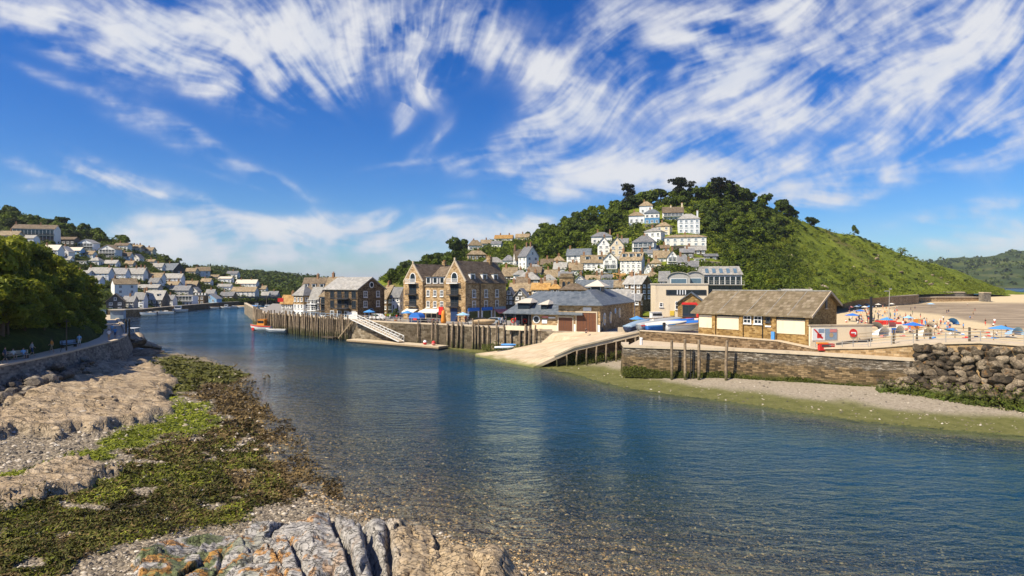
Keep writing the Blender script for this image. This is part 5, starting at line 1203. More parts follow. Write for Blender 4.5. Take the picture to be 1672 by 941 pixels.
cu = MB().box(13.5, 15.7, 11.8, 14, 5.6, 8.0).build('cupola', MT['darkframe'], rb_); hipxy(12.6, 16.6, 10.9, 14.9, 8.0, 9.2, (14.55, 12.9), (14.65, 12.9), .1).build('cupola_roof', MT['palecap'], cu)
for x in (13.6, 15.55): MB().box(x-.07, x+.07, 11.7, 11.82, 5.8, 8).build('post', MT['frame'], cu)
for x0, x1, h in ((11.3, 13.9, 2.45), (14.7, 18.3, 3.4)):
    fr = MB().box(x0-.22, x0, -.16, .05, -.1, h+.25).box(x1, x1+.22, -.16, .05, -.1, h+.25).box(x0, x1, -.16, .05, h, h+.25)
    dd = MB(); dd.box(x0, x1, -.08, .02, 0, h); do = dd.build('door', MT['doorbrown'], g); fr.build('door_frame', MT['concrete'], do)
    hb = MB(); 
    for k in range(1, 6): xx = x0+(x1-x0)*k/6; hb.box(xx-.015, xx+.015, -.1, -.07, .05, h-.05)
    hb.build('plank_groove', MT['darkframe'], do)
for x0, x1 in ((10.95, 11.08), (14.1, 14.5), (18.5, 18.97)): MB().box(x0, x1, -.08, .03, -.3, 1.3).build('plinth', MT['white'], g)
MB().box(5.85, 10.95, -.07, .02, -.2, 1.0).build('plinth', MT['panel'], g)
MB().box(15.9, 17.4, -.1, .01, 3.75, 4.35).build('name_board', MT['frame'], g)
MB().box(9.3, 10.6, -.07, .01, 2.25, 2.5).build('name_board', MT['frame'], g)
round_window(g, 6.9, 0, 2.0, .72); MB().box(8.0, 9.0, -.08, .01, 1.3, 2.0).build('notice_board', MT['cool'], g); MB().box(8.0, 9.2, -.06, .01, 2.3, 2.65).build('notice_board', MT['pink'], g)
for y, z, rx, ry in ((2.6, 2.2, .75, 1.15), (6.6, 2.3, .7, 1.1), (13, 2.9, .65, .95)): round_window(g, 19, y, z, rx, ry, R(90))
round_window(g, 19, 9.8, 3.4, .55, .55, R(90), 'frame', 'skyblue')
arch_window(g, 19.02, 1.0, 0, 1.2, 1.9, R(90), 'stonegrey')
for x in (1.0, 2.6, 4.2, 5.6): MB().tube((x, -.5, -.3), (x, -.5, 3.0), .1).build('veranda_post', MT['darkframe'], g)
MB().box(1.0, 5.7, 3.9, 4.15, 0.2, 2.6).build('shop_front', MT['glass'], g)
MB().box(.9, 5.7, -.62, -.4, -.1, .75).build('counter', MT['panel'], g)

# ---------------------------------------------------------------- buildings behind the boat park
g = thing('cream_hall', 'cream flat roofed hall with a long dark strip window behind the parked boats', 'building', tuple(PD(1113,128,4.8)), R(-6))
MB().box(-5.4, 5.4, 0, 8, -1, 8.1).build('wall', MT['cream'], g); MB().box(-5.55, 5.55, -.15, 8.1, 8.1, 8.35).build('roof', MT['palecap'], g)
f = MB().box(-3.2, 5.0, -.1, .02, 5.9, 7.0).build('window', MT['darkframe'], g); MB().box(-3.05, 4.85, -.14, -.08, 6.05, 6.9).build('pane', MT['glass'], f)
for k in range(4): MB().box(-1.0+k*.55, -.8+k*.55, -.16, -.1, 6.0, 6.95).build('blind', MT['cool'], f)
window(g, -.2, 0, 2.9, 2.2, 1.7, 0, 's', True); window(g, -4.2, 0, 3.4, .7, .9, 0, 's', True); window(g, 2.6, 0, 2.6, 1.4, 2.0, 0, 's', True)
MB().box(-2.4, -1.5, -.09, .02, 1.6, 2.6).build('notice_board', MT['yellow'], g)
g = thing('apartment_block', 'grey apartment block with glazed balconies and skylights in its mansard roof', 'building', tuple(PD(1179,170,8.0)), R(-8))
W = 10.6; MB().box(-5.3, 5.3, 0, 9, -4, 7.6).build('wall', MT['grey'], g)
ro = MB().add([(-5.6,-.5,7.6),(5.6,-.5,7.6),(5.6,9.3,7.6),(-5.6,9.3,7.6),(-5.0,2.2,10.0),(5.0,2.2,10.0),(5.0,7.5,10.0),(-5.0,7.5,10.0)], [(3,2,1,0),(4,5,6,7),(0,1,5,4),(1,2,6,5),(2,3,7,6),(3,0,4,7)]).build('roof', MT['slatepale'], g)
for k in range(5):
    x = -4+k*1.9; m_ = MB(); m_.add([(x-.45,.05,8.05),(x+.45,.05,8.05),(x+.45,1.35,9.25),(x-.45,1.35,9.25),(x-.45,-.06,8.12),(x+.45,-.06,8.12),(x+.45,1.25,9.35),(x-.45,1.25,9.35)], [(4,5,6,7),(0,1,5,4),(1,2,6,5),(2,3,7,6),(3,0,4,7)]); m_.build('skylight', MT['glassblue'], ro)
for k, z in enumerate((4.9, 2.1, -.7)):
    wn = MB()
    for x in np.linspace(-5.1, 5.1, 8): wn.box(x-.1, x+.1, -.12, .0, z, z+2.2)
    wn.box(-5.2, 5.2, -.12, 0, z+2.2, z+2.35); f = wn.build('window_frame', MT['frame'] if k != 1 else MT['darkframe'], g); MB().box(-5.1, 5.1, -.05, .02, z, z+2.2).build('pane', MT['glass'], f)
    bl = MB(); bl.box(-5.5, 5.7, -1.4, 0, z-.2, z); railing_mb(bl, -5.4, 5.6, -1.35, z, .95, 1.2); bl.build('balcony', MT['railgrey'], g)
def vault(label, px0, px1, yb, ye, yr, d, mat, wall):
    W = (px1-px0)*d/FP; h = (yb-ye)*d/FP; r = (ye-yr)*d/FP; g = thing('vaulted_hall', label, 'building', tuple(PD((px0+px1)/2, d, H-(yb-CY)*d/FP)), R(-14))
    n = 8; wb = MB().box(-W/2, W/2, 0, 7, -4, h); ar = [(-W/2*.97*math.cos(math.pi*i/n), h-.02+r*.95*math.sin(math.pi*i/n)) for i in range(n+1)]; wb.hexa([(x, 7, z) for x, z in ar], [(x, 0, z) for x, z in ar]); wb.build('wall', MT[wall], g); b = MB()
    pts = [(-W/2*1.04*math.cos(math.pi*i/n), h+r*math.sin(math.pi*i/n)) for i in range(n+1)]; pts = pts+[(x*.94, z-.18) for x, z in pts[::-1]]
    k = len(pts); b.add([(x, -.3, z) for x, z in pts]+[(x, 7.3, z) for x, z in pts], [(i, (i+1) % k, k+(i+1) % k, k+i) for i in range(k)]+[(i, i+1, k-2-i, k-1-i) for i in range(n)]+[(k+k-1-i, k+k-2-i, k+i+1, k+i) for i in range(n)]); b.build('roof', MT[mat], g)
    f = MB().box(-W*.36, W*.36, -.1, .02, .4, h*.85).build('window', MT['frame'], g); MB().box(-W*.33, W*.33, -.14, -.08, .5, h*.8).build('pane', MT['glassblue'], f); return g
vault('barrel roofed grey house with bay glazing beside the apartment block', 1090,1126,466,453,444,160,'slatepale','grey')
vault('smaller barrel roofed annexe of the grey house', 1120,1149,466,452,443,166,'slatepale','grey')
th('white gabled cottage with slate roof beside the barrel roofed house', 1076,1094,468,456,444,163,'gx',-24,.8,'white','slate',1,2,1,(),detail=False)
# brick hut with red boards
g = thing('kiosk_hut', 'small stone hut with red painted boards and a grey gable roof', 'hut', tuple(PD(1129,112,5.2)), R(-18))
W, L, he, hr = 4.6, 5.2, 4.5, 1.7
wall_mb(MB(), 'gy', W, L, he, hr, 1).build('wall', MT['stoneorange'], g); roof_mb(MB(), 'gy', W, L, he, hr, .4).build('roof', MT['slateblue'], g)
window(g, -.35, -L/2, 2.0, 2.2, 2.0, 0, 'd', True)
MB().box(.95, 2.2, -L/2-.09, -L/2+.02, 1.9, 4.2).build('red_board', MT['red'], g); MB().box(-1.6, 1.0, -L/2-.09, -L/2+.02, 4.1, 4.5).build('red_board', MT['red'], g); MB().box(-.9, 1.6, -L/2-.6, -L/2-.02, 1.1, 1.75).build('counter', MT['red'], g)
# cabin at the edge of the beach
g = thing('beach_cabin', 'brown timber cabin with a grey metal roof at the foot of the green slope', 'cabin', tuple(PD(1293,215,6.5)), R(-16))
W, L, he, hr = 12, 6, 2.9, 1.7
wall_mb(MB(), 'gx', W, L, he, hr, 3).build('wall', MT['doorbrown'], g); roof_mb(MB(), 'gx', W, L, he, hr, .5).build('roof', MT['slatepale'], g)
for k in range(6): window(g, -4.8+k*1.9, -L/2, 1.0, .8, 1.2, 0, 's')
g = thing('canopy_tent', 'pale grey peaked canopy tent behind the brick shelter', 'tent', tuple(PD(1207,140,5.4)), R(-10))
b = MB()
for k in (-1, 1):
    b.add([(k*3.2-3.2,-2.5,4.6),(k*3.2+3.2,-2.5,4.6),(k*3.2+3.2,2.5,4.6),(k*3.2-3.2,2.5,4.6),(k*3.2,0,6.2)], [(0,1,4),(1,2,4),(2,3,4),(3,0,4),(3,2,1,0)])
b.build('canopy', MT['bluegrey'], g)
for x in (-6.3, 0, 6.3): MB().tube((x, -2.4, 0), (x, -2.4, 4.6), .07).build('pole', MT['metal'], g)

# ---------------------------------------------------------------- stone shelter on the pier
g = thing('pier_shelter', 'long stone shelter with cream shutters and a mossy tan slate roof', 'building', (27.4,90,5.45), R(-46.05))
W, L = 15.6, 10.0; hf, hbk, hrg, yr = 3.45, 4.7, 6.35, 6.2
pr = [(0,-1.2),(L,-1.2),(L,hbk),(yr,hrg-.05),(0,hf)]
MB().hexa([(0, y, z) for y, z in pr], [(W, y, z) for y, z in pr]).build('wall', MT['stoneorange'], g)
sf = (hrg-hf)/yr; sb_ = (hrg-hbk)/(L-yr); o = .55
pr = [(-o, hf-o*sf+.02), (yr, hrg+.02), (L+o, hbk-o*sb_+.02), (L+o, hbk-o*sb_+.2), (yr, hrg+.24), (-o, hf-o*sf+.2)]
b = MB(); x0, x1 = -1.0, W+.5; b.add([(x0, y, z) for y, z in pr]+[(x1, y, z) for y, z in pr], [(0,1,4,5),(1,2,3,4),(7,6,11,10),(8,7,10,9),(5,4,10,11),(4,3,9,10),(1,0,6,7),(2,1,7,8),(0,5,11,6),(3,2,8,9)])
ro = b.build('roof', M_roof('mossy_tan_slate', [(.08,.06,.034),(.155,.118,.068),(.22,.17,.105),(.30,.245,.17)], .34, 0, (.13,.115,.04), .4), g)
bb = MB(); bb.beam((W+.56, -o, hf-o*sf+.12), (W+.56, yr, hrg+.14), .1, .3); bb.beam((W+.56, yr, hrg+.14), (W+.56, L+o, hbk-o*sb_+.12), .1, .3); bb.build('barge_board', MT['woodpale'], ro)
rd = MB(); rd.beam((x0, yr, hrg+.27), (x1, yr, hrg+.27), .35, .14); rd.build('ridge_tiles', MT['slatepale'], ro)
vg = MB()
for x in (3.2, 7.4, 10.2, 13.0): vg.beam((x, -o+.05, hf-o*sf+.22), (x+.1, yr, hrg+.25), .08, .05)
vg.build('lead_seam', MT['slatepale'], ro)
for x0, x1, z0, z1 in ((.15, 2.2, 1.2, 3.05), (2.95, 6.2, 1.15, 2.95), (11.3, 15.1, 1.0, 2.85)): MB().box(x0, x1, -.09, .02, z0, z1).build('shutter', MT['panel'], g)
for x0, x1 in ((2.95, 6.2), (11.3, 15.1)):
    f = MB().box(x0, x1, -.06, .02, 2.97, 3.3).build('window', MT['wooddark'], g)
    for k in range(3): MB().box(x0+.15+k*(x1-x0)/3, x0-.1+(k+1)*(x1-x0)/3, -.09, -.05, 3.02, 3.26).build('pane', MT['glass'], f)
for x in (7.4, 8.9): window(g, x, 0, 2.1, 1.05, 1.05, 0, 's', True)
window(g, 10.3, 0, 2.4, .55, .7, 0, 'd', True); MB().box(9.9, 10.7, -.1, .02, 1.75, 1.95).build('sill', MT['frame'], g)
for x in (2.25, 6.35, 10.95, 15.25): MB().box(x, x+.5 if x != 15.25 else x+.36, -.28, .02, -1.2, 3.2).build('buttress', MT['stoneorange'], g)
MB().tube((9.55, -.1, -.5), (9.55, -.1, 3.3), .06).build('drain_pipe', MT['black'], g)
MB().box(10.9, 11.35, -.55, -.3, -.2, 1.2).build('blue_door', MT['bluemid'], g)
f = MB().box(W-.02, W+.08, 5.6, 6.3, 4.3, 5.4).build('window', MT['darkframe'], g)
MB().box(W-.02, W+.12, 5.5, 6.4, 4.15, 4.3).build('sill', MT['concrete'], g)

# poster wall, signs, lamp posts
g = thing('poster_wall', 'low cream rendered wall with two framed posters at the end of the shelter', 'wall', tuple(PD(1323,77.6,5.3)), math.atan2(1.4, 8.7))
MB().add([(0,0,-.6),(8.8,0,-.3),(8.8,.3,-.3),(0,.3,-.6),(0,0,2.35),(8.8,0,2.4),(8.8,.3,2.4),(0,.3,2.35)], [(3,2,1,0),(4,5,6,7),(0,1,5,4),(1,2,6,5),(2,3,7,6),(3,0,4,7)]).build('masonry', MT['panel'], g)
MB().box(-.1,8.9,-.08,.38,2.4,2.52).build('coping', MT['concrete'], g); MB().add([(3.6,-.06,-.3),(8.8,-.06,.35),(8.8,-.06,.75),(3.6,-.06,.2),(3.6,.02,-.3),(8.8,.02,.35),(8.8,.02,.75),(3.6,.02,.2)], [(0,1,2,3),(7,6,5,4),(0,4,5,1),(3,2,6,7),(0,3,7,4),(1,5,6,2)]).build('plinth', MT['dark'], g)
p = MB().box(.25,2.0,-.07,0.01,.55,2.1).build('poster', MT['whitepaint'], g); MB().hexa([(.4,-.09,1.95),(.6,-.09,2.0),(1.75,-.09,.9),(1.6,-.09,.7)][::-1], [(.4,-.075,1.95),(.6,-.075,2.0),(1.75,-.075,.9),(1.6,-.075,.7)][::-1]).box(.9,1.5,-.09,-.072,.85,1.35).build('red_shape', MT['red'], p); MB().box(1.1,1.9,-.085,-.072,1.5,2.0).build('grey_shape', MT['bluegrey'], p)
p = MB().box(2.1,3.7,-.07,0.01,.6,2.0).build('poster', MT['bluegrey'], g); MB().box(2.7,3.65,-.09,-.072,1.55,1.95).build('pink_shape', MT['pink'], p); MB().lathe([(.0,0),(.3,0)],12).build('tan_shape', MT['tan'], p, (2.9,-.085,1.2)).rotation_euler = (R(90),0,0)
s = thing('no_entry_sign', 'round red sign with a white arrow bar on a thin grey post', 'sign', tuple(PD(1393,72.6,5.45)))
MB().tube((0,0,-.2),(0,0,1.3),.04).build('post', MT['metal'], s)
b = MB(); n = 20; b.hexa([(.47*math.cos(2*math.pi*i/n), -.06, 1.75+.5*math.sin(2*math.pi*i/n)) for i in range(n)][::-1], [(.47*math.cos(2*math.pi*i/n), -.02, 1.75+.5*math.sin(2*math.pi*i/n)) for i in range(n)][::-1]); fc = b.build('sign_face', MT['red'], s)
MB().box(-.26,.3,-.09,-.058,1.72,1.86).box(.18,.3,-.09,-.058,1.58,1.72).build('arrow_mark', MT['whitepaint'], fc)
b = MB(); b.hexa([(.44*math.cos(2*math.pi*i/n)+.05, -.015, 1.5+.5*math.sin(2*math.pi*i/n)) for i in range(n)][::-1], [(.44*math.cos(2*math.pi*i/n)+.05, .02, 1.5+.5*math.sin(2*math.pi*i/n)) for i in range(n)][::-1]); b.build('back_plate', MT['tan'], s)
s = thing('banner_stand', 'red and black banner box standing on the path below the posters', 'banner', tuple(PD(1351,74.6,5.0)), R(4))
MB().box(-.95,.95,0,.5,-.1,.7).build('banner', MT['red'], s); MB().box(-.7,.45,-.03,.01,.35,.62).build('lettering_band', MT['dark'], s); MB().box(-1.1,.3,.1,.6,.7,.85).build('lid', MT['orange'], s)
s = thing('timber_post', 'thick black post standing behind the poster wall', 'post', tuple(PD(1421,81,6))); MB().tube((0,0,-1),(0.12,0,5.3),.2,.16).build('shaft', MT['black'], s)
s = thing('lamp_post', 'tall thin lamp post with twin heads behind the promenade railing', 'lamp post', tuple(PD(1451,140,3.3)))
MB().tube((0,0,-.3),(0.2,0,8.2),.1,.07).build('pole', MT['railgrey'], s); MB().box(-.9,0,-.12,.12,8.0,8.2).build('lamp_head', MT['metal'], s); MB().box(.2,.6,-.12,.12,8.4,8.75).build('lamp_head', MT['metal'], s)
s = thing('bent_pole', 'dark curved pole leaning behind the black post', 'pole', tuple(PD(1409,95,4.0)))
MB().path([(-.6,0,-.4),(.5,0,1.2),(.8,0,2.8),(.6,0,4.4),(.1,0,5.4)],[.07,.07,.06,.05,.04],6).build('shaft', MT['black'], s)

# railings
def railing(label, pts, h=1.1, step=2.2, mat='railgrey', rails=3, r=.035, group='promenade railings'):
    root = thing('railing', label, 'railing', tuple(pts[0]), 0, group); o = Vector(pts[0])
    for p, q in zip(pts[:-1], pts[1:]):
        n = max(1, round((q-p).length/step))
        for i in range(n): a = p.lerp(q, i/n)-o; MB().tube(a-Vector((0,0,.1)), a+Vector((0,0,h)), r*1.4, None, 6).build('post', MT[mat], root)
    a = pts[-1]-o; MB().tube(a-Vector((0,0,.1)), a+Vector((0,0,h)), r*1.4, None, 6).build('post', MT[mat], root)
    for k in range(rails):
        b = MB(); z = h*(1-k/rails)
        for p, q in zip(pts[:-1], pts[1:]): b.tube(p-o+Vector((0,0,z)), q-o+Vector((0,0,z)), r, None, 6)
        b.build('rail', MT[mat], root)
up = Vector((.25,.25,.2))
railing('grey metal railing along the outer edge of the promenade above the boulders', [u+up for u in UP[5:]], 1.05, 2.6)
railing('grey metal railing along the beach side of the promenade', [u+Vector((2.6,7.2,-.05)) for u in UP[5:]], 1.15, 2.9, 'wood')
railing('thin railing at the low end of the promenade beside the banner', [UP[4]+up, UP[4].lerp(UP[5],.5)+up, UP[5]+up+Vector((-.3,0,0))], .75, 3.0)
for px in (1459, 1497, 1519, 1583):
    s = thing('timber_post', 'stout dark post in the promenade railing', 'post', tuple(PD(px, 72.5 if px < 1550 else 66.5, 6.1 if px < 1550 else 6.8)), 0, 'dark posts in the promenade railing'); MB().tube((0,0,-.5),(0,0,1.5),.13,.11,7).build('shaft', MT['wooddark'], s)

# timber fender piles
def pile_mesh(h, r, seed, mat):
    random.seed(seed); b = MB(); b.path([(0,0,-1.6),(random.uniform(-.06,.06),random.uniform(-.06,.06),h*.5),(random.uniform(-.1,.1),random.uniform(-.1,.1),h)],[r*1.05,r,r*.9],7); return b.mesh('shaft', [mat])
def weed_mat():
    m, t, b = new_mat('tidal_timber'); p = t.pos(); s = t.new('ShaderNodeSeparateXYZ'); t.put(s.inputs[0], p)
    n = t.noise(p, 2.2, 5, .6); k = t.math('MULTIPLY_ADD', t.rand(), .5, .7)
    wd = t.ramp(n, [(.3,(.13,.095,.06)),(.55,(.30,.22,.14)),(.75,(.42,.33,.23))]); wt = t.ramp(n, [(.35,(.025,.028,.008)),(.6,(.09,.085,.025)),(.75,(.12,.13,.03))])
    cc = t.new('ShaderNodeCombineXYZ'); [t.put(cc.inputs[i], k) for i in range(3)]
    c = t.mix(t.rng(t.math('ADD', s.outputs[2], t.math('MULTIPLY', n, 1.2)), 1.2, 2.9), wt, wd); c = t.mix(1.0, c, cc.outputs[0], 'MULTIPLY')
    t.put(b.inputs['Base Color'], c); b.inputs['Roughness'].default_value = .85; t.put(b.inputs['Normal'], t.bump(n, .5, .1)); return m
MT['tidal'] = weed_mat()
PM = [pile_mesh(5.6, .2, i, MT['tidal']) for i in range(5)]
random.seed(3)
def pile(x, y, z, h, label, group, lean=(0, 0), r=1):
    o = thing('timber_pile', label, 'pile', (x, y, z), random.uniform(0, 6), group); o.rotation_euler = (lean[1], lean[0], random.uniform(0, 3)); o.scale = (r, r, h/5.6)
    link('shaft', random.choice(PM), o); return o
seg = [Vector((-86,205,0))]+V3(QW[:4], 0)
tot = 0
for a, c in zip(seg[:-1], seg[1:]):
    n = int((c-a).length/.78)
    dn = (c-a).normalized(); nr = Vector((dn.y, -dn.x, 0))
    if a.y > 190: n = int(n*.55)
    for i in range(n):
        p = a.lerp(c, i/n)+nr*random.uniform(.35, .75)
        pile(p.x, p.y, random.uniform(-.2, .2), random.uniform(4.9, 5.9), 'weathered timber pile leaning against the fishing quay', 'timber piles of the fishing quay', (random.uniform(-.05,.05), random.uniform(-.03,.06)), random.uniform(.75, 1.15))
for px, y0 in ((682,524),(705,523),(711,526),(730,529),(738.7,527),(746.5,526),(753.6,527),(771.6,521),(776,530),(781,524),(789,533),(797,532),(811,529),(822.5,530),(834,529),(849,531),(858,531),(865,533),(873,532)):
    d = np.interp(px, [640,715,800,882], [133,127,119,111])-.6; zt = H-(y0-CY)*d/FP
    pile((px-CX)*d/FP, d, .1, zt, 'upright fender pile on the quay wall beside the slipway', 'fender piles on the quay wall', (random.uniform(-.03,.03), 0), random.uniform(.8,1.1))
for px, y0, d in ((1097,556,80.6),(1119,554,79.9),(1141,555,79.2),(1186,556,77.9)):
    pile((px-CX)*d/FP, d, .3, H-(y0-CY)*d/FP-.3, 'tall mooring post in front of the banded pier wall', 'mooring posts along the pier wall', (0, 0), .95)
s = thing('pier_ladder', 'rusty iron ladder fixed to the pier wall between two posts', 'ladder', tuple(PD(1130,79.8,.4)), R(-8))
for k in (-.22, .22): MB().tube((k,0,0),(k,0,4.1),.05,None,6).build('rail', MT['rubber'], s)
b = MB(); [b.tube((-.22,0,.3+i*.33),(.22,0,.3+i*.33),.025,None,5) for i in range(12)]; b.build('rung', MT['rubber'], s)
s = thing('bollard', 'white painted bollard at the tip of the pier', 'bollard', tuple(PD(1047,86,4.5))); MB().tube((0,0,-.2),(0,0,.85),.22,.2,10).build('shaft', MT['whitepaint'], s); MB().lathe([(.001,1.0),(.2,.95),(.25,.85)],10).build('cap', MT['whitepaint'], s)
# trestle below the slipway edge
for i in range(9):
    p = PD(905,95.4,0).lerp(PD(1043,96.2,0), (i+.3)/8.6); zt = np.interp(p.x, [6.6,9.8,15.9,20], [1.5,2.9,4.2,5.2])-.3
    pile(p.x, p.y+.25, -.1, zt, 'square timber leg under the edge of the slipway', 'trestle legs of the slipway', (0, 0), .8)
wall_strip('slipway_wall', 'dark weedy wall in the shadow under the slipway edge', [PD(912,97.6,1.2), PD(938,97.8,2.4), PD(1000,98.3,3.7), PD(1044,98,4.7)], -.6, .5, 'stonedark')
b = MB(); 
s = thing('slipway_rail', 'long bleached timber kerb along the open edge of the slipway', 'kerb', tuple(PD(938,96,3.0))); o = s.location
for a, c in ((PD(905,95.7,1.62), PD(938,96,3.02)), (PD(938,96,3.02), PD(1000,96.8,4.32)), (PD(1000,96.8,4.32), PD(1045,96.6,5.38))): b.beam(Vector(a)-o+Vector((0,0,.12)), Vector(c)-o+Vector((0,0,.12)), .3, .25)
b.build('beam', MT['woodpale'], s)

# ---------------------------------------------------------------- pontoon, gangway, stair
A_ = PD(566,136.5,.15); B_ = PD(716,121.0,.15); s = thing('pontoon', 'long pale decked floating pontoon moored below the quay wall', 'pontoon', tuple(A_), math.atan2(B_.y-A_.y, B_.x-A_.x)); Ln = (B_-A_).length
MB().box(0,Ln,0,3,.38,.5).build('deck', MT['woodpale'], s); MB().box(.05,Ln-.05,.05,2.95,-.3,.18).build('float', MT['rubber'], s); MB().box(0,Ln,-.06,0,.1,.42).box(0,Ln,3,3.06,.1,.42).box(Ln,Ln+.06,0,3,.1,.42).build('fender', MT['wood'], s)
for k, (c1, c2) in enumerate((('red', 'whitepaint'), ('pink', 'red'))):
    q = PD(694+k*14, 124.6-k*1.4, .66); bo = thing('mooring_buoy', ('red and white buoy standing on the pontoon', 'faded red buoy lying near the end of the pontoon')[k], 'buoy', tuple(q)); MB().lathe([(.02,0),(.33,.1),(.42,.35),(.4,.5)],10).build('lower_half', MT[c1], bo); MB().lathe([(.4,.5),(.34,.75),(.12,.92),(.01,.95)],10).build('upper_half', MT[c2], bo)
P0 = PD(577,141.2,4.75); P1 = PD(655,128.6,.85); s = thing('gangway', 'pale lattice gangway sloping from the quay down to the pontoon', 'gangway', tuple(P0)); o = Vector(P0); ax = P1-P0; sd_ = Vector((-ax.y, ax.x, 0)).normalized()*.7
b = MB(); b.hexa([P0-o-sd_, P1-o-sd_, P1-o+sd_, P0-o+sd_], [P0-o-sd_+Vector((0,0,.12)), P1-o-sd_+Vector((0,0,.12)), P1-o+sd_+Vector((0,0,.12)), P0-o+sd_+Vector((0,0,.12))]); b.build('deck', MT['woodpale'], s)
for sg in (-1, 1):
    b = MB(); u3 = Vector((0,0,1.25)); n = 13
    b.beam(P0-o+sd_*sg+u3, P1-o+sd_*sg+u3, .1); b.beam(P0-o+sd_*sg+u3*.1, P1-o+sd_*sg+u3*.1, .12)
    for i in range(n+1):
        q = ax*(i/n)+sd_*sg; b.beam(q, q+u3, .07)
        if i < n: b.beam(q, ax*((i+1)/n)+sd_*sg+u3, .05)
    b.build('truss_lattice', MT['frame'], s)
s = thing('wooden_stair', 'steep timber stair from the quay down to the river beside the gangway', 'stair', tuple(PD(576,143,4.6))); o = Vector(s.location); a = PD(577,142.2,4.6)-o; c = PD(553,144.5,.3)-o; n_ = Vector((.1,-.6,0))
for q in (Vector((0,0,0)), n_*1.4): MB().beam(a+q, c+q, .12, .3).build('stringer', MT['wood'], s)
b = MB(); [b.beam(a.lerp(c,(i+.5)/14), a.lerp(c,(i+.5)/14)+n_*1.4, .28, .06) for i in range(14)]; b.build('tread', MT['woodpale'], s)
s = thing('landing_stage', 'low dark timber landing at the foot of the wooden stair', 'landing stage', tuple(PD(541,146,.1)), R(-38)); MB().box(-2.6,1.9,-.9,.9,.1,.35).build('deck', MT['wooddark'], s)
for x in (-2.4, 0, 1.7): MB().tube((x,-.8,-1.5),(x,-.8,1.0),.12,None,7).build('post', MT['wooddark'], s)

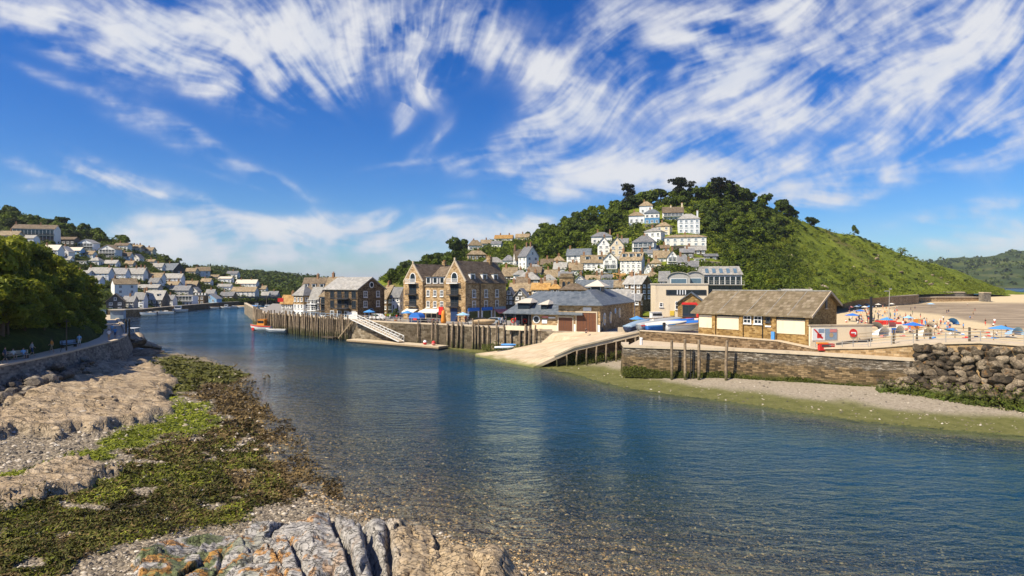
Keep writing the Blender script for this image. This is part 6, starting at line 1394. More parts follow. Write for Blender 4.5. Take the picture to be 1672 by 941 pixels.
# ---------------------------------------------------------------- boats
def boat(name, label, loc, heading, L, B, Hh, hull, kind='cover', top='bluemid', band=None, pitch=0, group=None, cat='boat', cabin='hullwhite', keel=.25):
    g = thing(name, label, cat, loc, heading, group); g.rotation_euler = (0, pitch, heading)
    n = 12; sec = []
    for i in range(n+1):
        t_ = i/n; x = -L/2+L*t_; w_ = B/2*(1-.18*(1-t_)**2)*(1-max(0,(t_-.45)/.55)**2.2); w_ = max(w_, .015); sh = Hh*(1+.28*t_*t_+.04*(1-t_)); kz = keel*max(0, (t_-.7)/.3)**2*Hh*2
        sec.append([(x, 0, kz-.02), (x, w_*.62, kz+.10*Hh), (x+.04*L*t_*t_, w_*.93, kz*.4+.5*Hh), (x+.06*L*t_*t_, w_, sh)])
    b = MB(); V = []
    for s_ in sec: V += [(x, -y, z) for x, y, z in s_[::-1]]+s_[1:]
    k = 7; F = [(i*k+j, i*k+j+1, (i+1)*k+j+1, (i+1)*k+j) for i in range(n) for j in range(k-1)]+[tuple(range(k))[::-1]]
    b.add(V, F, True); b.build('hull', MT[hull], g)
    def rim(i, f=1, dz=0): x, y, z = sec[i][3]; return x, y*f, z+dz
    if band:
        c = MB(); V = []
        for i in range(n+1):
            x, y, z = rim(i); V += [(x+.01, -y-.03, z-.22*Hh), (x+.01, -y-.03, z-.02), (x+.01, y+.03, z-.02), (x+.01, y+.03, z-.22*Hh)]
        c.add(V, [q for i in range(n) for q in ((i*4, i*4+4, i*4+5, i*4+1), (i*4+2, i*4+6, i*4+7, i*4+3))]); c.build('rubbing_band', MT[band], g)
    if kind == 'cover':
        c = MB(); V = []
        for i in range(n+1):
            x, y, z = rim(i, 1.03); cr = .32*Hh*(.5+math.sin(math.pi*min(1, (i+.5)/n))); V += [(x, -y, z-.14), (x, -y, z+.02), (x, -y*.5, z+cr*.8), (x, 0, z+cr), (x, y*.5, z+cr*.8), (x, y, z+.02), (x, y, z-.14)]
        c.add(V, [(i*7+j, i*7+j+1, (i+1)*7+j+1, (i+1)*7+j) for i in range(n) for j in range(6)]+[tuple(range(7))[::-1]], True); c.build('cover', MT[top], g)
    else:
        c = MB(); V = []
        for i in range(n+1):
            x, y, z = rim(i, .97, -.06 if kind != 'open' else -.3*Hh); V += [(x, -y, z), (x, y, z)]
        c.add(V, [(i*2, i*2+1, i*2+3, i*2+2) for i in range(n)]); c.build('deck', MT[top], g)
        gw_ = MB(); V = []
        for i in range(n): 
            for sg in (-1, 1):
                x, y, z = rim(i); x2, y2, z2 = rim(i+1); gw_.beam((x, sg*y, z), (x2, sg*y2, z2), .08, .08)
        gw_.build('gunwale', MT['whitepaint' if hull != 'hullwhite' else 'wood'], g)
        z = Hh*1.02
        if kind == 'cabin':
            c = MB(); x0, x1 = -L*.18, L*.16; hh = Hh*1.15; w_ = B*.34
            c.add([(x0,-w_,z-.3),(x1+.2,-w_,z-.3),(x1+.2,w_,z-.3),(x0,w_,z-.3),(x0,-w_*.9,z+hh),(x1-.25,-w_*.88,z+hh),(x1-.25,w_*.88,z+hh),(x0,w_*.9,z+hh)], [(3,2,1,0),(4,5,6,7),(0,1,5,4),(1,2,6,5),(2,3,7,6),(3,0,4,7)])
            cb = c.build('cabin', MT[cabin], g); wn = MB(); wn.box(x0+.2,x1-.25,-w_-.02,w_+.02,z+hh*.45,z+hh*.82); wn.build('window', MT['glass'], cb)
            MB().box(x0-.1,x1-.1,-w_,w_,z+hh,z+hh+.08).build('roof', MT[cabin], cb)
        if kind == 'screen':
            c = MB(); x0 = L*.05; w_ = B*.36; c.add([(x0,-w_,z),(x0,w_,z),(x0-.35,w_*.85,z+.55),(x0-.35,-w_*.85,z+.55),(x0+.04,-w_,z),(x0+.04,w_,z),(x0-.31,w_*.85,z+.55),(x0-.31,-w_*.85,z+.55)], [(0,1,2,3),(7,6,5,4),(0,4,5,1),(1,5,6,2),(2,6,7,3),(3,7,4,0)]); c.build('windscreen', MT['glassblue'], g)
            for k_ in (-.5, .5): MB().box(-L*.22,-L*.12,k_*w_-.25,k_*w_+.25,z-.25,z+.35).build('seat', MT['sail'], g)
        if kind in ('open', 'screen'):
            m_ = MB(); m_.box(-L/2-.35,-L/2+.0,-.2,.2,Hh*.9,Hh*.9+.55); m_.box(-L/2-.3,-L/2-.1,-.08,.08,-.1,Hh*.9); m_.build('outboard_motor', MT['black'], g)
        if kind == 'open':
            for x in (-L*.2, L*.12): MB().box(x-.15,x+.15,-B*.42,B*.42,Hh*.75,Hh*.8).build('thwart', MT['wood'], g)
    return g
# moored in the river
BG = 'small boats moored by the far quay'
b_ = boat('fishing_boat', 'red and white wooden fishing boat tied to the end of the quay', tuple(PD(428,171,-.15)), R(168), 6.6, 2.6, 1.5, 'hullwhite', 'cabin', 'wood', 'red', cabin='orange'); MB().tube((-1.6,0,1.2),(-1.7,0,4.2),.06).build('mast', MT['wood'], b_); MB().box(1.9,2.6,-1.02,1.02,.25,1.0).build('bow_patch', MT['red'], b_)
b_ = boat('open_boat', 'grey open boat with a white bow beside the fishing boat', tuple(PD(452,164,-.15)), R(172), 5.6, 2.2, 1.0, 'hullgrey', 'open', 'tan', 'whitepaint'); MB().tube((.4,0,.4),(.4,0,3.2),.05).build('mast', MT['wood'], b_)
for i, (px, py, d, L, hd, nm, lb) in enumerate(((240,514,252,7.5,8,'screen','white speedboat lying first in line below the stone quay house'), (264,513,262,10.5,4,'screen','long white motor launch below the narrow white house'), (290,508,285,8.5,20,'cabin','white cabin cruiser below the hotel'))):
    boat('motor_boat', lb, tuple(PD(px,d,-.1)), R(180+hd), L, 3.0, 1.35, 'hullwhite', nm, 'sail', 'bluegrey', group='motor boats below the hotel')
for i, (px, d, L, hd, hull, kd, tp) in enumerate(((369,330,5,10,'hullwhite','cabin','sail'), (379,334,5,30,'hullwhite','open','tan'), (388,338,6,-10,'navy','open','wood'), (397,335,6,5,'hullwhite','cover','tan'), (404,345,5,15,'hullwhite','screen','sail'), (412,340,6,0,'hullgrey','cover','bluemid'), (419,352,5,12,'hullwhite','cabin','sail'), (350,325,5,6,'hullwhite','open','tan'))):
    boat('small_boat', ['little white cabin boat by the far quay','white rowing boat by the far quay','navy open boat by the far quay','white boat under a tan cover','white speedboat among the small moored boats','grey boat under a blue cover','white cabin boat nearest the bridge','white rowing boat moored alone by the dark quay'][i], tuple(PD(px,d,-.1)), R(180+hd), L, 2, .9, hull, kd, tp, group=BG)
b_ = boat('sailing_boat', 'cream wooden boat with a bare mast near the bridge', tuple(PD(437,300,-.1)), R(170), 7.5, 2.5, 1.3, 'hullwhite', 'cabin', 'wood', 'tan'); MB().tube((.6,0,1),(.6,0,8),.07).build('mast', MT['wood'], b_)
b_ = boat('ferry_boat', 'small dark ferry boat with a white canopy at the end of the riverside walk', tuple(PD(219,150,-.1)), R(100), 5.5, 2.2, .9, 'navy', 'open', 'tan', 'whitepaint'); MB().box(-2,1,-1,1,2.3,2.4).build('canopy', MT['whitepaint'], b_)
for x in (-1.9,.9):
    for y in (-.9,.9): MB().tube((x,y,.5),(x,y,2.3),.04,None,6).build('canopy_post', MT['frame'], b_)
# on the hard
PK = 'boats parked on the hard'
for px, py, d, L, hd, pit, hull, kd, tp, bd, lb in (
  (1042,528,101,5.4,38,-.12,'navy','cover','bluegrey',None,'dinghy under a blue grey cover, nose up beside the lifeboat house'),
  (1056,524,104,4.6,50,-.15,'hullwhite','open','sail',None,'white open dinghy between the blue grey covered one and the trailer'),
  (1086,516,109,8.0,24,-.06,'navy','cover','tealgrey',None,'long dark boat under a grey cover behind the blue ones'),
  (1098,523,103,8.4,24,-.07,'hullwhite','cover','blue','whitepaint','white boat with bright blue cover pointing up the hard'),
  (1123,526,98,6.6,12,-.02,'navy','cover','blue',None,'wide boat under a bright blue cover against the shelter wall'),
  (1115,517,106,7.0,16,-.05,'hullwhite','cover','sail','navy','white boat under an off white cover below the red counter'),
  (1086,536,96.6,6.5,10,-.03,'blue','cover','sail','bluemid','low blue hulled boat with a white cover behind the upper wall'),
  (1117,533,95.2,6.2,10,-.02,'hullwhite','open','tan',None,'long white rowing gig on chocks in front of the blue covers'),
  (1062,535,97.4,4.2,16,-.05,'hullgrey','cover','tealgrey','red','grey inflatable with a red patch beside the slipway head'),
  (1072,507,118,6.5,6,0,'hullwhite','cabin','sail',None,'white wheelhouse boat standing in front of the cream hall')):
    z = 5.35 if d < 100 else 5.15
    boat('parked_boat', lb, tuple(PD(px,d,z+.35)), R(hd), L, 2.1, .95, hull, kd, tp, bd, pit, PK)
boat('dinghy', 'upturned tan dinghy on the quay edge beside a white one', tuple(PD(790,123.5,4.85)), R(-10), 4.2, 1.8, .7, 'tan', 'cover', 'tan'); boat('dinghy', 'white dinghy on the quay edge above the fender piles', tuple(PD(778,124.5,4.85)), R(-12), 3.0, 1.5, .6, 'hullwhite', 'open', 'sail')
boat('kayak', 'pale blue kayak lying on the slipway beside the quay wall', tuple(PD(822,109.3,1.55)), R(4), 3.2, .7, .25, 'skyblue', 'cover', 'cool'); boat('kayak', 'bright blue kayak lying nearer the fender piles', tuple(PD(830,111,1.75)), R(-20), 2.6, .7, .3, 'blue', 'cover', 'bluemid')
# ================================================================ vegetation
MT['leaf'] = M_leaf('broad_leaves', (.018, .034, .004), (.155, .205, .016), .25, .35)
MT['leafbright'] = M_leaf('bright_leaves', (.04, .065, .006), (.27, .30, .026), .3, .3)
MT['leafsun'] = M_leaf('sunny_leaves', (.05, .075, .006), (.36, .37, .03), .35, .25)
MT['leafdark'] = M_leaf('dark_leaves', (.012, .023, .005), (.085, .12, .015), .15, .3)
MT['pineleaf'] = M_leaf('pine_needles', (.006, .010, .005), (.028, .036, .014), .1, .25)
MT['scrub'] = M_leaf('hill_scrub_leaves', (.026, .042, .005), (.155, .20, .018), .25, 0)
MT['farleaf'] = M_leaf('far_wood_leaves', (.015, .028, .005), (.09, .125, .014), .2, 0)
MT['bark'] = M_plain('tree_bark', (.10, .075, .05), .95, .3, 3, bump=.5)
def leaves(c, nrm, size, tint, seed=0, asp=1.5):
    g = np.random.default_rng(seed); n = len(c)
    nrm = nrm+g.normal(size=(n, 3))*.42; nrm /= np.linalg.norm(nrm, axis=1)[:, None]+1e-9
    a = np.cross(nrm, g.normal(size=(n, 3))); a /= np.linalg.norm(a, axis=1)[:, None]+1e-9; b = np.cross(nrm, a)
    s = (np.asarray(size)*np.ones(n))[:, None]*.5
    V = np.stack([c-a*s*asp, c-b*s*.8+a*s*.2, c+a*s*asp, c+b*s*.8-a*s*.15], 1).reshape(-1, 3)
    return V, np.arange(4*n).reshape(-1, 4), np.repeat(tint, 4)
def sph(n, g, up=-.35):
    v = g.normal(size=(n*3, 3)); v /= np.linalg.norm(v, axis=1)[:, None]; v = v[v[:, 2] > up][:n]; return v
def crown_mesh(name, lobes, n, size, mat, seed, inner=.70):
    g = np.random.default_rng(seed); w = np.array([l[3]**2 for l in lobes]); w /= w.sum(); C, N, T = [], [], []
    for (x, y, z, r), q in zip(lobes, w):
        k = max(6, int(n*q)); d = sph(k, g); k = len(d)
        rr = r*(inner+(1.06-inner)*g.random(k)**.6)*(1+.18*(fbm(d[:, 0]*2.2+x*3+d[:, 2], d[:, 1]*2.2+z*2, 2, seed)-.5)*2)
        C.append(np.array([x, y, z])+d*rr[:, None]*np.array([1, 1, .85])); N.append(d); T.append(np.clip(.5+g.normal()*.13+g.normal(size=k)*.16, 0, 1))
    C = np.concatenate(C); N = np.concatenate(N); T = np.concatenate(T)
    V, F, t4 = leaves(C, N, size*(.7+.6*np.random.default_rng(seed+1).random(len(C))), T, seed+2)
    return np_mesh(name, V, F, mat, {'tint': t4}, smooth=False)
def dome_lobes(seed, n=9, R0=4, h=5, base=2.5):
    rnd = random.Random(seed); L = [(0, 0, base+h*.5, R0*.62)]
    for i in range(n):
        a = rnd.uniform(0, 6.28); k = rnd.uniform(.35, .75); z = base+h*rnd.uniform(.15, .95)
        L.append((R0*k*math.cos(a), R0*k*math.sin(a), z-k*h*.22, R0*rnd.uniform(.26, .48)))
    return L
def trunk_mesh(h, r, seed, spread=1.5):
    rnd = random.Random(seed); b = MB(); b.path([(0,0,-1),(rnd.uniform(-.1,.1),0,h*.5),(rnd.uniform(-.3,.3),rnd.uniform(-.3,.3),h)],[r*1.2,r*.85,r*.6],7)
    for i in range(4):
        a = i*1.57+rnd.uniform(0,1); b.path([(0,0,h*.6),(math.cos(a)*spread*.6,math.sin(a)*spread*.6,h*.95),(math.cos(a)*spread,math.sin(a)*spread,h*1.35)],[r*.45,r*.3,r*.12],5)
    return b.mesh('trunk', [MT['bark']])
TR = {}
for kind, mat, cnt, n, size in (('far', 'leaf', 5, 620, .95), ('fard', 'leafdark', 4, 620, .95), ('bushy', 'leafbright', 4, 260, .7), ('near', 'leafsun', 3, 5200, .42), ('neard', 'leafbright', 3, 5200, .42)):
    TR[kind] = [(crown_mesh('crown', dome_lobes(31*k+len(kind)*7, 9 if 'near' not in kind else 16), n, size, MT[mat], 100*k+len(kind)), trunk_mesh(4.2, .3, k)) for k in range(cnt)]
def pine_lobes(seed):
    rnd = random.Random(seed); L = []
    for i in range(24):
        a = rnd.uniform(0, 6.28); z = rnd.uniform(3.6, 11.3); k = rnd.uniform(.5, 3.6)*(1.15-abs(z-8.5)/6); L.append((k*math.cos(a), k*math.sin(a), z, rnd.uniform(.9, 1.8)))
    return L
def pine_trunk(seed):
    rnd = random.Random(seed); b = MB(); b.path([(0,0,-1.5),(.2,0,4),(-.1,.1,8),(.3,0,11)],[.38,.32,.22,.08],7)
    for i in range(8):
        a = rnd.uniform(0,6.28); z = rnd.uniform(5,9.5); b.path([(0,0,z-.8),(math.cos(a)*1.6,math.sin(a)*1.6,z),(math.cos(a)*2.9,math.sin(a)*2.9,z+.3)],[.14,.09,.04],5)
    return b.mesh('trunk', [MT['bark']])
TR['pine'] = [(crown_mesh('crown', pine_lobes(k+40), 1500, .7, MT['pineleaf'], 300+k, .5), pine_trunk(k)) for k in range(4)]
def tree(kind, x, y, z, s, label, group=None, name='tree', cat='tree', zs=1.0, k=None):
    o = thing(name, label, cat, (x, y, z), random.uniform(0, 6.28), group); c, t_ = TR[kind][k if k is not None else random.randrange(len(TR[kind]))]
    o.scale = (s, s, s*zs); link('trunk', t_, o); link('crown', c, o); return o
random.seed(11)
def blocked(px, y, d, hpx, wpx):
    for a, b_, t_, bt, hd in HREC:
        if px+wpx > a and px-wpx < b_ and y > t_ and y-hpx < bt and d < hd+6: return True
    return False
def in_poly(px, y, poly): return poly_sd(np.array([px]), np.array([y]), poly)[0] > 0
def plant_zone(hill, poly, n, kinds, s0, s1, label, group, mind=3.2, name='tree', cat='tree', zs=1):
    xs = [q[0] for q in poly]; ys = [q[1] for q in poly]; done = []; tries = 0
    while len(done) < n and tries < n*60:
        tries += 1; px = random.uniform(min(xs), max(xs)); y = random.uniform(min(ys), max(ys))
        if not in_poly(px, y, poly): continue
        d = hill.depth(px, y); s = random.uniform(s0, s1); z = H-(y-CY)/FP*d; x = (px-CX)/FP*d
        if blocked(px, y, d, 8.0*s*FP/d*.8, 3.2*s*FP/d): continue
        if any((x-a)**2+(d-b_)**2 < (mind*s)**2 for a, b_ in done): continue
        done.append((x, d)); tree(random.choice(kinds), x, d, z-1.2*s, s, label, group, name, cat, zs)
    return done
plant_zone(TOWN, [(868,393),(900,374),(950,358),(1005,348),(1035,374),(1030,388),(960,398),(925,416),(902,442),(872,424)], 60, ['far','far','fard'], .8, 1.25, 'broadleaved tree in the dark wood above the white houses', 'trees of the dark hillside wood')
plant_zone(TOWN, [(1005,347),(1050,334),(1110,324),(1200,328),(1240,346),(1302,368),(1300,398),(1230,402),(1150,384),(1144,352),(1080,336),(1035,345)], 58, ['far','fard','fard'], .75, 1.15, 'broadleaved tree in the summit wood beside the pines', 'trees of the summit wood')
plant_zone(TOWN, [(1150,388),(1300,398),(1290,420),(1200,432),(1150,412)], 34, ['bushy','far','fard'], .4, .8, 'round bush on the slope below the summit wood', 'bushes on the slope below the summit wood', name='bush', cat='bush')
plant_zone(TOWN, [(1208,432),(1285,440),(1275,474),(1212,474)], 22, ['bushy','far','fard'], .4, .75, 'bush on the slope behind the apartment block', 'bushes behind the apartment block', name='bush', cat='bush')
plant_zone(TOWN, [(625,467),(660,446),(700,428),(758,408),(765,428),(720,446),(650,470)], 30, ['far','fard'], .7, 1.2, 'dark tree on the low shoulder west of the hill', 'trees on the west shoulder')
plant_zone(TOWN, [(770,428),(860,395),(875,430),(850,452),(780,446)], 16, ['bushy','far'], .35, .6, 'small leafy tree in a garden among the shoulder houses', 'garden trees on the shoulder', name='garden_tree', cat='shrub')  # small garden trees with trunk and crown, filed under shrub
plant_zone(TOWN, [(880,430),(960,395),(1030,385),(1150,350),(1160,430),(1075,452),(900,462)], 60, ['bushy','far','fard'], .28, .55, 'small leafy tree in a garden between the white hillside houses', 'garden trees between the hillside houses', name='garden_tree', cat='shrub')  # garden trees at reduced size, only their category says shrub
plant_zone(TOWN, [(1300,380),(1400,392),(1500,430),(1580,460),(1480,470),(1350,470),(1260,455)], 95, ['bushy','fard','far'], .16, .42, 'low gorse bush on the open green slope', 'gorse bushes on the open slope', name='bush', cat='bush', zs=.8)
plant_zone(TOWN, [(1310,374),(1400,390),(1480,414),(1520,434),(1480,428),(1380,396),(1310,384)], 34, ['bushy','fard'], .2, .5, 'wind clipped bush along the bare ridge', 'bushes along the bare ridge', name='bush', cat='bush', zs=.8)
plant_zone(TOWN, [(1290,474),(1440,478),(1440,484),(1290,488)], 8, ['bushy'], .25, .4, 'bush at the foot of the green slope by the beach', 'bushes at the foot of the slope', name='bush', cat='bush')
plant_zone(LEFT, [(-70,350),(0,350),(60,358),(150,386),(208,400),(206,412),(150,404),(100,394),(40,374),(-70,388)], 52, ['far','far','fard'], .75, 1.25, 'broadleaved tree on the crest of the far bank', 'crest trees of the far bank')
plant_zone(LEFT, [(-50,400),(60,400),(120,410),(250,416),(345,442),(345,474),(240,484),(150,462),(60,440)], 100, ['far','bushy','fard'], .3, .62, 'small leafy tree in a garden among the houses of the far bank', 'garden trees on the far bank', name='garden_tree', cat='shrub')  # these are small trees too, kept in the shrub category
plant_zone(LEFT, [(330,448),(470,478),(470,488),(400,484),(340,476)], 30, ['far','fard'], .4, .7, 'tree at the edge of the wood above the bridge', 'trees above the bridge')
def single(kind, px, y, top, d, label, name, cat='tree', k=None, base=11.5, wide=1, group=None):
    z = H-(y-CY)/FP*d; s = ((y-top)*d/FP)/base; o = tree(kind, (px-CX)/FP*d, d, z, s, label, group, name, cat, 1, k); o.scale = (s*wide, s*wide, s); return o
single('pine', 1028, 345, 301, 392, 'dark leaning pine at the west end of the summit, over the topmost house', 'pine_tree', k=0)
single('bushy', 1064, 336, 308, 392, 'thin grey green tree between two pines on the summit', 'airy_tree', base=7.6, wide=.8)
single('pine', 1108, 326, 292, 388, 'broad dark pine in the middle of the summit', 'pine_tree', k=1, wide=1.35)
single('pine', 1128, 326, 297, 396, 'smaller pine touching the broad middle pine', 'pine_tree', k=2)
single('pine', 1172, 330, 292, 390, 'tall spreading pine with a gap in its crown, east on the summit', 'pine_tree', k=3, wide=1.2)
single('pine', 1194, 332, 296, 396, 'pine with drooping limbs at the east end of the summit', 'pine_tree', k=0, wide=1.1)
single('fard', 1325, 375, 355, 440, 'lone dark bush on the bare ridge east of the wood', 'bush', 'bush', base=7.2)
single('far', 1396, 388, 370, 458, 'lone small tree half way down the ridge', 'tree', base=7.5, wide=.6)
single('bushy', 1473, 418, 405, 480, 'pale scrubby bush low on the ridge', 'bush', 'bush', base=7.2)
single('fard', 742, 418, 386, 360, 'round topped dark tree standing above the gabled terrace', 'tree', base=7.6, wide=.9)
single('fard', 862, 388, 378, 440, 'small dark tree on the skyline beside the tan bungalow', 'tree', base=7.4)

for i in range(46):
    px = random.uniform(985, 1306); yc = float(np.interp(px, TOWN.px, TOWN.y[:, 4]))+random.uniform(1, 7); d = TOWN.depth(px, yc); s_ = random.uniform(.9, 1.4)
    tree(random.choice(['far','fard','fard']), (px-CX)/FP*d, d, H-(yc-CY)/FP*d-1, s_, 'broadleaved tree in the summit wood beside the pines', 'trees of the summit wood')
# far wood: one mass
def mass(name, hill, poly, n, rad, per, size, mat, seed, kind='stuff', lift=.3, band=None, tone=0):
    g = np.random.default_rng(seed); xs = [q[0] for q in poly]; ys = [q[1] for q in poly]
    P_ = []; k = hill.d.shape[1]
    px = g.uniform(min(xs), max(xs), n*12); tt = g.uniform(0, k-1.6, n*12); d, y = hill.at(px, tt)
    ok = poly_sd(px, y, poly) > 0
    px, y, d = px[ok], y[ok], d[ok]
    # even out over the ground
    px, y, d = px[:n], y[:n], d[:n]
    keep = np.ones(len(px), bool)
    for a, b_, t_, bt, hd in HREC: keep &= ~((px > a-1) & (px < b_+1) & (y > t_) & (y < bt+2) & (d < hd+14) & (d > hd-3))
    px, y, d = px[keep], y[keep], d[keep]
    x = (px-CX)/FP*d; z = H-(y-CY)/FP*d; C, N, T, S = [], [], [], []
    for X, Y, Z_ in zip(x, d, z):
        r = rad*g.uniform(.5, 1.25); v = sph(per, g, -.1); m_ = len(v); t0 = np.clip(.5+g.normal()*.17+(vnoise(X*.02, Y*.02, 3)-.5)*.4+tone, 0, 1)
        C.append(np.array([X, Y, Z_+r*lift])+v*r*np.array([1, 1, .8])*g.uniform(.75, 1.05, (m_, 1))); N.append(v); T.append(np.clip(t0+g.normal(size=m_)*.12, 0, 1)); S.append(np.full(m_, size*g.uniform(.7, 1.2)))
    V, F, t4 = leaves(np.concatenate(C), np.concatenate(N), np.concatenate(S), np.concatenate(T), seed+1)
    return tag(link(name, np_mesh(name, V, F, MT[mat], {'tint': t4}, smooth=False)), kind=kind)
mass('distant_woods', WOOD, [(170,440),(700,440),(700,510),(170,510)], 1900, 6.5, 26, 2.6, 'farleaf', 5)
mass('hillside_undergrowth', TOWN, [(600,455),(700,420),(800,390),(900,365),(1000,340),(1100,318),(1200,320),(1300,360),(1300,480),(1100,470),(900,475),(700,478)], 5200, 2.2, 20, .85, 'scrub', 6, lift=.45, tone=-.08)
MT['slopeleaf'] = M_leaf('slope_leaves', (.045, .062, .006), (.235, .27, .022), .3, 0)
mass('slope_undergrowth', TOWN, [(1150,400),(1240,380),(1300,360),(1345,371),(1480,408),(1640,468),(1640,500),(1420,500),(1300,520),(1150,500)], 4200, 1.15, 12, .55, 'slopeleaf', 7, lift=.1, tone=.1)
mass('slope_scrub', TOWN, [(1150,400),(1240,380),(1300,362),(1400,384),(1480,412),(1560,450),(1500,478),(1150,480)], 420, 2.2, 24, .7, 'scrub', 17, lift=.4, tone=-.1)
mass('bank_undergrowth', LEFT, [(-150,330),(60,350),(220,395),(345,440),(480,474),(480,496),(180,500),(-150,460)], 3600, 1.9, 18, .85, 'scrub', 8, tone=-.15)
mass('headland_woods', HEAD, [(1480,405),(2000,400),(2000,468),(1480,468)], 420, 12, 14, 7, 'farleaf', 9, tone=.0)

# trees crowding the bank behind the riverside walk
def bank_z(x, y):
    k = abs(float(line_sd(np.array([x]), np.array([y]), wl)[0])); return float(np.interp(k, [a for a, b in prof], [b for a, b in prof])), k
random.seed(5)
NL = [(-70,72,395),(-30,78,392),(8,88,392),(38,96,402),(62,100,415),(84,106,424),(104,110,436),(122,114,448),(138,118,461),(152,122,474),(164,127,486),(174,131,500),(181,136,514),
      (-50,105,378),(0,118,384),(45,128,396),(80,135,418),(-20,66,455),(10,72,452),(34,78,455),(58,84,462),(82,90,468),(104,95,474),(126,101,486),(146,107,496),(160,112,508),(170,117,522),(178,122,532),
      (-40,62,490),(2,68,488),(28,73,494),(52,77,500),(74,82,500),(96,87,506),(118,92,512),(138,97,518),(154,102,524),(167,108,530),(-12,84,420),(24,90,428),(50,95,440),(92,101,452),(112,104,462),(70,92,445)]
for i, (px, d, top) in enumerate(NL):
    x = (px-CX)/FP*d; z, k = bank_z(x, d)
    if k < 6: x -= 6-k; z, k = bank_z(x, d)
    zt = H-(top-CY)/FP*d; s = max(.55, (zt-z)/7.6); zb = zt-7.5*min(s, 1.35); s = min(s, 1.35)
    tree('near' if (i % 3 and top < 480) else 'neard', x, d, zb, s*1.0, 'leafy tree crowding the bank behind the riverside walk', 'trees on the bank behind the riverside walk', zs=1)
# ================================================================ rocks
import bmesh
def rock_mat(name, dark, mid, light, weedz=None, lichen=0, sc=1.2):
    m, t, b = new_mat(name); p = t.pos(); n = t.noise(p, sc, 8, .68); n2 = t.noise(p, sc*5, 6, .7); r = t.rand()
    f = t.math('ADD', t.math('ADD', t.math('MULTIPLY', n, .55), t.math('MULTIPLY', n2, .45)), t.math('MULTIPLY_ADD', r, .22, -.11))
    c = t.ramp(f, [(.34, dark), (.5, mid), (.66, light)])
    if lichen: c = t.mix(t.math('MULTIPLY', t.rng(t.noise(p, 1.1, 7, .72), .56, .66), lichen), c, (.42, .19, .03))
    if weedz:
        s = t.new('ShaderNodeSeparateXYZ'); t.put(s.inputs[0], p); k = t.rng(t.math('ADD', s.outputs[2], t.math('MULTIPLY', n, 1.6)), weedz, weedz+.9, 1, 0)
        c = t.mix(k, c, t.ramp(n2, [(.35, (.02, .025, .004)), (.55, (.07, .10, .012)), (.7, (.17, .23, .03))]))
    ck = t.cracks(t.obj(), 1.3, .05, .6); c = t.mix(t.math('MULTIPLY', ck, .8), c, (.03, .026, .02))
    t.put(b.inputs['Base Color'], c); b.inputs['Roughness'].default_value = .88; b.inputs['Specular IOR Level'].default_value = .25
    t.put(b.inputs['Normal'], t.bump(t.math('ADD', n2, n), .7, .15)); return m
MT['riprap'] = rock_mat('revetment_boulder', (.025, .02, .015), (.105, .08, .052), (.34, .27, .185), 2.1, .3)
MT['wallrock'] = rock_mat('sea_wall_boulder', (.05, .042, .034), (.17, .14, .105), (.36, .31, .24), None, .1)
MT['slab'] = rock_mat('shore_slab', (.14, .10, .065), (.32, .245, .165), (.47, .38, .27), None, .1)
def rock_mesh(seed, mat, sub=2, flat=.75, ang=.35):
    rnd = np.random.default_rng(seed); bm = bmesh.new(); bmesh.ops.create_icosphere(bm, subdivisions=sub+1, radius=1)
    pl = [(v/np.linalg.norm(v), rnd.uniform(.55, .9)) for v in rnd.normal(size=(9, 3))]
    for v in bm.verts:
        c = np.array(v.co)
        for n_, k in pl:
            e = c@n_-k
            if e > 0: c = c-n_*e*.92
        c = c*(1+ang*.3*(float(vnoise(c[0]*2+seed, c[1]*2+c[2]*1.7, seed))-.5)); v.co = c*np.array([1.15, .95, flat])
    me = bpy.data.meshes.new('rock'); bm.to_mesh(me); bm.free(); me.materials.append(mat); return me
RK = [rock_mesh(i, MT['riprap']) for i in range(7)]; WK = [rock_mesh(20+i, MT['wallrock']) for i in range(5)]; SK = [rock_mesh(40+i, MT['slab'], 2, .5) for i in range(4)]
random.seed(21)
def rock(meshes, x, y, z, s, label, group, sq=(1, 1, 1), name='boulder'):
    o = link(name, random.choice(meshes), None, (x, y, z)); o.rotation_euler = (random.uniform(-.5, .5), random.uniform(-.5, .5), random.uniform(0, 6.28)); o.scale = (s*sq[0], s*sq[1], s*sq[2]); return tag(o, label, name.replace('_', ' '), group)
# boulders heaped against the promenade wall
top = [u for u in UP[5:10]]; cum = [0]
for a, c in zip(top[:-1], top[1:]): cum.append(cum[-1]+(c-a).length)
def along(s):
    for i in range(len(top)-1):
        if s <= cum[i+1] or i == len(top)-2: return top[i].lerp(top[i+1], (s-cum[i])/(cum[i+1]-cum[i]))
for r_ in range(12):
    s = 0
    while s < cum[-1]-1:
        s += random.uniform(.7, 1.25); f = (r_+random.uniform(-.35, .35))/11; p = along(s); 
        zt = p.z-.35
        if p.x < 45 and f < .45+(45-p.x)*.09+random.uniform(-.1,.1): continue          # masonry shows above on the west part
        if p.x < 38.5: continue
        z = zt*(1-f)+.75*f; off = .2+f*2.7
        rock(RK, p.x-.42*off, p.y-.91*off, z-.15, random.uniform(.36, .78), 'rough boulder of the stone revetment under the promenade', 'boulders of the promenade revetment', (random.uniform(.85,1.3), 1, random.uniform(.8,1.1)))
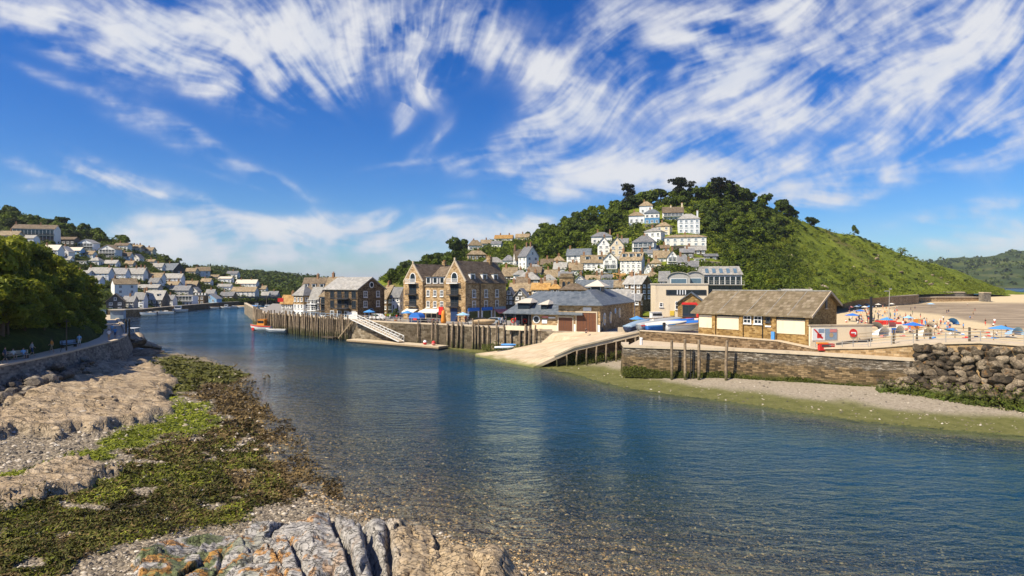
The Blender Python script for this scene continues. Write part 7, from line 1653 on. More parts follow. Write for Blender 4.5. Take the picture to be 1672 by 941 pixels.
# tumbled stones at the foot of the old sea wall
for i in range(72):
    u = random.uniform(.6, 4.6); j = int(u); p = WALK[j].lerp(WALK[j+1], u-j); f = random.random(); off = .6+f*4.2*(1-.12*u)
    zz = shore_z(p.x+off, p.y-.2*off); z = zz+(1-f)*2.0*random.uniform(.3, 1)*(1-.1*u)
    rock(WK, p.x+off*.96, p.y-off*.25, z, random.uniform(.5, 1.05)*(1-.07*u), 'tumbled stone at the foot of the old sea wall', 'tumbled stones under the old sea wall')
for px, py, s, sq in ((222,552,2.2,(1.2,.8,1.2)), (236,562,2.4,(1.4,.8,.8)), (212,566,2.0,(1.5,.7,.6)), (232,578,2.2,(1.8,.6,.45)), (205,556,1.6,(1.2,.8,1.1))):
    p = PZ(px, py, 1.2); rock(SK, p.x, p.y, 1.2, s, ['tall square rock at the end of the riverside walk','long rock beside the tall square one','flat slab under the end of the walk','lowest flat slab by the river at the end of the walk','dark block wedged against the end of the walk'][[222,236,212,232,205].index(px)], None, sq, 'shore_rock')

HK = [rock_mesh(60+i, MT['slab'], 2, .7) for i in range(3)]
for i in range(26):
    px = random.uniform(1180, 1560); yc = float(np.interp(px, TOWN.px, TOWN.y[:, 4])); py = random.uniform(yc+12, 474)
    d = TOWN.depth(px, py); rock(HK, (px-CX)/FP*d, d, H-(py-CY)/FP*d+.4, random.uniform(.7, 1.9), 'pale rock breaking through the green slope', 'rocks on the green slope', (1.4, 1, .8), 'hillside_rock')
# ---------------------------------------------------------------- big rock in front
pxs = np.arange(150, 880, 2.0); ds = np.linspace(19.5, 33.5, 190); A, D = np.meshgrid(pxs, ds, indexing='ij'); X = (A-CX)/FP*D
crest = np.interp(A, [150,205,232,262,300,350,400,450,490,520,545,575,600,625,650,690,730,770,800,822,838,880], [985,945,908,892,882,874,866,857,847,838,836,843,848,857,855,860,872,882,890,908,935,990])
dcr = np.interp(A, [150,210,300,400,520,600,700,800,850], [24,25.5,27.6,28.6,29.5,29.2,28.3,27,25.5])+(fbm(A*.02, A*0+3, 3, 4)-.5)*1.5
zc = H-(crest-CY)/FP*dcr
back = sstep(0, 2.0, D-dcr); fwd = np.clip(dcr-D, 0, 20)
base = zc-back*3.2-.035*fwd*fwd*.5+.02*fwd
u = X*.9+D*.42; v = -X*.42+D*.9          # beds dip across the rock
wob = fbm(u*.35, v*.35, 4, 11)
c1, c2, cid = cell(u*.42+wob*1.4, v*.26+wob, 13); e1, e2, eid = cell(u*1.3+wob*2, v*.8+wob*2, 14)
F1, B1 = facet(u*.30+wob*.9, v*.24+wob*.7, 13, 1.1); F2, B2 = facet(u*.85+wob*1.5, v*.7+wob*1.5, 14, 1.1); F3, B3 = facet(u*2.6+wob*3, v*2.2+wob*3, 24, 1.1); big = sstep(.07, 0, c2); sm = sstep(.07, 0, e2)
h = base+F1*.36+F2*.16+F3*.07-sstep(.045, 0, B1)*.30-sstep(.05, 0, B2)*.12+(fbm(u*.4, v*.3, 3, 15)-.5)*.45+(fbm(u*1.2, v*6, 5, 16)-.5)*.12+(fbm(X*9, D*9, 3, 19)-.5)*.05
for x0, y0, x1, y1, wd_, dp in ((545,835,580,941,.14,.9), (592,846,622,950,.22,1.1), (632,858,640,950,.12,.6), (470,870,500,941,.1,.5)):
    Yp = CY+FP*(H-base)/D; tq = np.clip((Yp-y0)/(y1-y0), -.2, 1.2); xc = x0+(x1-x0)*tq+14*(fbm(Yp*.03, Yp*0, 3, 5)-.5)
    h -= dp*np.exp(-(((A-xc)*D/FP)/wd_)**2)*sstep(-.05, .05, tq)
tan = sstep(618, 668, A+30*(fbm(X*.8, D*.8, 4, 7)-.5)); orange = sstep(.60, .65, fbm(X*2.0, D*2.8, 6, 27)+.10*sstep(900, 941, CY+FP*(H-base)/D)*sstep(620, 480, A))*sstep(620, 470, A)
mossy = sstep(.52, .60, fbm(X*1.4, D*1.4, 4, 37)+.05)*sstep(470, 330, A)
m, t, b = new_mat('outcrop_rock'); p = t.pos(); n = t.noise(p, 2.2, 9, .7); n2 = t.noise(t.mapping(p, rot=(0,0,R(25)), scale=(1,3.5,2)), 1.6, 8, .7)
f = t.math('ADD', t.math('MULTIPLY', n, .5), t.math('MULTIPLY', n2, .5))
grey = t.ramp(f, [(.32,(.10,.09,.08)),(.46,(.30,.28,.25)),(.58,(.48,.45,.41)),(.7,(.62,.58,.52))]); tn = t.ramp(f, [(.32,(.16,.11,.06)),(.46,(.36,.265,.155)),(.58,(.50,.385,.24)),(.7,(.60,.50,.35))])
c = t.mix(t.attr('tan'), grey, tn); c = t.mix(t.math('MULTIPLY', t.attr('mossy'), .85), c, t.ramp(n, [(.35,(.03,.045,.006)),(.6,(.11,.15,.02))]))
c = t.mix(t.math('MULTIPLY', t.attr('orange'), .85), c, t.ramp(n, [(.35,(.22,.085,.012)),(.6,(.52,.25,.04))]))
ck = t.math('MAXIMUM', t.cracks(t.mapping(p, rot=(0,0,R(25)), scale=(.7,1.3,1)), .9, .022, .8), t.math('MULTIPLY', t.cracks(t.mapping(p, rot=(0,0,R(25)), scale=(.6,1.6,1)), 3.2, .05, .8), .6))
c = t.mix(t.math('MULTIPLY', ck, .85), c, (.035, .03, .024))
t.put(b.inputs['Base Color'], c); b.inputs['Roughness'].default_value = .85; t.put(b.inputs['Normal'], t.bump(t.math('SUBTRACT', t.math('MULTIPLY', f, 1.6), ck), .9, .12))
o = link('rock_outcrop', np_mesh('rock_outcrop', np.stack([X, D, h], -1).reshape(-1, 3), grid_faces(len(pxs), len(ds)), m, {'tan': tan.ravel(), 'orange': orange.ravel(), 'mossy': mossy.ravel()}, smooth=False)); tag(o, 'big cracked rock outcrop, grey with orange lichen and a tan end, by the water', 'rock')

# ---------------------------------------------------------------- weed and pebbles
g = np.random.default_rng(77)
def shore_pts(n, fn, pr=(-60, 1900), yr=(560, 1010)):
    px = g.uniform(*pr, n); py = g.uniform(*yr, n); d = (H-.8)*FP/(py-CY); x = (px-CX)/FP*d
    hh, mk_, a, c, s1, s2 = shore_full(x, d); w_ = fn(mk_, hh, px, py, s1, s2); ok = g.random(n) < w_
    return np.stack([x, d, hh], 1)[ok], {k: v[ok] for k, v in mk_.items()}
def weed_stuff(name, fn, n, size, mat, lay, pr=(-60, 560), yr=(560, 1000)):
    c, mk_ = shore_pts(n, fn, pr, yr); nn = g.normal(size=c.shape)*lay*.6; nn[:, 2] = 1; c[:, 2] += .03+.10*g.random(len(c))
    t_ = np.clip(fbm(c[:, 0]*.7, c[:, 1]*.7, 4, 9)*1.3-.15+g.normal(size=len(c))*.16, 0, 1); scale = size*(.45+.9*g.random(len(c)))*np.clip(c[:, 1]/42, .7, 1.6)
    V, F, t4 = leaves(c, nn, scale, t_, 5, 2.4); tag(link(name, np_mesh(name, V, F, mat, {'tint': t4}, smooth=False)), kind='stuff')
MT['wrack'] = M_leaf('brown_wrack', (.022, .015, .005), (.24, .165, .065), .1, 0); MT['algaeleaf'] = M_leaf('green_sea_lettuce', (.045, .06, .005), (.33, .36, .035), .2, 0); MT['olivewrack'] = M_leaf('olive_wrack', (.018, .018, .004), (.16, .16, .03), .1, 0)
weed_stuff('brown_seaweed', lambda m_, h_, px, py, a, c: m_['weed']*(1-m_['green'])*(h_ > -.35)*(1-.6*sstep(690, 770, py)*(px < 420)), 110000, .15, MT['wrack'], .7)
weed_stuff('green_seaweed', lambda m_, h_, px, py, a, c: m_['green'], 120000, .12, MT['algaeleaf'], .5)
weed_stuff('olive_seaweed', lambda m_, h_, px, py, a, c: m_['olive'], 60000, .24, MT['olivewrack'], .6)
weed_stuff('dark_seaweed', lambda m_, h_, px, py, a, c: m_['weed']*(1-m_['green'])*(h_ > -.2)*sstep(660, 760, py)*sstep(.30, .5, fbm(px*.02, py*.03, 4, 14)), 150000, .15, MT['olivewrack'], .6)
# fringe of weed floating at the water's edge
weed_stuff('floating_seaweed', lambda m_, h_, px, py, a, c: ((a < .3) & (a > -3.0) & (py < 800))*np.exp(-np.abs(a)*.7)*sstep(.45, .6, fbm(px*.03, py*.05, 3, 4)), 60000, .14, MT['wrack'], .4, (300, 560), (575, 810))
def pebbles(name, fn, n, s0, s1, mats, pr, yr, idx):
    c, mk_ = shore_pts(n, fn, pr, yr); k = len(c); B = np.array([[1,0,0],[0,1,0],[-1,0,0],[0,-1,0],[0,0,1],[.6,.6,.55],[-.6,.55,.5],[0,0,-.6]], float)
    Fb = np.array([[0,1,5,4],[1,2,6,4],[2,3,4,6],[3,0,4,5],[1,0,7,7],[2,1,7,7],[3,2,7,7],[0,3,7,7]])
    Fb = np.array([[0,1,5],[0,5,4],[5,1,4],[1,2,6],[1,6,4],[6,2,4],[2,3,4],[3,0,4]])
    s = (s0+(s1-s0)*g.random(k)**2.5)*np.clip(c[:, 1]/34, .7, 1.8); a = g.uniform(0, 6.28, k); st = g.uniform(.55, 1, (k, 3)); st[:, 0] *= 1.5; st[:, 2] *= .7
    V = B[None]*st[:, None, :]*s[:, None, None]*(1+.25*g.normal(size=(k, 8, 1))*.5); ca, sa = np.cos(a)[:, None], np.sin(a)[:, None]
    V = np.stack([V[..., 0]*ca-V[..., 1]*sa, V[..., 0]*sa+V[..., 1]*ca, V[..., 2]], -1)+c[:, None, :]+np.array([0, 0, .0])
    F = (Fb[None]+np.arange(k)[:, None, None]*8).reshape(-1, 3); tint = np.repeat(g.random(k), 8)
    tag(link(name, np_mesh(name, V.reshape(-1, 3), F, mats, {'tint': tint}, smooth=False)), kind='stuff')
m, t, b = new_mat('shore_pebble'); t.put(b.inputs['Base Color'], t.ramp(t.attr('tint'), [(.0,(.05,.042,.034)),(.35,(.15,.125,.09)),(.6,(.27,.225,.16)),(.85,(.42,.35,.26)),(1,(.62,.56,.46))])); b.inputs['Roughness'].default_value = .8; MT['pebble'] = m
m, t, b = new_mat('bed_pebble'); t.put(b.inputs['Base Color'], t.ramp(t.attr('tint'), [(.0,(.025,.022,.017)),(.45,(.08,.063,.04)),(.72,(.22,.155,.075)),(.9,(.44,.27,.10)),(1,(.66,.48,.26))])); b.inputs['Roughness'].default_value = .7; MT['bedpebble'] = m
pebbles('beach_pebbles', lambda m_, h_, px, py, a, c: (h_ > -.05)*(1-.95*m_['rock'])*(1-.75*m_['green'])*(1-.8*m_['weed'])*(1-.8*m_['olive'])*(a > -.5), 42000, .03, .17, MT['pebble'], (-60, 900), (600, 1010), 0)
pebbles('river_bed_pebbles', lambda m_, h_, px, py, a, c: (h_ < .1)*np.exp(np.minimum(0, h_)*.55)*(c < -2)*(.35+.65*sstep(.35, .6, fbm(px*.012, py*.03, 4, 6))), 120000, .03, .125, MT['bedpebble'], (380, 1760), (690, 1010), 0)
pebbles('shore_gravel', lambda m_, h_, px, py, a, c: m_['right']*(h_ > .02)*.5, 9000, .03, .10, MT['pebble'], (740, 1760), (565, 720), 0)
# weed hanging at the foot of the pier wall and under the slipway
C, N = [], []
for pts, n, z0, z1 in ((LO, 6500, .45, 1.7), ([PD(925,97.6,0), PD(1044,97.7,0)], 1500, .2, 2.2), ([PD(790,118.6,0), PD(882,110.3,0)], 900, .4, 2.0)):
    for i in range(n):
        j = random.randrange(len(pts)-1); p = pts[j].lerp(pts[j+1], random.random()); z = z0+(z1-z0)*random.random()**1.7*(.55+.6*float(vnoise(p.x*.4, 3.3, 4))); q = (pts[j+1]-pts[j]).normalized(); out = Vector((q.y, -q.x, 0))
        o_ = .42+.35*(1-(z-z0)/(z1-z0)); C.append((p.x+out.x*o_, p.y+out.y*o_, z)); N.append((out.x, out.y, .4))
C = np.array(C); N = np.array(N); V, F, t4 = leaves(C, N, .24, np.clip(g.random(len(C))*.7+.25*fbm(C[:, 0]*.5, C[:, 2], 3, 2), 0, 1), 9, 1.3)
MT['wallweed'] = M_leaf('wall_weed', (.010, .014, .003), (.10, .115, .016), .15, 0); tag(link('wall_seaweed', np_mesh('wall_seaweed', V, F, MT['wallweed'], {'tint': t4}, smooth=False)), kind='stuff')
# weed on the boulders
C, N = [], []
for i in range(2200):
    p = along(random.uniform(0, cum[-1])); f = random.uniform(.70, 1.05); off = .3+f*2.8
    if p.x < 42: continue
    C.append((p.x-.42*off+random.uniform(-.3,.3), p.y-.91*off-random.uniform(.2,.7), max(.45, (p.z-.35)*(1-f)+.75*f+random.uniform(-.2,.5)))); N.append((-.3, -.7, .6))
C = np.array(C); V, F, t4 = leaves(C, np.array(N), .15, np.clip(g.random(len(C))*.8+.2, 0, 1), 19, 1.4); tag(link('boulder_seaweed', np_mesh('boulder_seaweed', V, F, MT['algaeleaf' if False else 'wallweed'], {'tint': t4}, smooth=False)), kind='stuff')

# ================================================================ people
def person_mesh(pose):
    J = dict(pelvis=(0,0,.93), chest=(0,0,1.30), neck=(0,.0,1.48), head=(0,-.02,1.60), top=(0,-.01,1.73))
    for s, k in ((-1, 'l'), (1, 'r')): J.update({'sh'+k: (s*.17,0,1.42), 'el'+k: (s*.24,.02,1.13), 'wr'+k: (s*.25,-.08,.90), 'ha'+k: (s*.25,-.11,.80), 'hi'+k: (s*.09,0,.90), 'kn'+k: (s*.10,-.01,.49), 'an'+k: (s*.10,.02,.08), 'to'+k: (s*.11,-.16,.03)})
    if pose == 'walk':
        J.update(knl=(-.10,-.16,.50), anl=(-.10,-.22,.09), tol=(-.10,-.40,.08), knr=(.10,.06,.49), anr=(.10,.30,.12), tor=(.10,.16,.03), ell=(-.24,.12,1.14), wrl=(-.23,.10,.92), hal=(-.23,.08,.83), elr=(.24,-.06,1.13), wrr=(.23,-.24,.98), har=(.23,-.30,.92))
    if pose in ('sit', 'bench'):
        dz = -.83 if pose == 'sit' else -.47
        for k in ('pelvis','chest','neck','head','top','shl','shr','ell','elr','wrl','wrr','hal','har','hil','hir'): x, y, z = J[k]; J[k] = (x, y+(.1*(z-.93) if pose == 'sit' else 0), z+dz)
        for s, k in ((-1,'l'),(1,'r')):
            if pose == 'sit': J.update({'kn'+k: (s*.15,-.36,.42), 'an'+k: (s*.12,-.62,.09), 'to'+k: (s*.13,-.80,.06), 'el'+k: (s*.26,-.08,.32), 'wr'+k: (s*.18,-.30,.36), 'ha'+k: (s*.15,-.38,.38)})
            else: J.update({'kn'+k: (s*.12,-.44,.47), 'an'+k: (s*.12,-.42,.08), 'to'+k: (s*.12,-.58,.03), 'el'+k: (s*.25,-.04,.70), 'wr'+k: (s*.15,-.26,.58), 'ha'+k: (s*.13,-.34,.56)})
    if pose == 'lie':
        for k in list(J): x, y, z = J[k]; J[k] = (x*1.1, z-.9, .12-(y*.6))
    E = [('pelvis','chest'),('chest','neck'),('neck','head'),('head','top')]
    for k in 'lr': E += [('chest','sh'+k),('sh'+k,'el'+k),('el'+k,'wr'+k),('wr'+k,'ha'+k),('pelvis','hi'+k),('hi'+k,'kn'+k),('kn'+k,'an'+k),('an'+k,'to'+k)]
    RAD = dict(pelvis=.145, chest=.15, neck=.055, head=.095, top=.075, sh=.07, el=.045, wr=.032, ha=.04, hi=.095, kn=.062, an=.042, to=.035)
    names = list(J); me = bpy.data.meshes.new('person'); me.from_pydata([J[k] for k in names], [(names.index(a), names.index(c)) for a, c in E], [])
    o = bpy.data.objects.new('person_rig', me); COL.objects.link(o); md = o.modifiers.new('skin', 'SKIN'); md.use_smooth_shade = True
    for i, k in enumerate(names): r = RAD.get(k, RAD.get(k[:-1], .05)); me.skin_vertices[0].data[i].radius = (r, r*.8 if k in ('chest','pelvis') else r)
    me.skin_vertices[0].data[0].use_root = True; o.modifiers.new('sub', 'SUBSURF').levels = 1
    dg_ = bpy.context.evaluated_depsgraph_get(); ev = bpy.data.meshes.new_from_object(o.evaluated_get(dg_)); bpy.data.objects.remove(o)
    for k in ('skin', 'whitepaint', 'navy', 'hair'): ev.materials.append(MT[k])
    seg = []
    for a, c in E:
        ids = {('pelvis','chest'):1,('chest','neck'):1,('neck','head'):0,('head','top'):3}.get((a, c)); pre = a[:2]
        if ids is None: ids = 1 if a in ('chest',) or pre == 'sh' else 2 if a == 'pelvis' or pre == 'hi' else 0
        seg.append((np.array(J[a]), np.array(J[c]), ids))
    for pl in ev.polygons:
        c = np.array(pl.center); best = 9
        for a, e_, ids in seg:
            tq = np.clip((c-a)@(e_-a)/((e_-a)@(e_-a)), 0, 1); dd = np.linalg.norm(c-a-tq*(e_-a))
            if dd < best: best = dd; pl.material_index = ids
        if pl.material_index == 3 and pose != 'lie' and c[1] < J['head'][1]-.05: pl.material_index = 0
        pl.use_smooth = True
    ev.name = 'person'; return ev
PM_ = {k: person_mesh(k) for k in ('stand', 'walk', 'sit', 'bench', 'lie')}
def person(pose, x, y, z, rz, top, bottom, label, group=None, hair='hair', s=1.0):
    o = link('person', PM_[pose], None, (x, y, z), rz); o.scale = (s, s, s)
    for i, k in ((1, top), (2, bottom), (3, hair)): o.material_slots[i].link = 'OBJECT'; o.material_slots[i].material = MT[k]
    return tag(o, label, 'person', group)
# on the riverside walk
def walk_pt(u, k):
    j = min(int(u), len(WALK)-2); p = WALK[j].lerp(WALK[j+1], u-j); dd = (WALK[j+1]-WALK[j]).normalized(); return Vector((p.x-dd.y*k, p.y+dd.x*k, 4.5))
def on_walk(px, k):
    us = np.linspace(0, len(WALK)-1.01, 400); i = int(np.argmin([abs(CX+FP*walk_pt(u, k).x/walk_pt(u, k).y-px) for u in us])); return walk_pt(us[i], k)
for px, k, pose, rz, top, bot, lb in ((85,2.2,'walk',-1.2,'orange','tan','person walking in an orange top past the blue grey bench'), (129,1.9,'stand',.6,'skyblue','sail','person standing in a pale blue shirt at the end of the bench'),
    (52,2.6,'walk',1.9,'tealgrey','navy','person in a grey top walking behind the seated pair'), (8,1.8,'walk',2.0,'navy','dark','person in dark clothes at the near end of the riverside walk'),
    (178,1.2,'walk',-2.4,'cool','tan','person in a white top walking with two friends'), (183,2.2,'walk',-2.5,'skyblue','bluegrey','person in a sky blue shirt, middle of the three friends'), (188,1.0,'walk',-2.4,'bluemid','navy','person in a mid blue shirt, last of the three friends')):
    p = on_walk(px, k); person(pose, p.x, p.y, p.z, rz, top, bot, lb, 'people on the riverside walk')
def bench(px, k, rz, label, mat, mat2='wooddark'):
    p = on_walk(px, k); s = thing('park_bench', label, 'bench', tuple(p), rz)
    MB().box(-1.1,1.1,-.25,.2,.42,.48).build('seat', MT[mat], s); MB().box(-1.1,1.1,.2,.26,.55,.95).build('backrest', MT[mat], s)
    for x in (-.9,.9): MB().box(x-.05,x+.05,-.22,.25,0,.42).box(x-.05,x+.05,.19,.25,.42,.92).build('leg', MT[mat2], s)
    return p
bench(113, 2.9, 1.35, 'blue grey bench beside the telegraph pole on the shaded walk', 'bluegrey'); p = bench(30, 2.6, 1.15, 'pale timber bench with two people sitting on it', 'woodpale')
q = Matrix.Rotation(1.15, 3, 'Z'); a = p+q@Vector((-.5, 0, 0)); person('bench', a.x, a.y, a.z, 1.15, 'sail', 'tan', 'person in a cream top sitting on the pale timber bench', 'people on the riverside walk'); a = p+q@Vector((.5, 0, 0)); person('bench', a.x, a.y, a.z, 1.15, 'skyblue', 'bluegrey', 'person in a light blue top sitting on the pale timber bench', 'people on the riverside walk')
p = on_walk(109, .7); s = thing('telegraph_pole', 'dark telegraph pole with a raking stay at the edge of the walk', 'pole', tuple(p)); MB().tube((0,0,-.4),(0,0,4.1),.09,.06).build('shaft', MT['wooddark'], s); MB().tube((-.9,.2,0),(-.05,0,3.0),.025,None,5).build('stay', MT['rubber'], s); MB().box(-.3,.3,-.04,.04,3.8,3.9).build('crossbar', MT['wooddark'], s)
for px, d, lb in ((206,104,'stout dark gate post at the bend of the walk'), (211,106,'taller dark post at the landing beyond the bend')):
    s = thing('landing_post', lb, 'post', tuple(PD(px, d, 4.4))); MB().tube((0,0,-3.5),(0,0,2.6),.16,.13,7).build('shaft', MT['wooddark'], s)
s = thing('landing_hut', 'small pale roofed shelter at the ferry landing', 'hut', tuple(PD(193,150,4.5)), .3); MB().box(-1.4,1.4,-1,1,0,2.1).build('wall', MT['bluegrey'], s); MB().box(-1.7,1.7,-1.3,1.3,2.1,2.3).build('roof', MT['palecap'], s)

# ================================================================ beach
for nm, lb, pts, zb, mt in (('beach_wall', 'long stone sea wall at the back of the beach under the green slope', [PD(1375,400,7.2), PD(1440,398,7.2), PD(1510,396,7.4), PD(1575,396,7.4)], 1, 'stonegrey'), ('beach_wall', 'lower stone terrace wall in front of the long beach wall', [PD(1385,372,4.0), PD(1450,374,4.1), PD(1530,380,4.6), PD(1600,388,4.4)], .5, 'stone'), ('beach_wall', 'ruined stone tower like buttress at the end of the beach wall', [PD(1606,380,7.4), PD(1618,380,7.2)], 0, 'stonegrey')):
    wall_strip(nm, lb, pts, zb, 4, mt, 'concrete', ch=.6, cw=1)
prism('beach_path', [PD(1370,404,7.25), PD(1575,401,7.4), PD(1590,425,7.6), PD(1370,425,7.6)], 3, [MT['concrete'], MT['stonegrey']])
wall_strip('beach_wall', 'pale promenade edge running behind the crowded end of the beach', [PD(1376,300,5.2), PD(1425,322,5.6), PD(1500,360,6.3)], 0, 2, 'stone', 'concrete', ch=.5, cw=.8)
MT['brownflat'] = MT['tan']
random.seed(9)
tops = ['red','whitepaint','navy','bluemid','pink','tan','skin','black','sail','green','orange']
def bp(px, py): d = beach_at(px, py); return Vector(((px-CX)/FP*d, d, beach_z(px, d)-.1))
used = []
def beach_person(px, py, pose, top, bot, wh):
    p = bp(px, py); person(pose, p.x, p.y, p.z+(.0), random.uniform(0, 6.28), top, bot, wh, 'people on the beach')
LB = {'sit': 'person sitting on the crowded sand', 'stand': 'person standing on the beach', 'walk': 'person walking over the beach', 'lie': 'person lying on the sand'}
NM = dict(red='red', whitepaint='white', navy='navy', bluemid='blue', pink='pink', tan='tan', skin='nothing but swimwear', black='black', sail='cream', green='green', orange='orange')
def clothed(pose, top): return LB[pose]+(' in swimwear' if top == 'skin' else f' in a {NM[top]} top')
for i in range(165):
    px = random.triangular(1378, 1560, 1400); py = random.uniform(498, 530) if px > 1430 else random.uniform(492, 530)
    if px > 1470: py = random.uniform(516+(px-1470)*.12, 545)
    pose = random.choice(['sit','sit','lie','stand','walk','sit']); top = random.choice(tops); beach_person(px, py, pose, top, random.choice(['navy','red','black','bluemid','tan','skin']), clothed(pose, top))
for px, py, pose, top in ((1487,508,'walk','black'),(1494,506,'stand','navy'),(1549,512,'walk','black'),(1589,516,'walk','tan'),(1592,509,'stand','black'),(1584,520,'sit','bluemid'),(1580,500,'stand','sail'),(1609,532,'stand','black'),(1622,533,'sit','whitepaint'),(1624,531,'stand','whitepaint'),(1592,539,'lie','red'),(1642,536,'sit','black'),(1645,544,'sit','black'),(1573,541,'stand','bluemid'),(1551,541,'walk','navy'),(1532,546,'sit','tan'),(1525,547,'sit','black'),(1536,533,'stand','red'),(1546,513,'stand','black'),(1565,531,'lie','black'),(1490,515,'stand','green'),(1503,521,'stand','black'),(1509,523,'sit','navy'),(1655,550,'sit','tan'),(1628,548,'sit','whitepaint')):
    beach_person(px, py, pose, top, random.choice(['navy','black','red']), clothed(pose, top))
def parasol(px, py, mat, label, r=1.3, h=2.1, tilt=0, z=None, loc=None):
    p = loc or bp(px, py); s = thing('parasol', label, 'parasol', tuple(p)); s.rotation_euler = (0, tilt, 0); MB().tube((0,0,-.2),(0,0,h),.04,None,6).build('pole', MT['whitepaint'], s)
    b = MB(); n = 8; v = [(0,0,h+.15)]+[(r*math.cos(2*math.pi*i/n), r*math.sin(2*math.pi*i/n), h-.45) for i in range(n)]; b.add(v, [(0, 1+i, 1+(i+1) % n) for i in range(n)]); b.add([(x, y, z_-.04) for x, y, z_ in v], [(0, 1+(i+1) % n, 1+i) for i in range(n)]); b.build('canopy', MT[mat], s); return s
parasol(1405,516,'blue','bright blue beach parasol beside the black timber post',1.9); parasol(1392,525,'blue','second bright blue parasol beyond the poster wall',2.0); parasol(1491,545,'blue','wide blue parasol between the dark railing posts',1.9); parasol(1635,552,'bluemid','big pale blue parasol behind the far end of the promenade railing',2.0)
parasol(1520,502,'skyblue','small blue and white parasol near the back of the beach',2.0); parasol(1448,534,'bluemid','blue and white parasol over the red windbreak',1.5); parasol(1553,548,'bluemid','low blue parasol leaning behind the railing',1.4,1.3,.3); parasol(1483,530,'skyblue','sky blue parasol by the orange canvas',1.2)
for px, py, m_ in ((1390,497,'pink'),(1412,508,'sail'),(1420,507,'bluemid'),(1399,507,'bluegrey'),(1442,500,'bluegrey'),(1456,502,'sail'),(1384,503,'sail'),(1396,500,'whitepaint'),(1407,498,'skyblue'),(1415,503,'bluegrey'),(1388,508,'pink'),(1402,505,'bluemid'),(1424,500,'sail'),(1434,503,'sail')):
    parasol(px, py, m_, {'sail':'cream parasol in the crowd at the back of the beach','whitepaint':'white parasol in the crowd at the back of the beach','skyblue':'sky blue parasol in the crowd at the back of the beach','bluegrey':'grey blue parasol in the crowd at the back of the beach','pink':'pink parasol in the crowd at the back of the beach','bluemid':'mid blue parasol in the crowd at the back of the beach'}[m_], 1.5)['group'] = 'parasols in the beach crowd'
def windbreak(px, py, w_, rz, mats, label):
    p = bp(px, py); s = thing('windbreak', label, 'windbreak', tuple(p), rz, 'windbreaks on the beach'); n = len(mats)
    for i, m_ in enumerate(mats): x0 = -w_/2+w_*i/n; MB().box(x0, x0+w_/n, -.02, .02, .1, 1.1).build('canvas', MT[m_], s)
    for i in range(n+1): MB().tube((-w_/2+w_*i/n,0,-.2),(-w_/2+w_*i/n,0,1.3),.03,None,5).build('stake', MT['wood'], s)
windbreak(1430,534,3.5,.1,['pink','red'],'faded red windbreak behind the poster wall'); windbreak(1446,531,5,-.1,['red','red','red'],'plain red windbreak below the blue and white parasol'); windbreak(1468,534,5,.05,['pink','red','pink'],'pink and red windbreak beside the lamp post'); windbreak(1503,528,4,.1,['orange','tan','sail'],'orange and tan windbreak by the sky blue parasol'); windbreak(1482,538,5,0,['sail','orange'],'cream and orange windbreak near the railing'); windbreak(1452,545,3,.2,['bluemid','whitepaint','blue'],'blue and white windbreak close to the railing')
def beach_tent(px, py, mat, label, s_=1.0):
    p = bp(px, py); s = thing('beach_tent', label, 'tent', tuple(p), random.uniform(-.4,.4)); b = MB(); n = 7; V = []
    for i in range(n+1): a = math.pi*i/n; V += [(-1.2*s_*math.cos(a), -.7*s_, 1.3*s_*math.sin(a)), (-.8*s_*math.cos(a), .8*s_, .5*s_*math.sin(a))]
    b.add(V, [(i*2, i*2+2, i*2+3, i*2+1) for i in range(n)], True); b.build('canvas', MT[mat], s)
    MB().box(-1.15*s_,1.15*s_,-.75*s_,.7*s_,.0,.03).build('groundsheet', MT['tealgrey'], s)
beach_tent(1552,530,'bluemid','blue pop up tent near the wet sand',1.3); beach_tent(1463,544,'whitepaint','white pop up tent by the railing',1.2); beach_tent(1437,548,'cool','pale blue pop up tent beside the black post',1.3); beach_tent(1508,549,'sail','cream pop up tent behind the railing',1.3); beach_tent(1655,547,'skyblue','sky blue pop up tent at the edge of the wet sand',1.2); beach_tent(1428,538,'tealgrey','grey pop up tent in the shade of the poster wall',1.3); beach_tent(1517,535,'whitepaint','white pop up tent in the middle of the beach',1.0); beach_tent(1400,540,'sail','cream pop up tent behind the no entry sign',1.2)
random.seed(31)
for i in range(26):
    px = random.uniform(1430, 1660); py = random.uniform(540, 553) if px > 1520 else random.uniform(520, 552); p = bp(px, py); m_ = random.choice(['bluemid','red','sail','navy','pink','tan','whitepaint'])
    o = MB().box(-.9,.9,-.45,.45,.0,.06).box(-.35,.1,-.3,.1,.06,.32).build('beach_towel', MT[m_], None, tuple(p), random.uniform(0, 3)); tag(o, {'bluemid':'blue','red':'red','sail':'cream','navy':'navy','pink':'pink','tan':'tan','whitepaint':'white'}[m_]+' towel with a bag spread on the sand', 'towel', 'towels on the beach')
for px, py, hh in ((1403,527,2.2),(1428,523,1.8),(1434,521,1.9),(1487,521,1.6)):
    p = bp(px, py); s = thing('surf_board', 'dark surfboard stood upright in the sand', 'surfboard', tuple(p), random.uniform(0,1), 'upright surfboards'); b = MB(); pr = [(0,.28*math.sin(math.pi*min(1,i/7)**.8+.001), hh*i/7) for i in range(8)]; b.hexa([(w_, -.04, z) for _, w_, z in pr]+[(-w_, -.04, z) for _, w_, z in pr[::-1]], [(w_, .04, z) for _, w_, z in pr]+[(-w_, .04, z) for _, w_, z in pr[::-1]]); b.build('board', MT['black'], s)

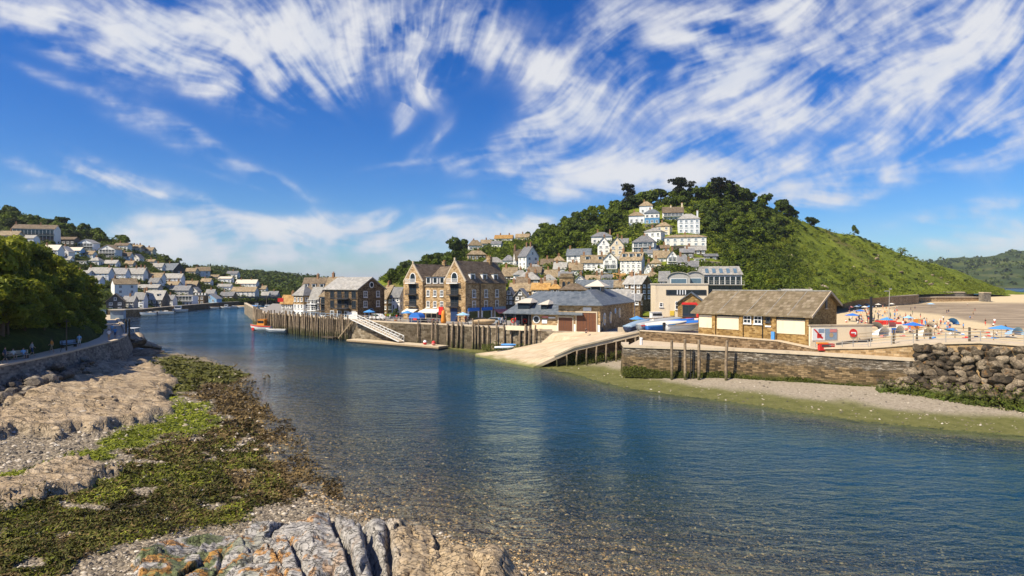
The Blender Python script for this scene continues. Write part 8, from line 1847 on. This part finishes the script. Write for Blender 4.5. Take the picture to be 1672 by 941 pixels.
# ================================================================ life on the quay
def car(label, x, y, z, rz, mat):
    s = thing('parked_car', label, 'car', (x, y, z), rz, 'cars parked on the quay'); pr = [(-2.1,.35),(2.1,.35),(2.15,.75),(1.2,.95),(.55,1.45),(-1.2,1.48),(-1.95,1.0),(-2.15,.8)]
    MB().hexa([(a, -.85, c) for a, c in pr], [(a, .85, c) for a, c in pr]).build('body', MT[mat], s); wp = [(-1.75,1.0),(1.0,.98),(.45,1.38),(-1.15,1.41)]; MB().hexa([(a, -.87, c) for a, c in wp], [(a, .87, c) for a, c in wp]).build('window', MT['glass'], s)
    for a in (-1.3,1.3):
        for c in (-.8,.8): w_ = MB().tube((a,c-.1,.33),(a,c+.1,.33),.33,None,12).build('wheel', MT['rubber'], s)
def motorbike(label, x, y, z, rz, mat):
    s = thing('motorcycle', label, 'motorcycle', (x, y, z), rz, 'motorcycles outside the gabled terrace')
    for a in (-.7,.7): MB().tube((a,-.07,.32),(a,.07,.32),.32,None,12).build('wheel', MT['rubber'], s)
    MB().box(-.5,.35,-.14,.14,.35,.7).box(-.05,.45,-.15,.15,.7,.98).build('engine', MT[mat], s); MB().box(-.75,-.05,-.14,.14,.72,.86).build('saddle', MT['black'], s); MB().tube((.7,0,.35),(.5,0,1.1),.05,None,6).tube((.5,-.35,1.1),(.5,.35,1.1),.03,None,6).build('handlebar', MT['metal'], s)
def qp(px, d): return PD(px, d, 4.52)
for i, (px, d, rz, m_, lb) in enumerate(((693,131.5,.9,'black','black motorcycle beside the blue covered stall'),(699,131,1.0,'metal','silver motorcycle second from the blue covered stall'),(706,130.2,.9,'red','red motorcycle between two silver ones'),(712,130,1.1,'metal','silver motorcycle beside the red and orange stand'))): p = qp(px, d); motorbike(lb, p.x, p.y, p.z, rz, m_)
p = qp(787,127.5); car('black car parked behind the dinghies, in front of the blue shop fronts', p.x, p.y, p.z, -.1, 'black'); p = qp(806,128.5); car('grey car parked beside the black car', p.x, p.y, p.z, 2.8, 'hullgrey'); p = qp(618,144); car('white car parked on the quay in front of the stone warehouse', p.x, p.y, p.z, -.5, 'hullwhite')
s = thing('market_stall', 'stall under a domed bright blue cover on the quay', 'stall', tuple(qp(681,133)), -.5); hipv = MB(); n = 8; V = []
for i in range(n+1): a = math.pi*i/n; V += [(-1.5*math.cos(a), -1, 1.0+1.3*math.sin(a)), (-1.5*math.cos(a), 1, 1.0+1.3*math.sin(a))]
hipv.add(V, [(i*2, i*2+2, i*2+3, i*2+1) for i in range(n)]+[tuple(range(0, 2*n+2, 2))[::-1], tuple(range(1, 2*n+2, 2))]); hipv.build('cover', MT['blue'], s); MB().box(-1.4,1.4,-.9,.9,0,1.0).build('counter', MT['navy'], s); MB().box(-.3,.7,-1.05,-.9,.7,1.1).build('red_panel', MT['red'], s)
s = thing('advertising_stand', 'tall red and orange stand with a round base outside the gabled terrace', 'stand', tuple(qp(722,131)), -.5); MB().box(-.9,.3,-.08,.08,1.9,3.6).build('red_board', MT['red'], s); MB().lathe([(.05,.0),(.5,.1),(.62,.7),(.45,1.4),(.5,1.9),(.35,2.7),(.05,2.9)],12,(.35,0,0)).build('orange_figure', MT['orange'], s)
for px, d, m_, lb in ((756,131.5,'skyblue','blue and white parasol outside the dark doorway of the terrace'),(665,140,'bluemid','small blue parasol by the white house'),(603,145,'bluemid','blue parasol in front of the stone warehouse arch'),(1040,116,'bluemid','blue parasol beside the lifeboat house')): parasol(0, 0, m_, lb, 1.5, 2.3, loc=qp(px, d))
s = thing('planter_bush', 'clipped dark shrub in a pot by the white house', 'shrub', tuple(qp(646,140))); MB().lathe([(.3,0),(.4,.5)],10).build('pot', MT['pot'], s); link('foliage', crown_mesh('foliage', [(0,0,1.4,.9),(0,0,2.4,.6)], 220, .3, MT['leafdark'], 500), s)
random.seed(41)
for i, px in enumerate((596,607,613,622,630,637,648,654,668,672,686,717,745,751,760,766,815,820,826,842,850)):
    d = float(np.interp(px, [590,640,715,800,860], [142,137,131,127,121]))+random.uniform(.8,4); p = qp(px, d); top = random.choice(['whitepaint','navy','red','skyblue','tan','black','green']); pose = random.choice(['stand','walk'])
    person(pose, p.x, p.y, p.z, random.uniform(0,6.28), top, random.choice(['navy','tan','black']), f"person {'standing' if pose == 'stand' else 'walking'} on the quay in a {dict(NM, skyblue='sky blue')[top]} top", 'people on the quay')
p = PD(957, 106.2, 4.5); person('sit', p.x, p.y, p.z, .4, 'black', 'navy', 'person in black sitting on the slipway before the large brown door')
p = PD(1046,117,4.9); person('stand', p.x, p.y, p.z, .2, 'orange', 'navy', 'person in an orange top under the blue parasol by the lifeboat house')
for i in range(9):
    px = 590+i*5.6; d = float(np.interp(px,[590,640],[143.5,139.5])); p = qp(px, d); s = thing('cafe_table', 'white cafe table on the quay in front of the stone warehouse', 'table', tuple(p), random.uniform(0,1), 'white cafe tables on the quay'); MB().lathe([(.001,.76),(.5,.76),(.5,.72),(.001,.72)],10).build('tabletop', MT['whitepaint'], s); MB().tube((0,0,0),(0,0,.72),.05,None,6).build('leg', MT['metal'], s)
railing('pale railing along the quay edge behind the timber piles', [q+Vector((.3,.5,.25)) for q in Q3[1:4]], 1.0, 2.4, 'bluegrey', 2, .05, 'quay railings')
railing('pale railing along the quay edge behind the pontoon', [q+Vector((.3,.5,.25)) for q in (Q3[3], Q3[4], Q3[5])], 1.0, 2.6, 'railgrey', 2, .04, 'quay railings')
for px, d, lb, m_ in ((838,118.7,'red lifebuoy on the rail by the veranda counter','red'),(857,117.8,'second red lifebuoy, beside the metal drum','red')):
    s = thing('lifebuoy', lb, 'lifebuoy', tuple(PD(px, d, 5.9)), -.3); n = 12; b = MB()
    b.path([(.38*math.cos(2*math.pi*i/n),0,.38*math.sin(2*math.pi*i/n)) for i in range(n+1)],[.12]*(n+1),6); b.build('ring', MT[m_], s); MB().tube((0,.12,-1.4),(0,.12,.5),.04,None,6).build('stand', MT['wood'], s)
s = thing('metal_drum', 'grey metal drum between the lifebuoys', 'drum', tuple(PD(847,118,4.5))); MB().tube((0,0,0),(0,0,1.5),.5,None,14).build('body', MT['metal'], s)
s = thing('flag_pole', 'short pole with a red flag at the end of the quay', 'flag', tuple(PD(463,168,4.5))); MB().tube((0,0,0),(0,0,5),.05,None,6).build('pole', MT['wood'], s); MB().hexa([(-1.6,-.02,3.6),(-.03,-.02,3.6),(-.03,.02,3.6),(-1.6,.02,3.6)],[(-1.6,-.02,4.6),(-.03,-.02,4.7),(-.03,.02,4.7),(-1.6,.02,4.6)]).build('flag_cloth', MT['red'], s)
s = thing('flag_pole', 'tall thin white mast beside the lifeboat house', 'flag pole', tuple(PD(1036,128,4.8))); MB().tube((0,0,0),(0,0,10.5),.08,.05,7).build('pole', MT['frame'], s)
s = thing('granite_block', 'pale stone block at the corner of the lifeboat house', 'block', tuple(PD(1015,104,4.9)), -.3); MB().box(-.6,.6,-.4,.4,-.4,.75).build('block', MT['concrete'], s)
